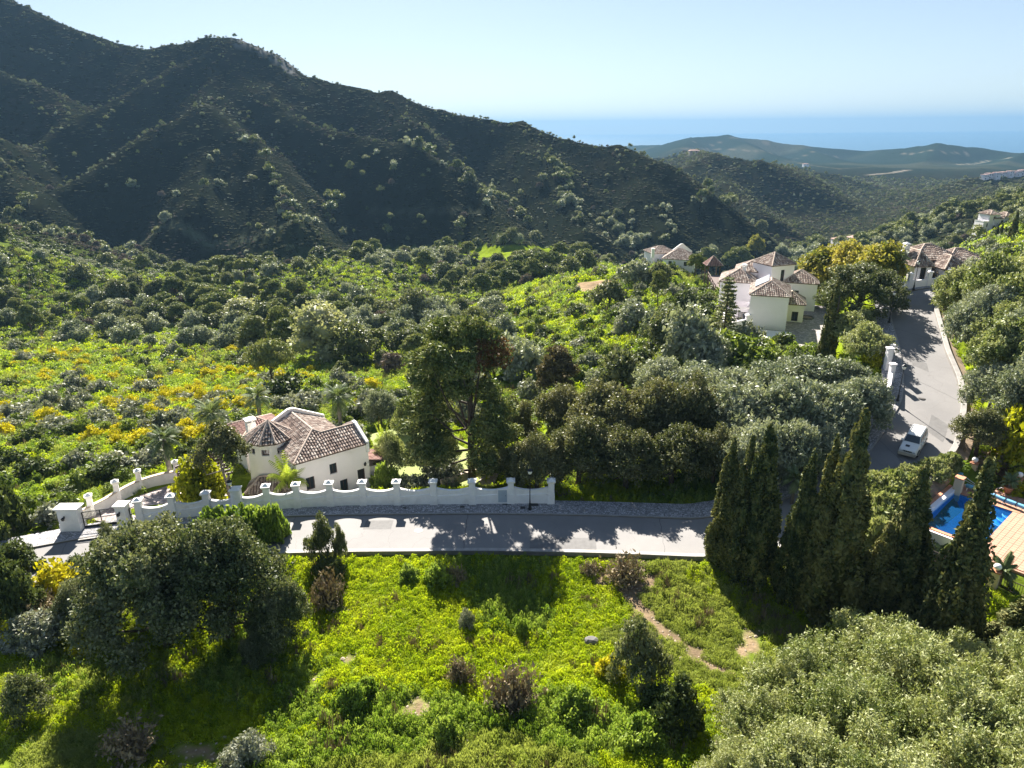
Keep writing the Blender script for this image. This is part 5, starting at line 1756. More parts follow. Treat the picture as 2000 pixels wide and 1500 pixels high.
def crown_arrays(blobs, n, size, aspect=1.5, core=.72, seed=1, out=.5, up=0.0, shell=.22, feather=.0):
    r = np.random.default_rng(seed)
    B = np.array(blobs, float)
    area = (B[:, 3] * B[:, 4] + B[:, 4] * B[:, 5] + B[:, 3] * B[:, 5])
    k = r.choice(len(B), n, p=area / area.sum())
    d = unit(r.normal(size=(n, 3)) + np.array([0, 0, .25]))
    # lumpy surface: small knobs on every limb's mass
    kn = unit(r.normal(size=(len(B), 14, 3)))
    near = np.einsum('ij,ikj->ik', d, kn[k]).max(1)
    lump = .74 + .40 * sstep(.80, .98, near)
    rad = lump * (1 - shell * r.random(n) ** 1.5)
    C = B[k, :3] + d * B[k, 3:6] * rad[:, None]
    if feather:                                        # loose sprays that stand out of the mass, upward and outward
        mid = np.array([B[:, 0].mean(), B[:, 1].mean(), B[:, 2].min()])
        kk = r.integers(0, 40, n)
        sp = unit(unit(B[k, :3] - mid) + r.normal(size=(len(B) * 40, 3))[k * 40 + kk] * .45 + [0, 0, .35])
        on = r.random(n) < .5
        base = B[k, :3] + unit(sp + r.normal(size=(len(B) * 40, 3))[k * 40 + kk] * .8) * B[k, 3:6] * .72
        spray = base + sp * (B[k, 3:4] * feather * r.random((n, 1))) + r.normal(size=(n, 3)) * B[k, 3:4] * .055
        C = np.where(on[:, None], spray, C)
    Nn = unit(d * out + r.normal(size=(n, 3)) * (1 - out * .5))
    V, F = quads(C, Nn, size, aspect, r, up)
    if core:
        iv, if_ = ICO1
        cv = (B[:, None, :3] + iv[None] * B[:, None, 3:6] * core * r.uniform(.86, 1.06, (len(B), len(iv)))[..., None]).reshape(-1, 3)
        cf = (if_[None] + (np.arange(len(B)) * len(iv))[:, None, None]).reshape(-1, 3)
        cf = np.c_[cf, cf[:, 2:3]]
        return V, F, cv, cf[:, :3]
    return V, F, None, None

def crown_mesh(name, mats, *a, patch=None, **k):
    V, F, cv, cf = crown_arrays(*a, **k)
    n = len(V)
    Fl = [None]
    if cv is not None:
        # leaves as quads, inner mass as triangles
        V = np.vstack([V, cv])
        me = bpy.data.meshes.new(name)
        me.vertices.add(len(V)); me.vertices.foreach_set('co', V.astype(np.float32).ravel())
        tot = np.r_[np.full(len(F), 4), np.full(len(cf), 3)].astype(np.int32)
        idx = np.r_[F.ravel(), (cf + n).ravel()].astype(np.int32)
        me.loops.add(len(idx)); me.loops.foreach_set('vertex_index', idx)
        me.polygons.add(len(tot))
        me.polygons.foreach_set('loop_start', np.r_[0, np.cumsum(tot)[:-1]].astype(np.int32))
        me.polygons.foreach_set('loop_total', tot)
        for m in (mats if isinstance(mats, list) else [mats]):
            me.materials.append(m)
        if patch is not None:
            c = V[F].mean(1)
            mi = np.r_[patch(c).astype(np.int32), np.zeros(len(cf), np.int32)]
            me.polygons.foreach_set('material_index', mi)
        me.update(calc_edges=True)
        return me
    return mesh(name, V, F, mats)

def limbs(name, base_r, h, blobs, mat, seed=1, fork=.3, lean=0.0, nb=8, top=None):
    r = np.random.default_rng(seed)
    mb = MB()
    top = top or h * .8
    p = [np.array([0, 0, -.4])]
    x = np.zeros(3)
    for i in range(1, 6):
        x = x + np.array([r.normal() * .05 * h * .2 + lean * .2, r.normal() * .05 * h * .2, 0])
        p.append(np.array([x[0], x[1], top * i / 5]))
    rad = base_r * np.linspace(1.15, .35, 6)
    mb.tube(p, rad, 8)
    B = sorted(blobs, key=lambda b: -b[3] * b[4])[:nb]
    for b in B:
        z0 = min(b[2] * r.uniform(fork, .75), top * .9)
        a = np.array([np.interp(z0, [q[2] for q in p], [q[0] for q in p]), np.interp(z0, [q[2] for q in p], [q[1] for q in p]), z0])
        e = np.array(b[:3])
        m1 = a * .55 + e * .45 + np.array([0, 0, -.06 * h]) + r.normal(size=3) * .03 * h
        rr = base_r * .42
        mb.tube([a, m1, e], [rr, rr * .6, rr * .25], 6, cap=False)
    V = np.vstack(mb.v)
    return mesh(name, V, mb.f, mat, smooth_=True)

def merge(name, metas):
    """join a few meshes into one mesh datablock"""
    Vs, idx, tot, mi, mats = [], [], [], [], []
    off = 0
    for me in metas:
        v = np.empty(len(me.vertices) * 3, np.float32); me.vertices.foreach_get('co', v)
        l = np.empty(len(me.loops), np.int32); me.loops.foreach_get('vertex_index', l)
        t = np.empty(len(me.polygons), np.int32); me.polygons.foreach_get('loop_total', t)
        k = np.empty(len(me.polygons), np.int32); me.polygons.foreach_get('material_index', k)
        Vs.append(v.reshape(-1, 3)); idx.append(l + off); tot.append(t); mi.append(k + len(mats))
        mats += [m for m in me.materials]
        off += len(me.vertices)
    me = bpy.data.meshes.new(name)
    V = np.vstack(Vs); idx = np.concatenate(idx); tot = np.concatenate(tot)
    me.vertices.add(len(V)); me.vertices.foreach_set('co', V.ravel())
    me.loops.add(len(idx)); me.loops.foreach_set('vertex_index', idx)
    me.polygons.add(len(tot))
    me.polygons.foreach_set('loop_start', np.r_[0, np.cumsum(tot)[:-1]].astype(np.int32))
    me.polygons.foreach_set('loop_total', tot)
    for m in mats: me.materials.append(m)
    me.polygons.foreach_set('material_index', np.concatenate(mi))
    me.update(calc_edges=True)
    return me

def dome_blobs(w, h, z0, n, seed, flat=1.0, rb=.26, vary=.3):
    """masses of foliage spread over a dome w wide, from z0 up to h; the first sits in the middle"""
    r = np.random.default_rng(seed)
    out = [(0, 0, z0 + (h - z0) * .5, w * .3, w * .3, (h - z0) * .34)]
    for i in range(n):
        a = 2.399 * i + r.uniform(-.4, .4)
        q = math.sqrt((i + .5) / n)
        el = (1 - q ** 2.2)
        R = w * .5 * (1 - rb * 1.0)
        x, y = R * q * math.cos(a), R * q * math.sin(a)
        z = z0 + (h - z0) * (.28 + .52 * el) + r.uniform(-.1, .1) * (h - z0)
        s = w * rb * r.uniform(1 - vary, 1 + vary)
        out.append((x, y, z, s, s * r.uniform(.85, 1.1), s * flat * r.uniform(.75, 1.0)))
    return out

PROTO = {}
def proto(kind, variants):
    PROTO[kind] = variants

def tree_proto(kind, seed, leaf, bark, w, h, z0, nb, nleaf, size, aspect=1.5, trunk=.25, flat=1.0, rb=.26, core=.72, out=.5, up=0, blobs=None, patch=None, limb_n=8, shell=.22, feather=0, vary=.3):
    b = blobs or dome_blobs(w, h, z0, nb, seed, flat, rb, vary)
    cm = crown_mesh(kind + '_crown', leaf, b, nleaf, size, aspect, core, seed, out, up, shell, feather, patch=patch)
    if bark is None:
        return dict(w=w, h=h, crown=cm, trunk=None, one=cm)
    tm = limbs(kind + '_trunk', trunk, h, b, bark, seed, nb=limb_n)
    return dict(w=w, h=h, crown=cm, trunk=tm, one=None, name=kind)

def one(p):
    if p['one'] is None:
        p['one'] = merge(p['name'], [p['crown'], p['trunk']])
    return p['one']

# near kinds
proto('oak_near', [tree_proto('oak', 11 + i, G['oak'], M['bark'], 9, 8.5, .6, 44, 42000, .135, 1.5, .32, rb=.125, core=.42, shell=.7, vary=.5, feather=0.55) for i in range(3)])
proto('oak_grove', [tree_proto('cork_oak', 21 + i, G['oak_warm'], M['bark'], 8, 7.5, .8, 38, 26000, .15, 1.5, .3, rb=.13, core=.42, shell=.7, vary=.5, feather=0.6) for i in range(3)])
proto('olive_near', [tree_proto('olive', 31 + i, G['olive_near'], M['pale_bark'], 6, 4.6, .2, 26, 46000, .062, 3.0, .2, rb=.165, out=.3, up=.25, core=.38, shell=.6, vary=.5, feather=.75) for i in range(3)])
proto('olive_mid', [tree_proto('olive', 41 + i, G['olive'], M['pale_bark'], 6, 5, .5, 34, 18000, .13, 2.4, .2, rb=.14, out=.35, up=.2, core=.42, shell=.7, vary=.5, feather=0.9) for i in range(3)])
proto('laurel', [tree_proto('laurel', 46 + i, G['olive_near'], M['bark'], 6, 5, .1, 30, 17000, .14, 2.0, .2, rb=.14, out=.4, core=.42, shell=.7, vary=.5, feather=0.8) for i in range(2)])

def cypress_blobs(h, w, seed, ex=.62, base=.38):
    r = np.random.default_rng(seed)
    out = [(0, 0, h * .34, w * .30, w * .30, h * .36), (0, 0, h * .6, w * .17, w * .17, h * .3)]
    for i in range(64):
        t = (i + r.random()) / 64
        z = h * (.02 + .93 * t)
        R = w * .5 * min(1, (t + .2) / base) * (1 - t) ** ex
        a = r.uniform(0, 6.28)
        s = w * .10 * r.uniform(.7, 1.35) * (1.2 - .65 * t)
        R = max(0, R - s * .55)
        out.append((R * math.cos(a), R * math.sin(a), z, s, s, s * r.uniform(2.4, 4.2)))
    out.append((0, 0, h * .95, w * .05, w * .05, h * .055))
    return out
proto('cypress', [tree_proto('cypress', 51 + i, G['cypress'], M['bark'], 2.6, 11, 0, 0, 22000, .12, 1.9, .16, blobs=cypress_blobs(11, 2.6 + .3 * i, 51 + i), core=.84, out=.5, up=.5, limb_n=0, shell=.35) for i in range(4)] + [tree_proto('cypress', 57, G['cypress'], M['bark'], 4.6, 11, 0, 0, 30000, .13, 1.9, .2, blobs=cypress_blobs(11, 4.6, 57, 1.15, .25), core=.7, out=.5, up=.4, limb_n=0, shell=.35)])
proto('cypress_slim', [tree_proto('cypress', 61 + i, G['cypress'], M['bark'], 2.0, 11, 0, 0, 6000, .16, 1.7, .16, blobs=cypress_blobs(11, 2.0, 61 + i), core=.92, out=.7, up=.5, limb_n=0, shell=.08) for i in range(2)])

# the tall pine by the wall: masses placed on the limbs the photograph shows
HP = [(880,668,46,30),(915,655,44,26),(850,690,42,28),(945,672,36,26),(905,700,40,26),(960,700,34,28),(880,715,36,24),(935,725,30,20),
      (835,735,34,22),(862,765,42,26),(822,790,40,26),(848,815,40,24),(812,835,34,22),(838,868,46,26),(812,898,38,22),
      (942,770,32,24),(965,800,36,26),(950,830,38,28),(975,855,36,30),(945,880,36,26),(985,900,26,20),(900,750,26,22),(852,850,24,18)]
_r = np.random.default_rng(5)
hpb = []
for u, v, a, b in HP:
    q = 1 if v < 740 else -1
    hpb.append(((u - 915) / 18.6, _r.uniform(-2.6, 2.6), (935 - v) / 17.4, a / 18.6, a / 18.6 * _r.uniform(.8, 1.1), b / 17.4 * .9))
def brown_patch(c):
    k = (c[:, 0] > .9) & (c[:, 2] > 12.2) & (c[:, 2] < 15.6)
    return k & (_r.random(len(c)) < .75)
pine_hero = tree_proto('pine', 71, [G['pine'], G['pine_brown']], M['bark'], 10, 16.5, 0, 0, 42000, .16, 2.8, .36, blobs=hpb, core=.3, out=.3, up=.25, patch=brown_patch, limb_n=20, shell=.5)

def umbrella(w, h, seed, n=12, thick=.16, low=.55):
    r = np.random.default_rng(seed)
    out = []
    for i in range(n):
        a = 2.399 * i; q = math.sqrt((i + .5) / n)
        s = w * .19 * r.uniform(.75, 1.2)
        out.append((w * .36 * q * math.cos(a), w * .36 * q * math.sin(a), h * (.86 - (1 - low) * .7 * q * q) + r.uniform(-.04, .04) * h, s, s, s * .62))
    return out
proto('pine_mid', [tree_proto('pine', 81 + i, G['pine'], M['bark'], 6.5, 8.5, 0, 0, 4200, .28, 2.0, .2, blobs=umbrella(6.5, 8.5, 81 + i, 13, low=.5 if i % 2 else .7), core=.75, out=.4, up=.2, limb_n=7, shell=.3) for i in range(4)])
proto('pine_dry', [tree_proto('pine', 88, G['pine_dry'], M['bark'], 6.5, 8.5, 0, 0, 5200, .24, 2.4, .2, blobs=umbrella(6.5, 8.5, 88, 16, low=.2), core=.5, out=.3, up=.2, limb_n=10, shell=.5)])
proto('stone_pine', [tree_proto('pine', 91, G['pine'], M['bark'], 11, 9, 0, 0, 7000, .3, 1.8, .25, blobs=umbrella(11, 9, 91, 24, low=.62), core=.8, out=.5, limb_n=10, shell=.25)])
proto('oak_mid', [tree_proto('oak', 101 + i, G['oak'], M['bark'], 6, 5, .2, 15, 3600, .27, 1.4, .2, rb=.21, shell=.45, vary=.5, feather=.5, core=.6) for i in range(5)])
proto('grey_mid', [tree_proto('olive', 111 + i, G['olive'], M['pale_bark'], 5, 4, .1, 14, 3200, .24, 1.9, .16, rb=.22, shell=.45, vary=.5, feather=.6, core=.6) for i in range(4)])
proto('pale_mid', [tree_proto('poplar', 116, G['pale'], M['pale_bark'], 8, 7, .3, 15, 4500, .34, 1.6, .2, rb=.23, shell=.35)])
proto('autumn', [tree_proto('ochre_tree', 121 + i, G['autumn'], M['bark'], 8, 7, 1, 16, 7000, .3, 1.5, .2, rb=.22, shell=.4) for i in range(2)])
proto('bare', [tree_proto('bare_tree', 126 + i, G['purple'], M['pale_bark'], 5, 5, .5, 10, 1500, .3, 3, .15, rb=.25, core=.5, shell=.5) for i in range(2)])
# bushes, one mesh each
def bush(kind, seed, leaf, w, h, nb, nleaf, size, aspect=1.5, rb=.27, out=.4, up=.2, core=.62, shell=.45, feather=.55):
    b = dome_blobs(w, h, -h * .15, nb, seed, .9, rb, .45)
    cm = crown_mesh(kind, leaf, b, nleaf, size, aspect, core, seed, out, up, shell, feather)
    return dict(w=w, h=h, crown=cm, trunk=None, one=cm)
proto('shrub', [bush('shrub', 131 + i, G['shrub'], 2.4, 1.5, 9, 900, .2) for i in range(3)])
proto('dark_shrub', [bush('shrub', 136 + i, G['scrub_dark'], 2.4, 1.7, 9, 900, .2) for i in range(3)])
proto('grey_shrub', [bush('grey_shrub', 141 + i, G['grey'], 2.6, 1.5, 9, 1000, .18, 2) for i in range(3)])
proto('gorse', [bush('gorse_bush', 146 + i, G['gorse'], 2.2, 1.3, 9, 1000, .15) for i in range(3)])
proto('shrub_near', [bush('shrub', 151 + i, G['weed'], 2.4, 1.3, 18, 3600, .11, 1.8, rb=.17, shell=.6) for i in range(3)])
proto('grey_near', [bush('grey_shrub', 144 + i, G['grey'], 2.6, 1.5, 16, 4200, .085, 2.2, rb=.2) for i in range(2)])
proto('dark_near', [bush('shrub', 156 + i, G['scrub_dark'], 3.2, 2.2, 26, 6500, .11, 2.0, rb=.15, shell=.6, up=.3) for i in range(2)])
proto('airy_near', [bush('shrub', 159, G['oak'], 3.8, 3.4, 26, 6000, .10, 2.4, rb=.14, shell=.8, up=.4, core=.2)])
proto('yellowbush', [bush('yellow_bush', 161 + i, G['yellowbush'], 2.8, 2.2, 12, 2600, .2, 1.5) for i in range(2)])
proto('oleander', [bush('oleander', 166 + i, G['grey_green'] if 'grey_green' in G else G['olive_near'], 4, 2.6, 18, 5200, .17, 3.2, rb=.2, up=.5, shell=.45) for i in range(2)])
proto('topiary', [bush('topiary', 171, G['shrub'], 1, 1, 1, 700, .08, rb=.4, shell=.05, core=.9, feather=0)])
proto('airy_tree', [tree_proto('loquat', 175, G['oak_warm'], M['pale_bark'], 4.6, 7, 3.4, 22, 9000, .13, 1.7, .13, rb=.15, core=.3, shell=.8)])
# dead, twiggy shrubs
def twiggy(seed, h=1.5, w=2, n=130):
    r = np.random.default_rng(seed)
    mb = MB()
    C = []
    for i in range(n):
        a = r.uniform(0, 6.28); e = r.uniform(.3, 1.4)
        d = np.array([math.cos(a) * math.cos(e) * w / 1.5, math.sin(a) * math.cos(e) * w / 1.5, math.sin(e) * h])
        l = r.uniform(.5, 1)
        p = [np.zeros(3), d * l * .5 + r.normal(size=3) * .06, d * l + r.normal(size=3) * .1]
        mb.tube(p, [.022, .015, .006], 3, cap=False)
        for k in range(9):
            C.append(d * l * r.uniform(.45, 1.05) + r.normal(size=3) * .07)
    C = np.array(C)
    V, F = quads(C, unit(r.normal(size=C.shape)), .085, 2.2, r, .3)
    m1 = mesh('twigs', np.vstack(mb.v), mb.f, G['brown'])
    m2 = mesh('seed_heads', V, F, G['brown'])
    o = merge('dead_shrub', [m1, m2])
    return dict(w=w, h=h, crown=o, trunk=None, one=o)
proto('dead', [twiggy(181), twiggy(182, 1.2, 2.2)])

def frond_arrays(r, L, az, el, droop, nl=14, wide=.55, lw=.05):
    V, F = [], []
    p = np.array([0, 0, 0.0]); e = el
    pts = [p]
    for i in range(8):
        d = np.array([math.cos(az) * math.cos(e), math.sin(az) * math.cos(e), math.sin(e)])
        p = p + d * L / 8; pts.append(p); e -= droop / 8
    pts = np.array(pts)
    side = np.array([-math.sin(az), math.cos(az), 0])
    for j in range(nl * 2):
        s = j // 2; sg = 1 if j % 2 else -1
        t = .22 + .78 * (s + .5) / nl
        c = np.array([np.interp(t * 8, range(9), pts[:, k]) for k in range(3)])
        c2 = np.array([np.interp(min(8, t * 8 + .6), range(9), pts[:, k]) for k in range(3)])
        ax = unit((c2 - c)[None])[0]
        ll = wide * L * .32 * math.sin(math.pi * min(1, t * .85 + .1)) + .1
        tip = c + (side * sg * .8 + ax * .6) * ll - np.array([0, 0, .35 * ll])
        b = len(V)
        V += [c - ax * lw, c + ax * lw, tip + ax * lw * .3, tip]
        F.append((b, b + 1, b + 2, b + 3))
    b = len(V)
    for i, q in enumerate(pts):
        w = .04 * (1 - i / 9)
        V += [q - side * w, q + side * w]
    for i in range(8):
        F.append((b + 2 * i, b + 2 * i + 1, b + 2 * i + 3, b + 2 * i + 2))
    return V, F

def palm_proto(seed, h, L=1.7, n=34, fan=False, mat='palm', trunk=.2, el0=-.5):
    r = np.random.default_rng(seed)
    V, F = [], []
    for i in range(n):
        v, f = frond_arrays(r, L * r.uniform(.8, 1.1), 2.399 * i, r.uniform(el0, 1.35), r.uniform(.7, 1.5), 12, .75, .055)
        b = len(V); V += [q + np.array([0, 0, h]) for q in v]; F += [tuple(x + b for x in q) for q in f]
    cm = mesh('palm_crown', V, F, G[mat])
    mb = MB()
    if h > .6:
        mb.tube([(0, 0, -.4), (.05, 0, h * .5), (0, 0, h * .93), (0, 0, h + .1)], [trunk * 1.2, trunk, trunk * 1.15, trunk * .6], 9)
    else:
        mb.tube([(0, 0, -.3), (0, 0, h + .05)], [trunk, trunk * .8], 8)
    tm = mesh('palm_trunk', np.vstack(mb.v), mb.f, M['pale_bark'], smooth_=True)
    return dict(w=2 * L, h=h + L * .5, crown=cm, trunk=tm, one=None, name='palm')
proto('palm', [palm_proto(191, 4.2, 1.9, 40), palm_proto(192, 3.4, 1.7, 36)])
proto('low_palm', [palm_proto(193, .35, .9, 26, trunk=.12, el0=.1)])
proto('strelitzia', [palm_proto(194, .5, 2.0, 20, mat='banana', trunk=.15, el0=.5)])
proto('norfolk', [])
def norfolk(seed=201, h=11):
    r = np.random.default_rng(seed)
    mb = MB(); mb.tube([(0, 0, -.4), (0, 0, h * .5), (0, 0, h)], [.2, .12, .03], 8)
    C = []
    for i in range(13):
        z = h * (.2 + .78 * i / 13); R = 2.6 * (1 - i / 14.5) ** .8
        for k in range(6):
            a = k * 1.047 + i * .5 + r.uniform(-.15, .15); ll = R * r.uniform(.75, 1.1)
            e = np.array([ll * math.cos(a), ll * math.sin(a), z + .1 * ll])
            mb.tube([(0, 0, z), tuple(e)], [.035, .015], 4, cap=False)
            for t in np.linspace(.3, 1.05, 16):
                for _ in range(4):
                    C.append(np.array([0, 0, z]) * (1 - t) + e * t + r.normal(size=3) * np.array([.12, .12, .07]))
    C = np.array(C)
    V, F = quads(C, unit(r.normal(size=C.shape) * .5 + [0, 0, 1]), .2, 1.9, r)
    cm = mesh('norfolk_crown', V, F, G['pine'])
    tm = mesh('norfolk_trunk', np.vstack(mb.v), mb.f, M['bark'])
    return dict(w=5.2, h=h, crown=cm, trunk=tm, one=None, name='norfolk_pine')
proto('norfolk', [norfolk()])

# ------------------------------------------------------------------ ground where nothing may grow
_wl = np.vstack([pil_w, e1])
def blocked(x, y, m=0.0):
    b = in_poly(x, y, ROAD_POLY)
    d, _ = poly_dist(x, y, ROAD_MID)
    near = d < 12
    if near.any():
        dl, _ = poly_dist(x[near], y[near], ROAD_L); dr, _ = poly_dist(x[near], y[near], ROAD_R)
        bn = b[near] | (dl < 2.5 + m) | (dr < .45 + m)
        b[near] = bn
    for Y in NOGROW:
        b |= in_poly(x, y, Y)
        if m:
            d, _ = poly_dist(x, y, np.c_[np.vstack([Y[:, :2], Y[:1, :2]]), np.zeros(len(Y) + 1)])
            b |= d < m
    return b
def rect(c, w, d, rot):
    ca, sa = math.cos(rot), math.sin(rot)
    return np.array([(c[0] + x * ca - y * sa, c[1] + x * sa + y * ca) for x, y in ((-w / 2, -d / 2), (w / 2, -d / 2), (w / 2, d / 2), (-w / 2, d / 2))])
NOGROW = [np.c_[Y_drive[:, :2]], Y_court[:, :2], Y_terr[:, :2],
          np.array([VP(-4.5, -3.2), VP(LW + 2.6, -.4), VP(LW + 2.6, 5.8), VP(6.5, 10.8), VP(-2.5, 11), VP(-6.5, 5)]),
          np.vstack([dw[:, :2], offset(dw, -.7)[::-1, :2]]), lw[:, :2], P(1765, 640, 9)[None, :2] + np.array([[-1, 0], [0, 0], [0, .5]])]
_s = offset(np.array(pil_w), -.5); _s2 = offset(np.array(pil_w), .6)
NOGROW += EXTRA
NOGROW.append(np.vstack([_s[:, :2], _s2[::-1, :2]]))

HEROES = []
def place(kind, pos, w=None, h=None, label=None, cat='tree', name='tree', group=None, var=None, hero=True, rot=None, parts=None):
    vs = PROTO[kind] if isinstance(kind, str) else [kind]
    p = vs[(random.randrange(len(vs)) if var is None else var) % len(vs)]
    sx = (w / p['w']) if w else 1.0
    sz = (h / p['h']) if h else sx
    rz = random.uniform(0, 6.28) if rot is None else rot
    if hero and p['trunk'] is not None:
        o = bpy.data.objects.new(name, None); COL.objects.link(o)
        o.location = pos; o.rotation_euler = (0, 0, rz); o.scale = (sx, sx, sz)
        c = bpy.data.objects.new('crown', p['crown']); COL.objects.link(c); c.parent = o
        t = bpy.data.objects.new('trunk', p['trunk']); COL.objects.link(t); t.parent = o
    else:
        o = bpy.data.objects.new(name, one(p)); COL.objects.link(o)
        o.location = pos; o.rotation_euler = (0, 0, rz); o.scale = (sx, sx, sz)
    tag(o, label, cat, group)
    HEROES.append((pos[0], pos[1], (w or p['w']) * .5))
    return o

def solve_h(g, vt):
    lo, hi = 0.05, 40.0
    for _ in range(30):
        m = (lo + hi) / 2
        if proj(g[0], g[1], g[2] + m)[1] > vt: lo = m
        else: hi = m
    return lo

def at(u, v, pw, ph, kind, label, name='tree', cat='tree', group=None, z=None, tip=None, **k):
    """stand a plant on the ground seen at (u, v); pw, ph: its size in the photograph"""
    g = ground(u, v) if z is None else P(u, v, z)
    dep = g[1] * _F[1] + (g[2] - CAM_H) * _F[2]
    s = dep / FPX
    if tip is not None:                                # slide the foot sideways until the top stands where it should
        for _ in range(4):
            hh = solve_h(g, tip[1])
            tu = float(proj(g[0], g[1], g[2] + hh)[0])
            u += (tip[0] - tu) * .95
            g = ground(u, v) if z is None else P(u, v, z)
        ph = v - tip[1]
    return place(kind, g - [0, 0, .1], pw * s, solve_h(g, v - ph) + .1, label, cat, name, group, **k)
# ------------------------------------------------------------------ the big trees, one by one
at(330, 1262, 270, 250, 'oak_near', 'broad dark holm oak below the road, tallest of the left grove', 'oak_tree', group='oaks below the road', var=0)
at(452, 1250, 230, 225, 'oak_near', 'dark holm oak crowding the tallest oak on its right side', 'oak_tree', group='oaks below the road', var=1)
at(512, 1296, 75, 60, 'oak_near', 'low holm oak sapling under the right edge of the left grove', 'oak_tree', group='oaks below the road', var=2)
at(556, 1268, 120, 130, 'oak_near', 'small holm oak with bare leaning trunk at the right end of the left grove', 'oak_tree', group='oaks below the road', var=2)
at(178, 1232, 110, 100, 'oak_near', 'small round holm oak at the left end of the left grove', 'oak_tree', group='oaks below the road', var=1)
at(300, 1180, 150, 130, 'oak_near', 'holm oak filling the back of the left grove nearest the gate', 'oak_tree', group='oaks below the road', var=2)
at(235, 1130, 70, 60, 'olive_near', 'pale young tree in front of the square gate pier', 'young_tree')
for i, (u, v, w, h, l) in enumerate([(632, 1100, 60, 90, 'small leafy tree on the lower verge opposite the villa'), (668, 1100, 28, 75, 'thin sapling beside the small leafy verge tree')]):
    at(u, v, w, h, 'airy_near', l, 'young_tree')
for i, (u, v, w, h) in enumerate([(440, 1062, 90, 62), (500, 1058, 85, 60), (538, 1060, 50, 75), (400, 1070, 70, 50)]):
    at(u, v, w, h, 'shrub_near', ['olive-green shrub on the road edge, left of the pair above the oaks', 'feathery green shrub on the road edge above the oaks', 'tall feathery shrub at the right end of the road-edge shrubs', 'low grey-green shrub on the road edge nearest the gate'][i], 'shrub', 'shrub', 'shrubs on the lower road edge')

cyp = [(1405,1102,74,1435,856),(1436,1118,66,1472,850),(1463,1146,84,1505,833),(1540,1176,66,1589,889),(1577,1190,78,1636,851),(1614,1214,112,1692,800),(1693,1235,80,1738,1024),(1737,1235,92,1808,912),(1780,1262,70,1812,1110),(1830,1302,160,1934,908),(1975,1300,110,2010,1165)]
cl = ['leftmost cypress, beside the end of the white roadside kerb', 'slender cypress second from the left in the dark row', 'full cypress third from the left in the dark row', 'narrow brownish cypress in the middle of the dark row', 'tall cypress hiding the road bend', 'tallest cypress, pointing at the white car', 'short cypress in the gap of the dark row', 'slim cypress in front of the oleanders by the pool', 'low cypress at the foot of the pool cypress', 'broad nearest cypress crossing the blue pool', 'dark clipped conifer at the right edge below the terrace']
for i, (u, v, w, tu, tv) in enumerate(cyp):
    at(u, v, w, 0, 'cypress', cl[i], 'cypress_tree', 'cypress', 'row of cypresses below the pool', var=4 if i == 9 else i % 4, rot=i * 1.3, tip=(tu, tv))
at(1598, 712, 30, 160, 'cypress_slim', 'slim clipped cypress by the courtyard, left of the pair', 'cypress_tree', 'cypress', 'pair of slim cypresses', var=0, tip=(1630, 560))
at(1612, 712, 34, 175, 'cypress_slim', 'slim clipped cypress by the courtyard, right of the pair', 'cypress_tree', 'cypress', 'pair of slim cypresses', var=1, tip=(1640, 540))

# tall pine inside the wall
g = P(922, 938, -1.6)
place(pine_hero, g, label='tall old pine with one browned bough rising behind the white wall', name='pine_tree', rot=0.0, w=10, h=16.3)
oak2 = [(1048,965,110,115),(1128,952,140,128),(1222,955,140,122),(1312,954,140,118),(1392,950,110,110),(1180,900,150,150),(1268,895,150,150),(1350,895,150,150),(1008,948,80,80),(1100,870,120,115),(1010,880,80,100),(1440,955,90,100)]
for i, (u, v, w, h) in enumerate(oak2):
    at(u, v, w, h, 'oak_grove', ['round cork oak behind the end pillar of the white wall', 'cork oak with thick dark trunk right of the wall end', 'cork oak in the front middle of the roadside grove', 'cork oak at the front right of the roadside grove', 'cork oak beside the leftmost cypress', 'cork oak in the back row behind the thick trunk', 'middle cork oak of the back row', 'cork oak of the back row nearest the olives', 'low bushy oak against the inside of the white wall', 'small cork oak between the tall pine and the grove', 'narrow dark oak just right of the tall pine trunk', 'low oak half hidden by the leftmost cypress'][i], 'oak_tree', 'tree', 'cork oaks above the road', var=i)
ol = [(1440,890,150,125),(1525,885,150,130),(1600,872,130,110),(1672,846,110,100),(1415,835,130,100),(1500,815,140,95),(1580,800,140,95),(1650,790,100,75),(1355,810,120,90),(1470,960,120,120),(1540,950,110,110),(1590,930,100,90),(1700,800,60,50),(1290,800,110,90)]
for i, (u, v, w, h) in enumerate(ol):
    at(u, v, w, h, 'olive_mid', ['big', 'broad', 'leaning', 'small', 'round', 'spreading', 'dense', 'low', 'pale', 'dark-based', 'shaded', 'narrow', 'stunted', 'thin'][i] + ' grey-green olive ' + ['below the slope of shrubs', 'in the middle of the olive grove', 'behind the tall cypresses', 'beside the pavement of the climbing road', 'at the upper left of the olive grove', 'in the top row of the olive grove', 'below the yard of the stepped white house', 'nearest the driveway of the stepped white house', 'between cork oaks and olive grove', 'just left of the cypress row', 'behind the middle of the cypress row', 'behind the tallest cypress', 'next to the upper pavement', 'above the cork oaks'][i], 'olive_tree', 'tree', 'olive grove above the road bend', var=i)

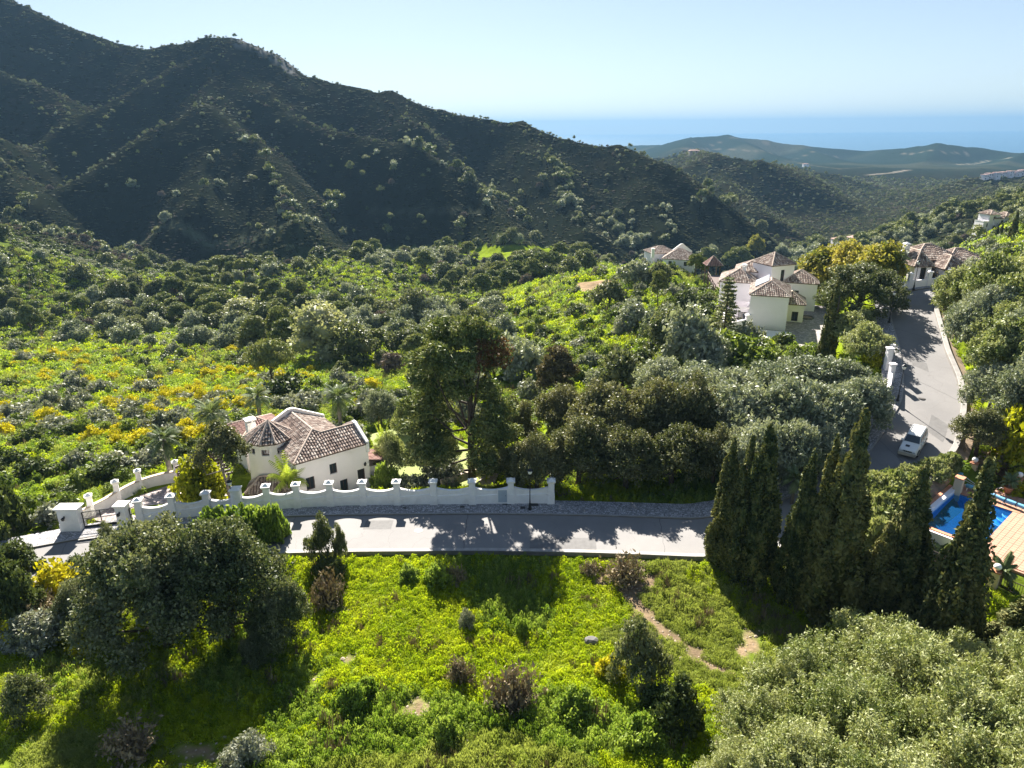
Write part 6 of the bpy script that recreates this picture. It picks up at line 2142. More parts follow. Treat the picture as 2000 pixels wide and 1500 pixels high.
# olives that fill the lower right corner
on = [(1690,1352,190,128),(1560,1425,210,140),(1770,1440,230,165),(1915,1440,210,160),(1475,1490,170,110),(1640,1530,240,165),(1830,1560,260,180),(1990,1500,220,190),(1540,1610,230,160),(1730,1660,260,180),(1420,1570,130,90),(2060,1400,180,160),(1930,1640,250,190),(1840,1370,150,110)]
for i, (u, v, w, h) in enumerate(on):
    at(u, v, w, h, 'olive_near', ['feathery olive standing highest at the foot of the cypress row', 'sprawling olive at the edge of the bright meadow', 'broad olive in the middle of the near thicket', 'broad olive right of the thicket middle', 'low olive creeping onto the bright meadow', 'near olive with drooping sprays in the bottom thicket', 'near olive below the widest cypress', 'tall olive on the right edge of the thicket', 'olive cut by the bottom edge, left', 'olive cut by the bottom edge, middle', 'smallest olive on the bottom edge beside the meadow', 'olive beyond the dark clipped conifer', 'olive in the bottom right corner', 'small olive tucked under the widest cypress'][i], 'olive_tree', 'tree', 'near olive thicket', var=i)

# planting round the villa
for i, (u, v, w, h, k) in enumerate([(430,905,78,118,0),(335,935,72,95,1),(513,845,66,88,1),(668,850,72,92,0)]):
    at(u, v, w, h, 'palm', ['fan palm behind the pergola of the villa', 'fan palm outside the curved drive wall', 'fan palm behind the chimney of the round tower', 'fan palm on the lawn edge behind the long roof'][i], 'palm_tree', 'palm', 'palms round the villa', var=k)
at(752, 905, 40, 60, 'strelitzia', 'upright banana-like plant on the lawn behind the villa', 'banana_plant', 'plant')
at(452, 985, 100, 160, 'airy_tree', 'thin brown-leaved tree standing before the round tower', 'garden_tree')
at(405, 985, 82, 82, 'yellowbush', 'glossy yellow-green bush beside the pergola', 'bush', 'bush')
at(572, 935, 44, 44, 'yellowbush', 'yellow-green bush between tower and front wall of the villa', 'bush', 'bush')
at(568, 975, 84, 62, 'strelitzia', 'clump of broad pale leaves before the porch of the tower', 'banana_plant', 'plant')
at(766, 930, 62, 82, 'laurel', 'glossy small tree at the right corner of the villa', 'garden_tree')
at(745, 958, 36, 46, 'shrub_near', 'feathery light green bush against the villa end, left one', 'bush', 'bush')
at(772, 955, 28, 36, 'shrub_near', 'feathery light green bush against the villa end, right one', 'bush', 'bush')
at(855, 950, 90, 46, 'grey_near', 'grey shrub on the lawn behind the wall', 'shrub', 'shrub')
at(812, 958, 50, 26, 'grey_shrub', 'low grey shrub close behind the wall top', 'shrub', 'shrub')
for i, (u, v, s_) in enumerate([(612, 826, 16), (632, 838, 20), (650, 837, 18), (682, 828, 18)]):
    at(u, v, s_, s_, 'topiary', ['clipped green ball farthest left behind the villa roof', 'largest clipped green ball behind the villa roof', 'clipped green ball third from the left behind the roof', 'clipped green ball under the palm behind the roof'][i], 'topiary', 'bush', 'clipped balls behind the villa')
for i, (u, v, w, h, k, l) in enumerate([(560,775,70,40,'dark_shrub','dark thicket behind the fan palm and the chimney'),(600,800,70,34,'grey_shrub','silvery shrub behind the white gable of the villa'),(745,830,60,60,'olive_mid','pale airy tree at the top of the villa lawn'),(790,850,40,60,'laurel','dark shrub tree left of the tall pine'),(715,815,60,40,'grey_shrub','silvery shrub above the villa lawn'),(870,905,60,60,'laurel','dark bush under the left boughs of the tall pine'),(965,915,60,60,'laurel','dark bush under the right boughs of the tall pine')]):
    at(u, v, w, h, k, l, 'shrub', 'shrub')

# right-hand side
rs = [(1868,622,90,92,'oak_mid2'),(1935,612,110,110,'o'),(1990,650,120,120,'o'),(1900,690,95,100,'m'),(1960,745,125,115,'o'),(2000,830,110,120,'m'),(1930,800,90,80,'m'),(2030,580,120,100,'o'),(1885,650,70,60,'m'),(1900,560,60,50,'m'),(1955,580,90,70,'o'),(1990,720,100,110,'m'),(1925,655,90,90,'m'),(1960,690,100,90,'o'),(1850,590,55,50,'m')]
for i, (u, v, w, h, k) in enumerate(rs):
    lab = ('silvery' if k == 'm' else 'green') + (' tall' if h > 105 else (' low' if h < 75 else '')) + ' bush ' + ('beside the top bend' if v < 600 else 'on the upper bank' if v < 660 else 'on the middle bank' if v < 720 else 'on the lower bank' if v < 780 else 'at the foot of the bank') + (' nearest the climbing road' if u < 1895 else ' midway to the picture edge' if u < 1945 else ' close to the right edge' if u < 1975 else ' on the right edge')
    at(u, v, w, h, 'olive_mid' if k == 'm' else 'laurel', lab, 'bank_tree', 'tree', 'bushes on the right bank', var=i)
for i, (u, v, w, h, k, l) in enumerate([(1905,888,95,88,'oak_grove','dark round tree beside the road below the right kerb'),(1978,892,90,90,'yellowbush','bright green round tree at the right edge above the pool'),
    (1990,960,60,40,'yellowbush','yellow-green hedge at the right edge above the pool railing'),(1950,925,80,50,'dead','brown leafless shrub behind the pool pillars'),
    (1703,716,34,30,'yellowbush','round yellow bush beside the upper white gateposts'),(1690,702,80,66,'laurel','olive-green bush above the driveway of the stepped house'),
    (1668,672,80,62,'laurel','leafy bush under the big dark tree by the climbing road'),
    (1676,622,150,112,'oak_near','huge dark oak between the stepped white house and the road'),(1612,580,60,60,'oak_near','dark oak touching the right wing of the stepped house'),
    (1990,565,50,30,'gorse','yellow flowering bush high on the right bank'),(1955,575,40,22,'gorse','smaller yellow flowering bush on the right bank'),(1975,470,18,60,'cypress_slim','lone pointed cypress on the skyline above the right bank'),
    (1745,572,46,80,'palm','fan palm beside the white wall of the hill villa')]):
    at(u, v, w, h, k, l, {'cypress_slim': 'cypress_tree', 'palm': 'palm_tree', 'oak_near': 'oak_tree', 'oak_grove': 'oak_tree'}.get(k, 'bush'), {'cypress_slim': 'cypress', 'palm': 'palm', 'oak_near': 'tree', 'oak_grove': 'tree'}.get(k, 'bush'))
for i, (u, v, w, h) in enumerate([(1600,578,90,90),(1655,572,95,92),(1712,566,90,88),(1625,545,80,60),(1690,540,90,60)]):
    at(u, v, w, h, 'autumn', ['ochre-tinted tree behind the stepped house, leftmost', 'ochre-tinted tree behind the huge dark oak', 'ochre-tinted tree left of the hill villa chimney', 'ochre-tinted tree farther back on the left', 'ochre-tinted tree farther back beside the palm'][i], 'ochre_tree', 'tree', 'ochre-tinted trees')
for i, (u, v, w, h) in enumerate([(1700,968,80,40),(1742,970,85,44),(1778,950,75,36),(1818,930,60,30),(1850,915,50,28),(1722,1020,95,50),(1700,1075,85,60),(1755,1030,60,40),(1668,985,60,40),(1660,1040,70,60),(1745,1090,60,50)]):
    at(u, v, w, h, 'oleander', 'pale narrow-leaved oleander ' + ['at the road bend, left end', 'at the road bend, second along', 'at the road bend, right of the slim cypress', 'below the parked car', 'nearest the cream pillar of the pool', 'in the gap behind the short cypress', 'low behind the tallest cypress', 'between short and slim cypress', 'against the tallest cypress', 'lowest behind the tallest cypress', 'under the slim cypress'][i], 'oleander', 'shrub', 'oleanders by the pool', var=i)
at(1545, 990, 55, 70, 'palm', 'pale palm glimpsed between the dark cypresses', 'palm_tree', 'palm', var=1)
at(1590, 955, 50, 70, 'palm', 'taller palm glimpsed left of the tallest cypress', 'palm_tree', 'palm', var=0)

# slope between the houses
sl = [(1300,700,90,85,'oak_mid'),(1345,715,100,95,'grey_mid'),(1375,720,80,60,'grey_mid'),(1310,650,55,45,'grey_mid'),(1275,660,50,50,'grey_mid'),(1215,772,90,88,'oak_mid'),(1180,775,60,50,'grey_mid'),(925,668,52,62,'oak_mid'),(985,660,50,35,'grey_mid'),(965,735,90,80,'grey_mid'),(1020,745,80,70,'grey_mid'),(1190,600,60,50,'oak_mid'),(1240,560,60,50,'grey_mid'),(1290,560,50,45,'oak_mid'),(1410,700,60,45,'shrub'),(1450,722,90,50,'shrub'),(1500,718,80,36,'shrub'),(1480,735,80,40,'shrub'),(1390,740,60,40,'grey_mid'),(1345,610,50,40,'dark_shrub'),(1240,640,60,45,'grey_mid')]
for i, (u, v, w, h, k) in enumerate(sl):
    at(u, v, w, h, k, ['broad dark evergreen below the lawn of the stepped house', 'widest silvery evergreen below the lawn of the stepped house', 'silvery evergreen tucked right of the widest one', 'silvery evergreen left of the bright lawn', 'silvery evergreen midway down the bright slope', 'dark evergreen above the back row of cork oaks', 'silvery evergreen just left of the dark one above the cork oaks', 'dark narrow evergreen at the foot of the bright ridge', 'low silvery bush at the left edge of the bright ridge', 'silvery evergreen right of the tall old pine', 'silvery evergreen left of the lone browned pine', 'dark evergreen below the bare clearing', 'silvery evergreen right of the bare clearing', 'dark evergreen near the far brown-roofed house', 'green garden bush left of the terrace wall', 'widest green garden bush below the terrace wall', 'green garden bush below the cobbled courtyard', 'green garden bush above the olive grove', 'silvery bush between lawn and olive grove', 'clipped dark bush on the slope below the gazebo', 'silvery evergreen halfway between clearing and olive grove'][i], {'shrub': 'garden_bush', 'dark_shrub': 'garden_bush'}.get(k, 'evergreen_tree'), {'shrub': 'bush', 'dark_shrub': 'bush'}.get(k, 'tree'), 'plants of the bright slope: ' + k.replace('_mid', '').replace('_', ' '))
at(1088, 778, 92, 108, 'pine_dry', 'brown-tinged pine alone on the slope beyond the cork oaks', 'pine_tree', 'tree')
at(533, 754, 96, 90, 'stone_pine', 'umbrella-shaped stone pine in the middle of the gorse meadow', 'stone_pine', 'tree')
at(635, 700, 130, 95, 'pale_mid', 'large pale flowering tree in front of the pine wood', 'pale_tree', 'tree')
at(690, 712, 90, 75, 'oak_mid', 'dark evergreen under the large pale flowering tree', 'evergreen_tree', 'tree')
at(470, 630, 90, 40, 'pale_mid', 'smaller pale tree left of the large pale flowering tree', 'pale_tree', 'tree')
at(1413, 662, 62, 128, 'norfolk', 'tiered norfolk pine in front of the stepped white house', 'norfolk_pine', 'tree')
for i, (u, v, w, h) in enumerate([(1356,556,34,66),(1368,560,30,60),(1378,540,44,60),(1440,545,56,66),(1425,548,40,62),(1285,600,40,75),(1300,630,30,45)]):
    at(u, v, w, h, 'pine_mid', ['thin pine left of the gazebo, front one', 'thin pine close beside the gazebo', 'pine with pale crown behind the gazebo', 'dark round-headed pine left of the stepped house', 'dark pine just left of the round-headed pine', 'sparse pine on the slope below the far red roof', 'small brown pine on the bright slope'][i], 'pine_tree', 'tree', 'pines round the gazebo')
at(1475, 500, 34, 38, 'autumn', 'pale green poplar in the valley behind the round-headed pine', 'poplar', 'tree')

# single bushes of the near meadow
nb = [(1245,1345,110,135,'airy_near','open dark green bush right of the grey boulder','shrub'),(1315,1418,120,85,'dark_near','low dense dark bush in the near meadow','shrub'),(1003,1380,112,82,'dead','big brown withered shrub in the middle of the near meadow','dead_shrub'),(900,1330,62,52,'dead','small brown withered shrub left of the big one','dead_shrub'),
 (1218,1128,90,45,'dead','grey twiggy shrub below the broken road kerb','dead_shrub'),(1150,1122,40,28,'dead','small twiggy shrub on the verge below the kerb','dead_shrub'),(640,1180,80,62,'dead','grey-brown twiggy bush right of the oak grove','dead_shrub'),(100,1222,120,56,'dead','wide grey twiggy bush at the left edge','dead_shrub'),(70,1262,120,50,'grey_near','low grey bush at the left edge below the twiggy one','shrub'),
 (855,1142,54,38,'shrub_near','bright leafy bush just below the kerb shadow','shrub'),(890,1140,44,36,'dead','dark twiggy bush in the shadow below the kerb','dead_shrub'),(690,1390,66,46,'shrub_near','leafy green clump in the lower left meadow','shrub'),(872,1448,58,40,'shrub_near','dark green weed clump near the bottom','shrub'),(720,1365,44,40,'shrub_near','green clump above the leafy one in the lower meadow','shrub'),
 (1130,1400,74,46,'shrub_near','pale green clump right of the big withered shrub','shrub'),(260,1480,110,70,'dead','brown seeding shrub in the shade at lower left','dead_shrub'),(60,1400,90,80,'airy_near','thin dark bush in the lower left corner','shrub'),(30,1210,110,120,'dark_near','dark bush on the left edge beside the gorse','shrub'),
 (1020,1240,30,26,'shrub_near','small dark clump in the open meadow','shrub'),(910,1225,34,30,'grey_near','small grey clump in the open meadow','shrub'),(480,1490,90,44,'grey_near','silver-leaved shrub on the bottom edge','shrub'),(1260,1450,90,50,'shrub_near','loose green bush by the low dense dark one','shrub'),(1190,1320,60,36,'gorse','dull yellow bush left of the open dark one','gorse_bush'),
 (118,1168,90,50,'gorse','yellow gorse on the road verge at the left','gorse_bush'),(150,1195,60,36,'gorse','second yellow gorse just below the verge gorse','gorse_bush'),(40,1250,60,30,'gorse','yellow gorse at the left edge of the meadow','gorse_bush'),(160,1285,40,24,'gorse','smallest yellow gorse left of the oak grove','gorse_bush'),
 (20,1130,110,60,'dark_near','dark rosemary-like bush on the left verge','shrub'),(160,1130,80,36,'dark_near','low dark bush on the verge above the gorse','shrub'),(-10,1050,110,135,'dark_near','large dark bush at the left edge behind the road','shrub'),(215,1085,50,60,'airy_near','sparse yellowish sapling on the verge by the gate','shrub'),(640,1130,60,40,'dark_near','dark bush at the foot of the verge tree','shrub'),(800,1130,40,22,'shrub_near','low bush on the verge below the shadowed wall','shrub')]
for u, v, w, h, k, l, n_ in nb:
    at(u, v, w, h, k, l, n_, 'bush')
p = ground(1155, 1256)
iv, if_ = ICO2
_q = np.random.default_rng(3)
V = iv * np.array([.55, .42, .38]) * (1 + .16 * (vnoise(iv[:, 0] * 2 + 5, iv[:, 1] * 2 + iv[:, 2] * 3 + 9) - .5))[:, None]
V = np.clip(V, [-.46, -.36, -.3], [.46, .36, .3])
tag(link('boulder', mesh('boulder', V, if_, M['rock']), None, tuple(p + [0, 0, .12])), 'grey angular boulder lying in the near meadow', 'rock')

place('low_palm', POT, 1.5, 1.1, 'cycad growing in the terracotta pot by the pool railing', 'plant', 'cycad')
at(1952, 1140, 52, 40, 'low_palm', 'cycad behind the near globe-topped pillar', 'cycad', 'plant', z=.95)
at(1985, 1120, 40, 32, 'low_palm', 'small cycad by the railing at the right edge', 'cycad', 'plant', z=1.0) if False else None
at(1838, 1095, 40, 30, 'low_palm', 'cycad under the white outer wall of the pool', 'cycad', 'plant')
at(1825, 548, 40, 34, 'dead', 'leafless reddish climber against the hill villa window', 'climber', 'plant', z=10.8)
for i, (u, v, w, h) in enumerate([(1937, 462, 8, 22), (1945, 466, 9, 26), (1953, 464, 9, 30), (1961, 466, 8, 24), (1972, 472, 9, 24), (1984, 470, 8, 20)]):
    at(u, v, w, h, 'cypress_slim', 'one of six small cypresses lined up below the hillside house', 'cypress_tree', 'cypress', 'six small cypresses below the hillside house')
# ------------------------------------------------------------------ scattered growth
def gn_scatter(name, pts, rz, scl, idx, protos, label, kind='stuff', tilt=None):
    """many small plants as ONE object: points that carry a plant each"""
    n = len(pts)
    me = bpy.data.meshes.new(name)
    me.vertices.add(n)
    me.vertices.foreach_set('co', np.asarray(pts, np.float32).ravel())
    for an, ty, dat, key in (('rz', 'FLOAT_VECTOR', np.c_[np.zeros(n) if tilt is None else tilt, np.zeros(n), rz], 'vector'), ('scl', 'FLOAT_VECTOR', scl, 'vector'), ('idx', 'INT', idx, 'value')):
        a = me.attributes.new(an, ty, 'POINT')
        a.data.foreach_set(key, np.asarray(dat, np.int32 if ty == 'INT' else np.float32).ravel())
    o = tag(link(name, me), label, None, None, kind)
    ng = bpy.data.node_groups.new(name, 'GeometryNodeTree')
    ng.interface.new_socket('Geometry', in_out='INPUT', socket_type='NodeSocketGeometry')
    ng.interface.new_socket('Geometry', in_out='OUTPUT', socket_type='NodeSocketGeometry')
    gi = ng.nodes.new('NodeGroupInput'); go = ng.nodes.new('NodeGroupOutput')
    mp = ng.nodes.new('GeometryNodeMeshToPoints')
    ip = ng.nodes.new('GeometryNodeInstanceOnPoints')
    jn = ng.nodes.new('GeometryNodeJoinGeometry')
    ng.links.new(gi.outputs[0], mp.inputs['Mesh'])
    ng.links.new(mp.outputs[0], ip.inputs['Points'])
    for pm in reversed(protos):
        src = bpy.data.objects.new(name + '_source', pm)
        oi = ng.nodes.new('GeometryNodeObjectInfo')
        oi.inputs['Object'].default_value = src
        g2 = ng.nodes.new('GeometryNodeGeometryToInstance')
        ng.links.new(oi.outputs['Geometry'], g2.inputs[0])
        ng.links.new(g2.outputs[0], jn.inputs[0])
    ng.links.new(jn.outputs[0], ip.inputs['Instance'])
    ip.inputs['Pick Instance'].default_value = True
    for an, ty, sock in (('rz', 'FLOAT_VECTOR', 'Rotation'), ('scl', 'FLOAT_VECTOR', 'Scale'), ('idx', 'INT', 'Instance Index')):
        na = ng.nodes.new('GeometryNodeInputNamedAttribute')
        na.data_type = ty
        na.inputs['Name'].default_value = an
        ng.links.new([q for q in na.outputs if q.enabled and q.name == 'Attribute'][0], ip.inputs[sock])
    ng.links.new(ip.outputs[0], go.inputs[0])
    md = o.modifiers.new('scatter', 'NODES'); md.node_group = ng
    return o

def cand(r0, r1, per_m2, a0=-43, a1=43, seed=1, side=5):
    r = np.random.default_rng(seed)
    a0, a1 = math.radians(a0 - side * 0), math.radians(a1 + side * 0)
    n = int(per_m2 * (r1 * r1 - r0 * r0) * (a1 - a0) / 2)
    rr = np.sqrt(r.uniform(r0 * r0, r1 * r1, n)); aa = r.uniform(a0, a1, n)
    return rr * np.sin(aa), rr * np.cos(aa), r

_hx = np.array(HEROES)
def clear_of_heroes(x, y, k=.6):
    ok = np.ones(len(x), bool)
    for hx, hy, hr in _hx:
        ok &= (x - hx) ** 2 + (y - hy) ** 2 > (hr * k) ** 2
    return ok

def interpH(x, y):
    """height read off the land mesh itself (fast)"""
    r = np.hypot(x, y); a = np.arctan2(x, y)
    fi = np.interp(r, _rr, np.arange(NR)); fj = (a - _a0[0]) / (_a0[1] - _a0[0])
    fj = np.clip(fj, 0, NC - 1.001)
    i = np.clip(fi.astype(int), 0, NR - 2); j = fj.astype(int)
    u, v = fi - i, fj - j
    return (LZ[i, j] * (1 - u) * (1 - v) + LZ[i + 1, j] * u * (1 - v) + LZ[i, j + 1] * (1 - u) * v + LZ[i + 1, j + 1] * u * v)
_rr = np.r_[np.geomspace(11, 420, 380), np.geomspace(420, 7200, NR - 380 + 1)[1:]]
_a0 = np.radians(np.linspace(-62, 62, NC))

# --- grass, sorrel and weeds
def tuft(name, seed, mat, w, h, n, size, aspect, up):
    r = np.random.default_rng(seed)
    a = r.uniform(0, 6.28, n); q = np.sqrt(r.random(n)) * w / 2
    z = r.uniform(.05, 1, n) * h * (1 - (q / (w / 2)) ** 2 * .6)
    C = np.stack([q * np.cos(a), q * np.sin(a), z], 1)
    Nn = unit(np.stack([np.cos(a), np.sin(a), r.uniform(.3, 1.6, n)], 1) + r.normal(size=(n, 3)) * .4)
    V, F = quads(C, Nn, size, aspect, r, up)
    return mesh(name, V, F, mat)
tufts = [tuft('sorrel_tuft', 301, G['grass'], .9, .34, 130, .075, 1.3, 0), tuft('sorrel_tuft', 302, G['grass'], .8, .26, 120, .075, 1.3, .0), tuft('sorrel_tuft', 303, G['grass'], 1.0, .45, 130, .08, 1.6, .15),
         tuft('weed_tuft', 304, G['weed'], .8, .45, 130, .07, 1.9, .3), tuft('weed_tuft', 305, G['weed'], .7, .38, 110, .08, 1.5, .1), tuft('pale_tuft', 306, G['palegrass'], .9, .4, 120, .05, 3.2, .5), tuft('dry_tuft', 307, G['brown'], .5, .4, 40, .05, 6, .8)]

def zones(x, y, z):
    u, v = proj(x, y, z)
    return u, v
def field_grass(x, y, z, r):
    """which tuft grows where"""
    n1 = fbm(x / 6, y / 6, 4); n2 = fbm(x / 2.2 + 30, y / 2.2, 3); n3 = fbm(x / 12 + 70, y / 12, 3)
    u, v = proj(x, y, z)
    idx = r.integers(0, 3, len(x))
    idx = np.where((n1 + (r.random(len(x)) - .5) * .16) > .56, r.integers(3, 5, len(x)), idx)
    pale = (in_poly(u, v, ((1290,1130),(1400,1110),(1600,1240),(1560,1270),(1400,1250),(1300,1180))) & (r.random(len(x)) < .7)) | (n3 > .66)
    idx = np.where(pale, 5, idx)
    idx = np.where((n2 > .62) & (r.random(len(x)) < .3), 6, idx)
    left = (u < 330) & (v > 1180) & (r.random(len(x)) < .35)
    idx = np.where(left, 5, idx)
    md = (np.hypot(x, y) > 62) & (u < 900)
    q = r.random(len(x))
    idx = np.where(md & (q < .16), 5, np.where(md & (q > .78), r.integers(3, 5, len(x)), np.where(md & (q > .73), 6, idx)))
    return idx, n1, n2

x, y, r = cand(20, 62, 22, -44, 46, 11)
z = interpH(x, y)
bare = fbm(x / 2.6 + 5, y / 2.6 + 3, 3)
lane = in_poly(*proj(x, y, z), LANE)
dt_, _ = poly_dist(x, y, TRACK)
ok = ~blocked(x, y, .15) & (dt_ + 1.1 * (fbm(x * 1.2, y * 1.2, 2) - .5) > .42 + .25 * r.random(len(x))) & ~(bare > .76) & ~(lane & (bare > .45) & (r.random(len(x)) < .9))
ok &= (bare > -1)
x, y, z = x[ok], y[ok], z[ok]
idx, n1, n2 = field_grass(x, y, z, r)
s_ = r.uniform(.45, .95, len(x)) * (.7 + .7 * n2)
gn_scatter('meadow_grass', np.c_[x, y, z - .03], r.uniform(0, 6.28, len(x)), np.stack([s_ * .95, s_ * .95, s_ * r.uniform(.7, 2.0, len(x)) * (.45 + 1.3 * n1)], 1), idx, tufts, 'bright wood sorrel and grass covering the near meadow')
print('near grass', len(x))

x, y, r = cand(58, 330, 1.3, -44, 44, 12)
z = interpH(x, y); d = np.hypot(x, y)
u, v = proj(x, y, z)
ok = ~blocked(x, y, .2) & (r.random(len(x)) < np.clip(90 / d, .18, 1) ** 1.2) & clear_of_heroes(x, y, .3)
ok &= ~in_poly(u, v, ((1115,572),(1130,550),(1200,543),(1218,560),(1160,574)))
x, y, z, d = x[ok], y[ok], z[ok], d[ok]
idx, n1, n2 = field_grass(x, y, z, r)
s_ = r.uniform(.8, 1.5, len(x)) * np.clip(d / 70, 1, 2.8)
gn_scatter('slope_grass', np.c_[x, y, z - .05], r.uniform(0, 6.28, len(x)), np.stack([s_, s_, s_ * r.uniform(.6, 1.4, len(x))], 1), idx, tufts, 'green herbs and low scrub on the slopes beyond the road')
print('slope grass', len(x))

# --- stones and clods in the bare patches
x, y, r = cand(20, 60, 6, -40, 42, 15)
z = interpH(x, y)
bare = fbm(x / 2.6 + 5, y / 2.6 + 3, 3)
lane = in_poly(*proj(x, y, z), LANE)
dt_, _ = poly_dist(x, y, TRACK)
ok = ~blocked(x, y, .2) & ((dt_ < .55) | (bare > .72) | (lane & (bare > .43)) | (r.random(len(x)) < .012))
x, y, z = x[ok], y[ok], z[ok]
def clod(seed):
    q = np.random.default_rng(seed); iv, if_ = ICO1
    return mesh('stone', iv * q.uniform(.75, 1.15, (len(iv), 1)) * [1, .8, .6], if_, M['clod'])
s_ = r.uniform(.03, .13, len(x)) * (1 + (r.random(len(x)) < .05) * 1.2)
gn_scatter('stones', np.c_[x, y, z], r.uniform(0, 6.28, len(x)), np.stack([s_, s_, s_], 1), r.integers(0, 3, len(x)), [clod(1), clod(2), clod(3)], 'loose stones and clods in the bare patches of the meadow')

# --- shrubs, trees: the 280 that show largest of each kind stand alone, the rest is stuff
mini = {}
def mini_tree(kind, seed, leaf, w, h, nb, nleaf, size, z0=0.0, aspect=1.3, bark=True, flat=.8, rb=.27):
    b = dome_blobs(w, h, z0, nb, seed, flat, rb, .5)
    cm = crown_mesh(kind, leaf, b, nleaf, size * .85, aspect, .7, seed, .5, 0, .35, .5)
    if bark:
        mb = MB(); mb.tube([(0, 0, -.5), (0, 0, max(z0, .4) + (h - z0) * .4)], [.16, .1], 5, cap=False)
        cm = merge(kind, [cm, mesh('stem', np.vstack(mb.v), mb.f, M['bark'])])
    return cm
far = {
 'pine': [mini_tree('pine', 401 + i, G['pine'], 5.5, 7.5, 7, 420, .62, 3.2) for i in range(3)],
 'oak': [mini_tree('oak', 405 + i, G['oak'], 5.5, 4.8, 7, 420, .6, .2) for i in range(3)],
 'olive': [mini_tree('olive', 409 + i, G['olive'], 4.6, 3.8, 7, 380, .5, .2) for i in range(3)],
 'bare': [mini_tree('bare', 413 + i, G['purple'], 4.5, 4.2, 6, 300, .5, .6, 2.2) for i in range(2)],
 'scrub': [mini_tree('scrub', 416 + i, G['scrub_dark'], 3.0, 1.3, 4, 110, .55, -.3, bark=False) for i in range(3)],
 'scrub2': [mini_tree('scrub', 420 + i, G['shrub'], 3.0, 1.3, 4, 110, .5, -.3, bark=False) for i in range(2)],
 'greyscrub': [mini_tree('scrub', 424 + i, G['grey'], 2.6, 1.2, 4, 110, .5, -.3, bark=False) for i in range(2)],
 'maquis': [mini_tree('maquis', 434 + i, G['maquis'], 3.0, 1.3, 5, 130, .5, -.3, bark=False) for i in range(3)],
 'gorse': [mini_tree('gorse', 428 + i, G['gorse'], 2.4, 1.1, 4, 120, .4, -.3, bark=False) for i in range(2)],
}
WOOD = [((-400,640),(0,655),(150,668),(330,692),(430,680),(560,705),(700,745),(790,775),(830,720),(940,655),(975,600),(1080,545),(1290,520),(1350,500),(1600,470),(1420,440),(1000,470),(560,520),(0,600),(-400,560))]
CLEAR = [((1075,512),(960,510),(890,498),(910,482),(1040,480),(1120,495)), ((745,503),(835,503),(850,490),(745,490)), ((1115,572),(1130,550),(1200,543),(1218,560),(1160,574)), ((1180,545),(1240,520),(1260,535),(1220,550)), ((800,590),(880,560),(870,572),(815,600)), ((500,700),(760,740),(740,700),(640,705))]
def region(x, y, z):
    u, v = proj(x, y, z)
    r = np.hypot(x, y)
    wood = np.zeros(len(x), bool)
    for w in WOOD: wood |= in_poly(u, v, w)
    wood |= (r > 230) & ~((u > 990) & (u < 1290) & (v > 545))
    clr = np.zeros(len(x), bool)
    for w in CLEAR: clr |= in_poly(u, v, w)
    return u, v, wood & ~clr, clr

def individuals(name, cat, x, y, z, w, h, kind_near, kind_far, labeler, group, r, nmax=270):
    """w, h: sizes in metres"""
    d = np.hypot(x, y)
    order = np.argsort(-w / d)
    a, b = order[:nmax], order[nmax:]
    for i in a:
        vs = PROTO[kind_near]
        p = vs[int(r.integers(0, len(vs)))]
        o = bpy.data.objects.new(name, one(p)); COL.objects.link(o)
        o.location = (x[i], y[i], z[i] - .15); o.rotation_euler = (0, 0, r.uniform(0, 6.28)); o.scale = (w[i] / p['w'], w[i] / p['w'], h[i] / p['h'])
        tag(o, labeler(x[i], y[i], z[i], w[i]), cat, group(x[i], y[i], z[i]) if callable(group) else group)
    if len(b):
        pm = far[kind_far]
        bb = [max(m.vertices, key=lambda q: q.co.z).co.z for m in pm]
        ww = {'pine': 5.5, 'oak': 5.5, 'olive': 4.6, 'bare': 4.5, 'scrub': 3.0, 'scrub2': 3.0, 'greyscrub': 2.6, 'gorse': 2.4}[kind_far]
        hh = {'pine': 7.5, 'oak': 4.8, 'olive': 3.8, 'bare': 4.2, 'scrub': 1.3, 'scrub2': 1.3, 'greyscrub': 1.2, 'gorse': 1.1}[kind_far]
        gn_scatter(name + '_mass', np.c_[x[b], y[b], z[b] - .15], r.uniform(0, 6.28, len(b)), np.stack([w[b] / ww, w[b] / ww, h[b] / hh], 1), r.integers(0, len(pm), len(b)), pm, 'distant ' + name.replace('_', ' ') + ' growth across valley and mountainside')
    print(name, len(a), len(b))

def plural(n):
    n = n.replace('_', ' ')
    return n + ('es' if n.endswith('bush') else 's')

def size_word(w, lo, hi):
    return 'small' if w < lo else ('big' if w > hi else 'middling')

def place_wood(x, y, z):
    u, v = proj(x, y, z)
    c = [(150, 'at the left end of the wood'), (330, 'left of the gorse meadow top'), (470, 'behind the left gorse meadow'), (580, 'behind the umbrella-shaped stone pine'), (700, 'round the large pale flowering tree'), (860, 'behind the tall old pine'), (1010, 'left of the bright ridge'), (1150, 'behind the bare clearing'), (1300, 'below the far brown-roofed house'), (1480, 'behind the gazebo'), (1600, 'behind the stepped house'), (1700, 'behind the ochre trees'), (1780, 'left of the hill villa chimney'), (1850, 'behind the hill villa roof'), (1920, 'right of the hill villa'), (4000, 'at the right edge behind the bank')]
    rows = [(430, 'far hillside'), (465, 'valley side'), (492, 'deep down'), (520, 'far back'), (560, 'back rows'), (600, 'middle rows'), (640, 'front rows'), (4000, 'front edge')]
    return next(t for q, t in c if u < q) + ', ' + next(t for q, t in rows if v < q)

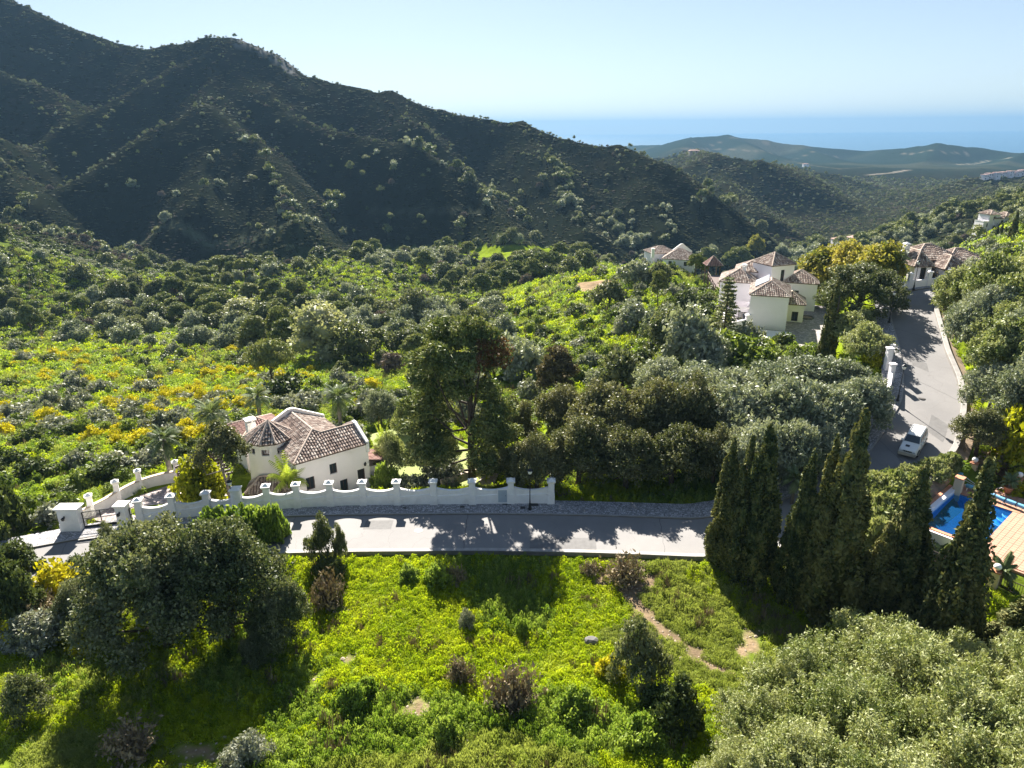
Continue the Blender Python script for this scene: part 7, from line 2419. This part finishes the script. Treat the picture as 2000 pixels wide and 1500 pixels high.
def place_meadow(x, y, z):
    u, v = proj(x, y, z)
    if u < 900:
        c = [(120, 'at the meadow\'s left edge'), (260, 'outside the drive gate'), (400, 'behind the curved drive wall'), (520, 'beyond the pergola'), (640, 'behind the round tower'), (760, 'behind the villa lawn'), (900, 'left of the tall old pine')]
    else:
        c = [(1010, 'on the slope right of the tall old pine'), (1100, 'near the lone browned pine'), (1200, 'on the slope below the bare clearing'), (1300, 'above the cork oaks'), (1420, 'below the gazebo'), (1600, 'below the stepped house'), (1760, 'beside the climbing road'), (1860, 'above the top bend'), (1930, 'on the right bank'), (2000, 'by the right edge'), (4000, 'cut off by the right edge')]
    rows = [(450, 'skyline'), (480, 'crest'), (510, 'below the crest'), (540, 'high up'), (570, 'upper rows'), (600, 'topmost strip'), (660, 'upper strip'), (720, 'upper middle'), (780, 'middle'), (850, 'lower middle'), (4000, 'lowest strip')]
    return next(t for q, t in c if u < q) + ', ' + next(t for q, t in rows if v < q)

def side_word(x, y, z):
    u, v = proj(x, y, z)
    if u > 1250: return 'in the valley beyond the houses'
    if u < 560: return 'in the wood at the far edge of the gorse meadow'
    return 'in the wood between gorse meadow and bright ridge'

# woodland
x, y, r = cand(120, 560, .042, -43, 43, 21)
z = interpH(x, y); u, v, wood, clr = region(x, y, z)
dens = fbm(x / 38, y / 38, 3)
m_ = tent_h = None
d = np.hypot(x, y)
ok = wood & ~blocked(x, y, 2) & clear_of_heroes(x, y, .8) & (r.random(len(x)) < np.clip(3.6 * (dens - .345), .04, .85))
ok &= ~((u > 1240) & (u < 1900) & (v > 500) & (d < 160)) & ~((u > 1908) & (u < 2010) & (v > 446) & (v < 482) & (d < 330))
x, y, z, u, v, d = (q[ok] for q in (x, y, z, u, v, d))
slope = np.hypot(interpH(x + 3, y) - interpH(x - 3, y), interpH(x, y + 3) - interpH(x, y - 3)) / 6
low = (slope < .5) | (r.random(len(x)) < .12)
x, y, z, u, v, d = (q[low] for q in (x, y, z, u, v, d))
k = fbm(x / 45 + 13, y / 45, 3) + r.uniform(-.13, .13, len(x))
pine = k > .53; oak = (k <= .53) & (k > .43); oliv = (k <= .43)
bare_ = r.random(len(x)) < .07
for nm, cat, msk, kn, kf, wr, hr, lab in (('pine_tree', 'pine', pine & ~bare_, 'pine_mid', 'pine', (3.2, 9.0), (1.0, 1.35), 'umbrella pine'), ('evergreen_oak', 'oak', oak & ~bare_, 'oak_mid', 'oak', (2.6, 9.5), (.75, 1.0), 'dark evergreen oak'), ('wild_olive', 'olive tree', oliv & ~bare_, 'grey_mid', 'olive', (2.4, 7.5), (.7, .95), 'grey-green wild olive'), ('bare_tree', 'tree', bare_, 'bare', 'bare', (3.5, 5.5), (.8, 1.1), 'leafless tree')):
    xx, yy, zz = x[msk], y[msk], z[msk]
    w = wr[0] + (wr[1] - wr[0]) * r.random(len(xx)) ** 1.5; h = w * r.uniform(hr[0], hr[1], len(xx))
    individuals(nm, cat, xx, yy, zz, w, h, kn, kf, lambda a, b, c, q, L=lab, lo=wr[0] * .72 + wr[1] * .28, hi=wr[0] * .45 + wr[1] * .55: size_word(q, lo, hi) + ' ' + L + ' ' + place_wood(a, b, c), lambda a, b, c, N_=nm: plural(N_) + ' ' + side_word(a, b, c), r)

# meadow and slope shrubs
x, y, r = cand(56, 260, .24, -43, 43, 22)
z = interpH(x, y); u, v, wood, clr = region(x, y, z); d = np.hypot(x, y)
ok = ~wood & ~blocked(x, y, .8) & clear_of_heroes(x, y, .9)
n1 = fbm(x / 20 + 3, y / 20, 4)
ridge = (u > 960) & (u < 1420)
ok &= r.random(len(x)) < np.where(ridge, .5, .25 + 1.5 * np.clip(n1 - .33, 0, 1)) * np.clip(150 / d, .4, 1)
ok &= ~in_poly(u, v, ((1115,572),(1130,550),(1200,543),(1218,560),(1160,574)))
ok &= ~((u > 60) & (u < 560) & (v > 880) & (r.random(len(x)) < .15)) & ~((u > 700) & (u < 1000) & (v > 840))
x, y, z, u, v = (q[ok] for q in (x, y, z, u, v))
k = r.random(len(x)); g_ = fbm(x / 16 + 50, y / 16 + 8, 3)
gor = ((u < 960) & (v < 880) & (v > 655) & (k < .22 + 2.2 * np.clip(g_ - .42, 0, 1))) | ((u >= 960) & (k < .035))
gry = ~gor & (k > .87 - .2 * ((v > 760) & (v < 850) & (u < 480)))
drk = ~gor & ~gry & (k > .68)
shr = ~gor & ~gry & ~drk
def zone_word(x, y, z):
    u, v = proj(x, y, z)
    if u < 820: return 'in the gorse meadow left of the villa' if u < 520 else 'on the meadow behind the villa'
    return 'on the bright slope below the houses'
for nm, msk, kn, kf, wr, lab in (('gorse_bush', gor, 'gorse', 'gorse', (1.3, 3.2), 'yellow gorse bush'), ('grey_shrub', gry, 'grey_shrub', 'greyscrub', (1.8, 4.6), 'silver-grey shrub'), ('dark_shrub', drk, 'dark_shrub', 'scrub', (1.6, 4.2), 'dark green shrub'), ('green_shrub', shr, 'shrub', 'scrub2', (1.2, 3.2), 'fresh green shrub')):
    xx, yy, zz = x[msk], y[msk], z[msk]
    w = r.uniform(0, 1, len(xx)) ** 1.6 * (wr[1] - wr[0]) + wr[0]; h = w * r.uniform(.42, .72, len(xx))
    individuals(nm, 'shrub', xx, yy, zz, w, h, kn, kf, lambda a, b, c, q, L=lab, lo=wr[0] * .8 + wr[1] * .2, hi=wr[0] * .55 + wr[1] * .45: size_word(q, lo, hi) + ' ' + L + ' ' + place_meadow(a, b, c), lambda a, b, c, N_=nm: plural(N_) + ' ' + zone_word(a, b, c), r)

# low scrub of the wood floor and the mountain
x, y, r = cand(210, 1500, .12, -42, 42, 23)
d = np.hypot(x, y)
ok = r.random(len(x)) < np.clip((520 / d) ** 1.5, .06, 1)
x, y, d = x[ok], y[ok], d[ok]
z = interpH(x, y); u, v = proj(x, y, z)
vis = (v > -30) & (u > -60) & (u < 2060)
clr = np.zeros(len(x), bool)
for w in CLEAR[:4]: clr |= in_poly(u, v, w)
ok = vis & ~clr & ~((d < 300) & (u > 990) & (u < 1300) & (v > 530))
x, y, z, d, u, v = (q[ok] for q in (x, y, z, d, u, v))
pm = far['scrub'] + far['scrub2'][:1] + far['greyscrub'][:1] + far['bare'][:1] + far['maquis']
n1 = fbm(x / 60, y / 60 + 4, 3) + r.uniform(-.1, .1, len(x))
idx = np.where(n1 > .68, 5, np.where(n1 < .30, 4, r.integers(0, 3, len(x))))
idx = np.where(r.random(len(x)) < .02 + .10 * (1 - sstep(300, 400, d)), 3, idx)
mtn = sstep(370, 430, d + 30 * fbm(x / 30, y / 30, 2))
idx = np.where((r.random(len(x)) < mtn) & ((idx < 4) | (r.random(len(x)) < .6)), 6 + r.integers(0, 3, len(x)), idx)
s_ = r.uniform(.6, 1.5, len(x)) * np.clip(d / 480, .9, 2.2)
s_ = np.where(idx == 5, s_ * .55, s_)
mt_ = 1 - .45 * sstep(380, 480, d)
s_ = s_ * mt_
gn_scatter('mountain_scrub', np.c_[x, y, z - .1], r.uniform(0, 6.28, len(x)), np.stack([s_, s_, s_ * (.9 - .5 * sstep(380, 480, d))], 1), idx, pm, 'low dark maquis scrub covering the mountainside')
print('scrub', len(x))

# trees of the mountain: on ribs and in gullies rather than on the smooth shaded faces
x, y, r = cand(330, 1500, .022, -42, 42, 24)
z = interpH(x, y); d = np.hypot(x, y); u, v = proj(x, y, z)
e = 14
cur = (interpH(x + e, y) + interpH(x - e, y) + interpH(x, y + e) + interpH(x, y - e)) / 4 - z
sy = (interpH(x, y + 4) - interpH(x, y - 4)) / 8
n1 = fbm(x / 70 + 31, y / 70, 3)
pr = np.where(sy < .40, .7, .0) + .75 * (cur < -1.1) + .45 * (cur > 1.8) + .22 * (n1 > .58)
pr = np.where((u > 1180), .75, pr) * np.clip(600 / d, .25, 1)
ok = (r.random(len(x)) < pr) & (v > -30) & (u > -60) & (u < 2060) & ~((d < 560))
x, y, z, d = x[ok], y[ok], z[ok], d[ok]
pm = far['oak'] + far['pine'] + far['olive'] + far['bare']
idx = r.choice(len(pm), len(x), p=np.array([.12, .12, .12, .1, .1, .1, .06, .06, .06, .08, .08]))
s_ = (.28 + .5 * r.random(len(x)) ** 2) * np.clip(d / 1000, .8, 1.4)
gn_scatter('mountain_trees', np.c_[x, y, z - .2], r.uniform(0, 6.28, len(x)), np.stack([s_, s_, s_], 1), idx, pm, 'scattered small trees on the ribs of the mountain')
print('mtrees', len(x))

# look-alikes that still share a wording are told apart by their order in the group
byl = {}
for o in COL.objects:
    if o.parent is None and 'label' in o and 'category' in o:
        byl.setdefault(o['label'], []).append(o)
for lab, os_ in byl.items():
    if 2 <= len(os_) <= 9:
        os_.sort(key=lambda o: float(proj(*o.location)[0]))
        nm = {2: ['left one', 'right one'], 3: ['left one', 'middle one', 'right one']}.get(len(os_)) or ['leftmost one', 'second from left', 'third from left', 'fourth from left', 'fifth from left', 'sixth from left', 'seventh from left', 'eighth from left', 'ninth from left'][:len(os_) - 1] + ['rightmost one']
        for o, q in zip(os_, nm):
            t_ = lab + ', ' + q
            if len(t_.split()) <= 16:
                o['label'] = t_
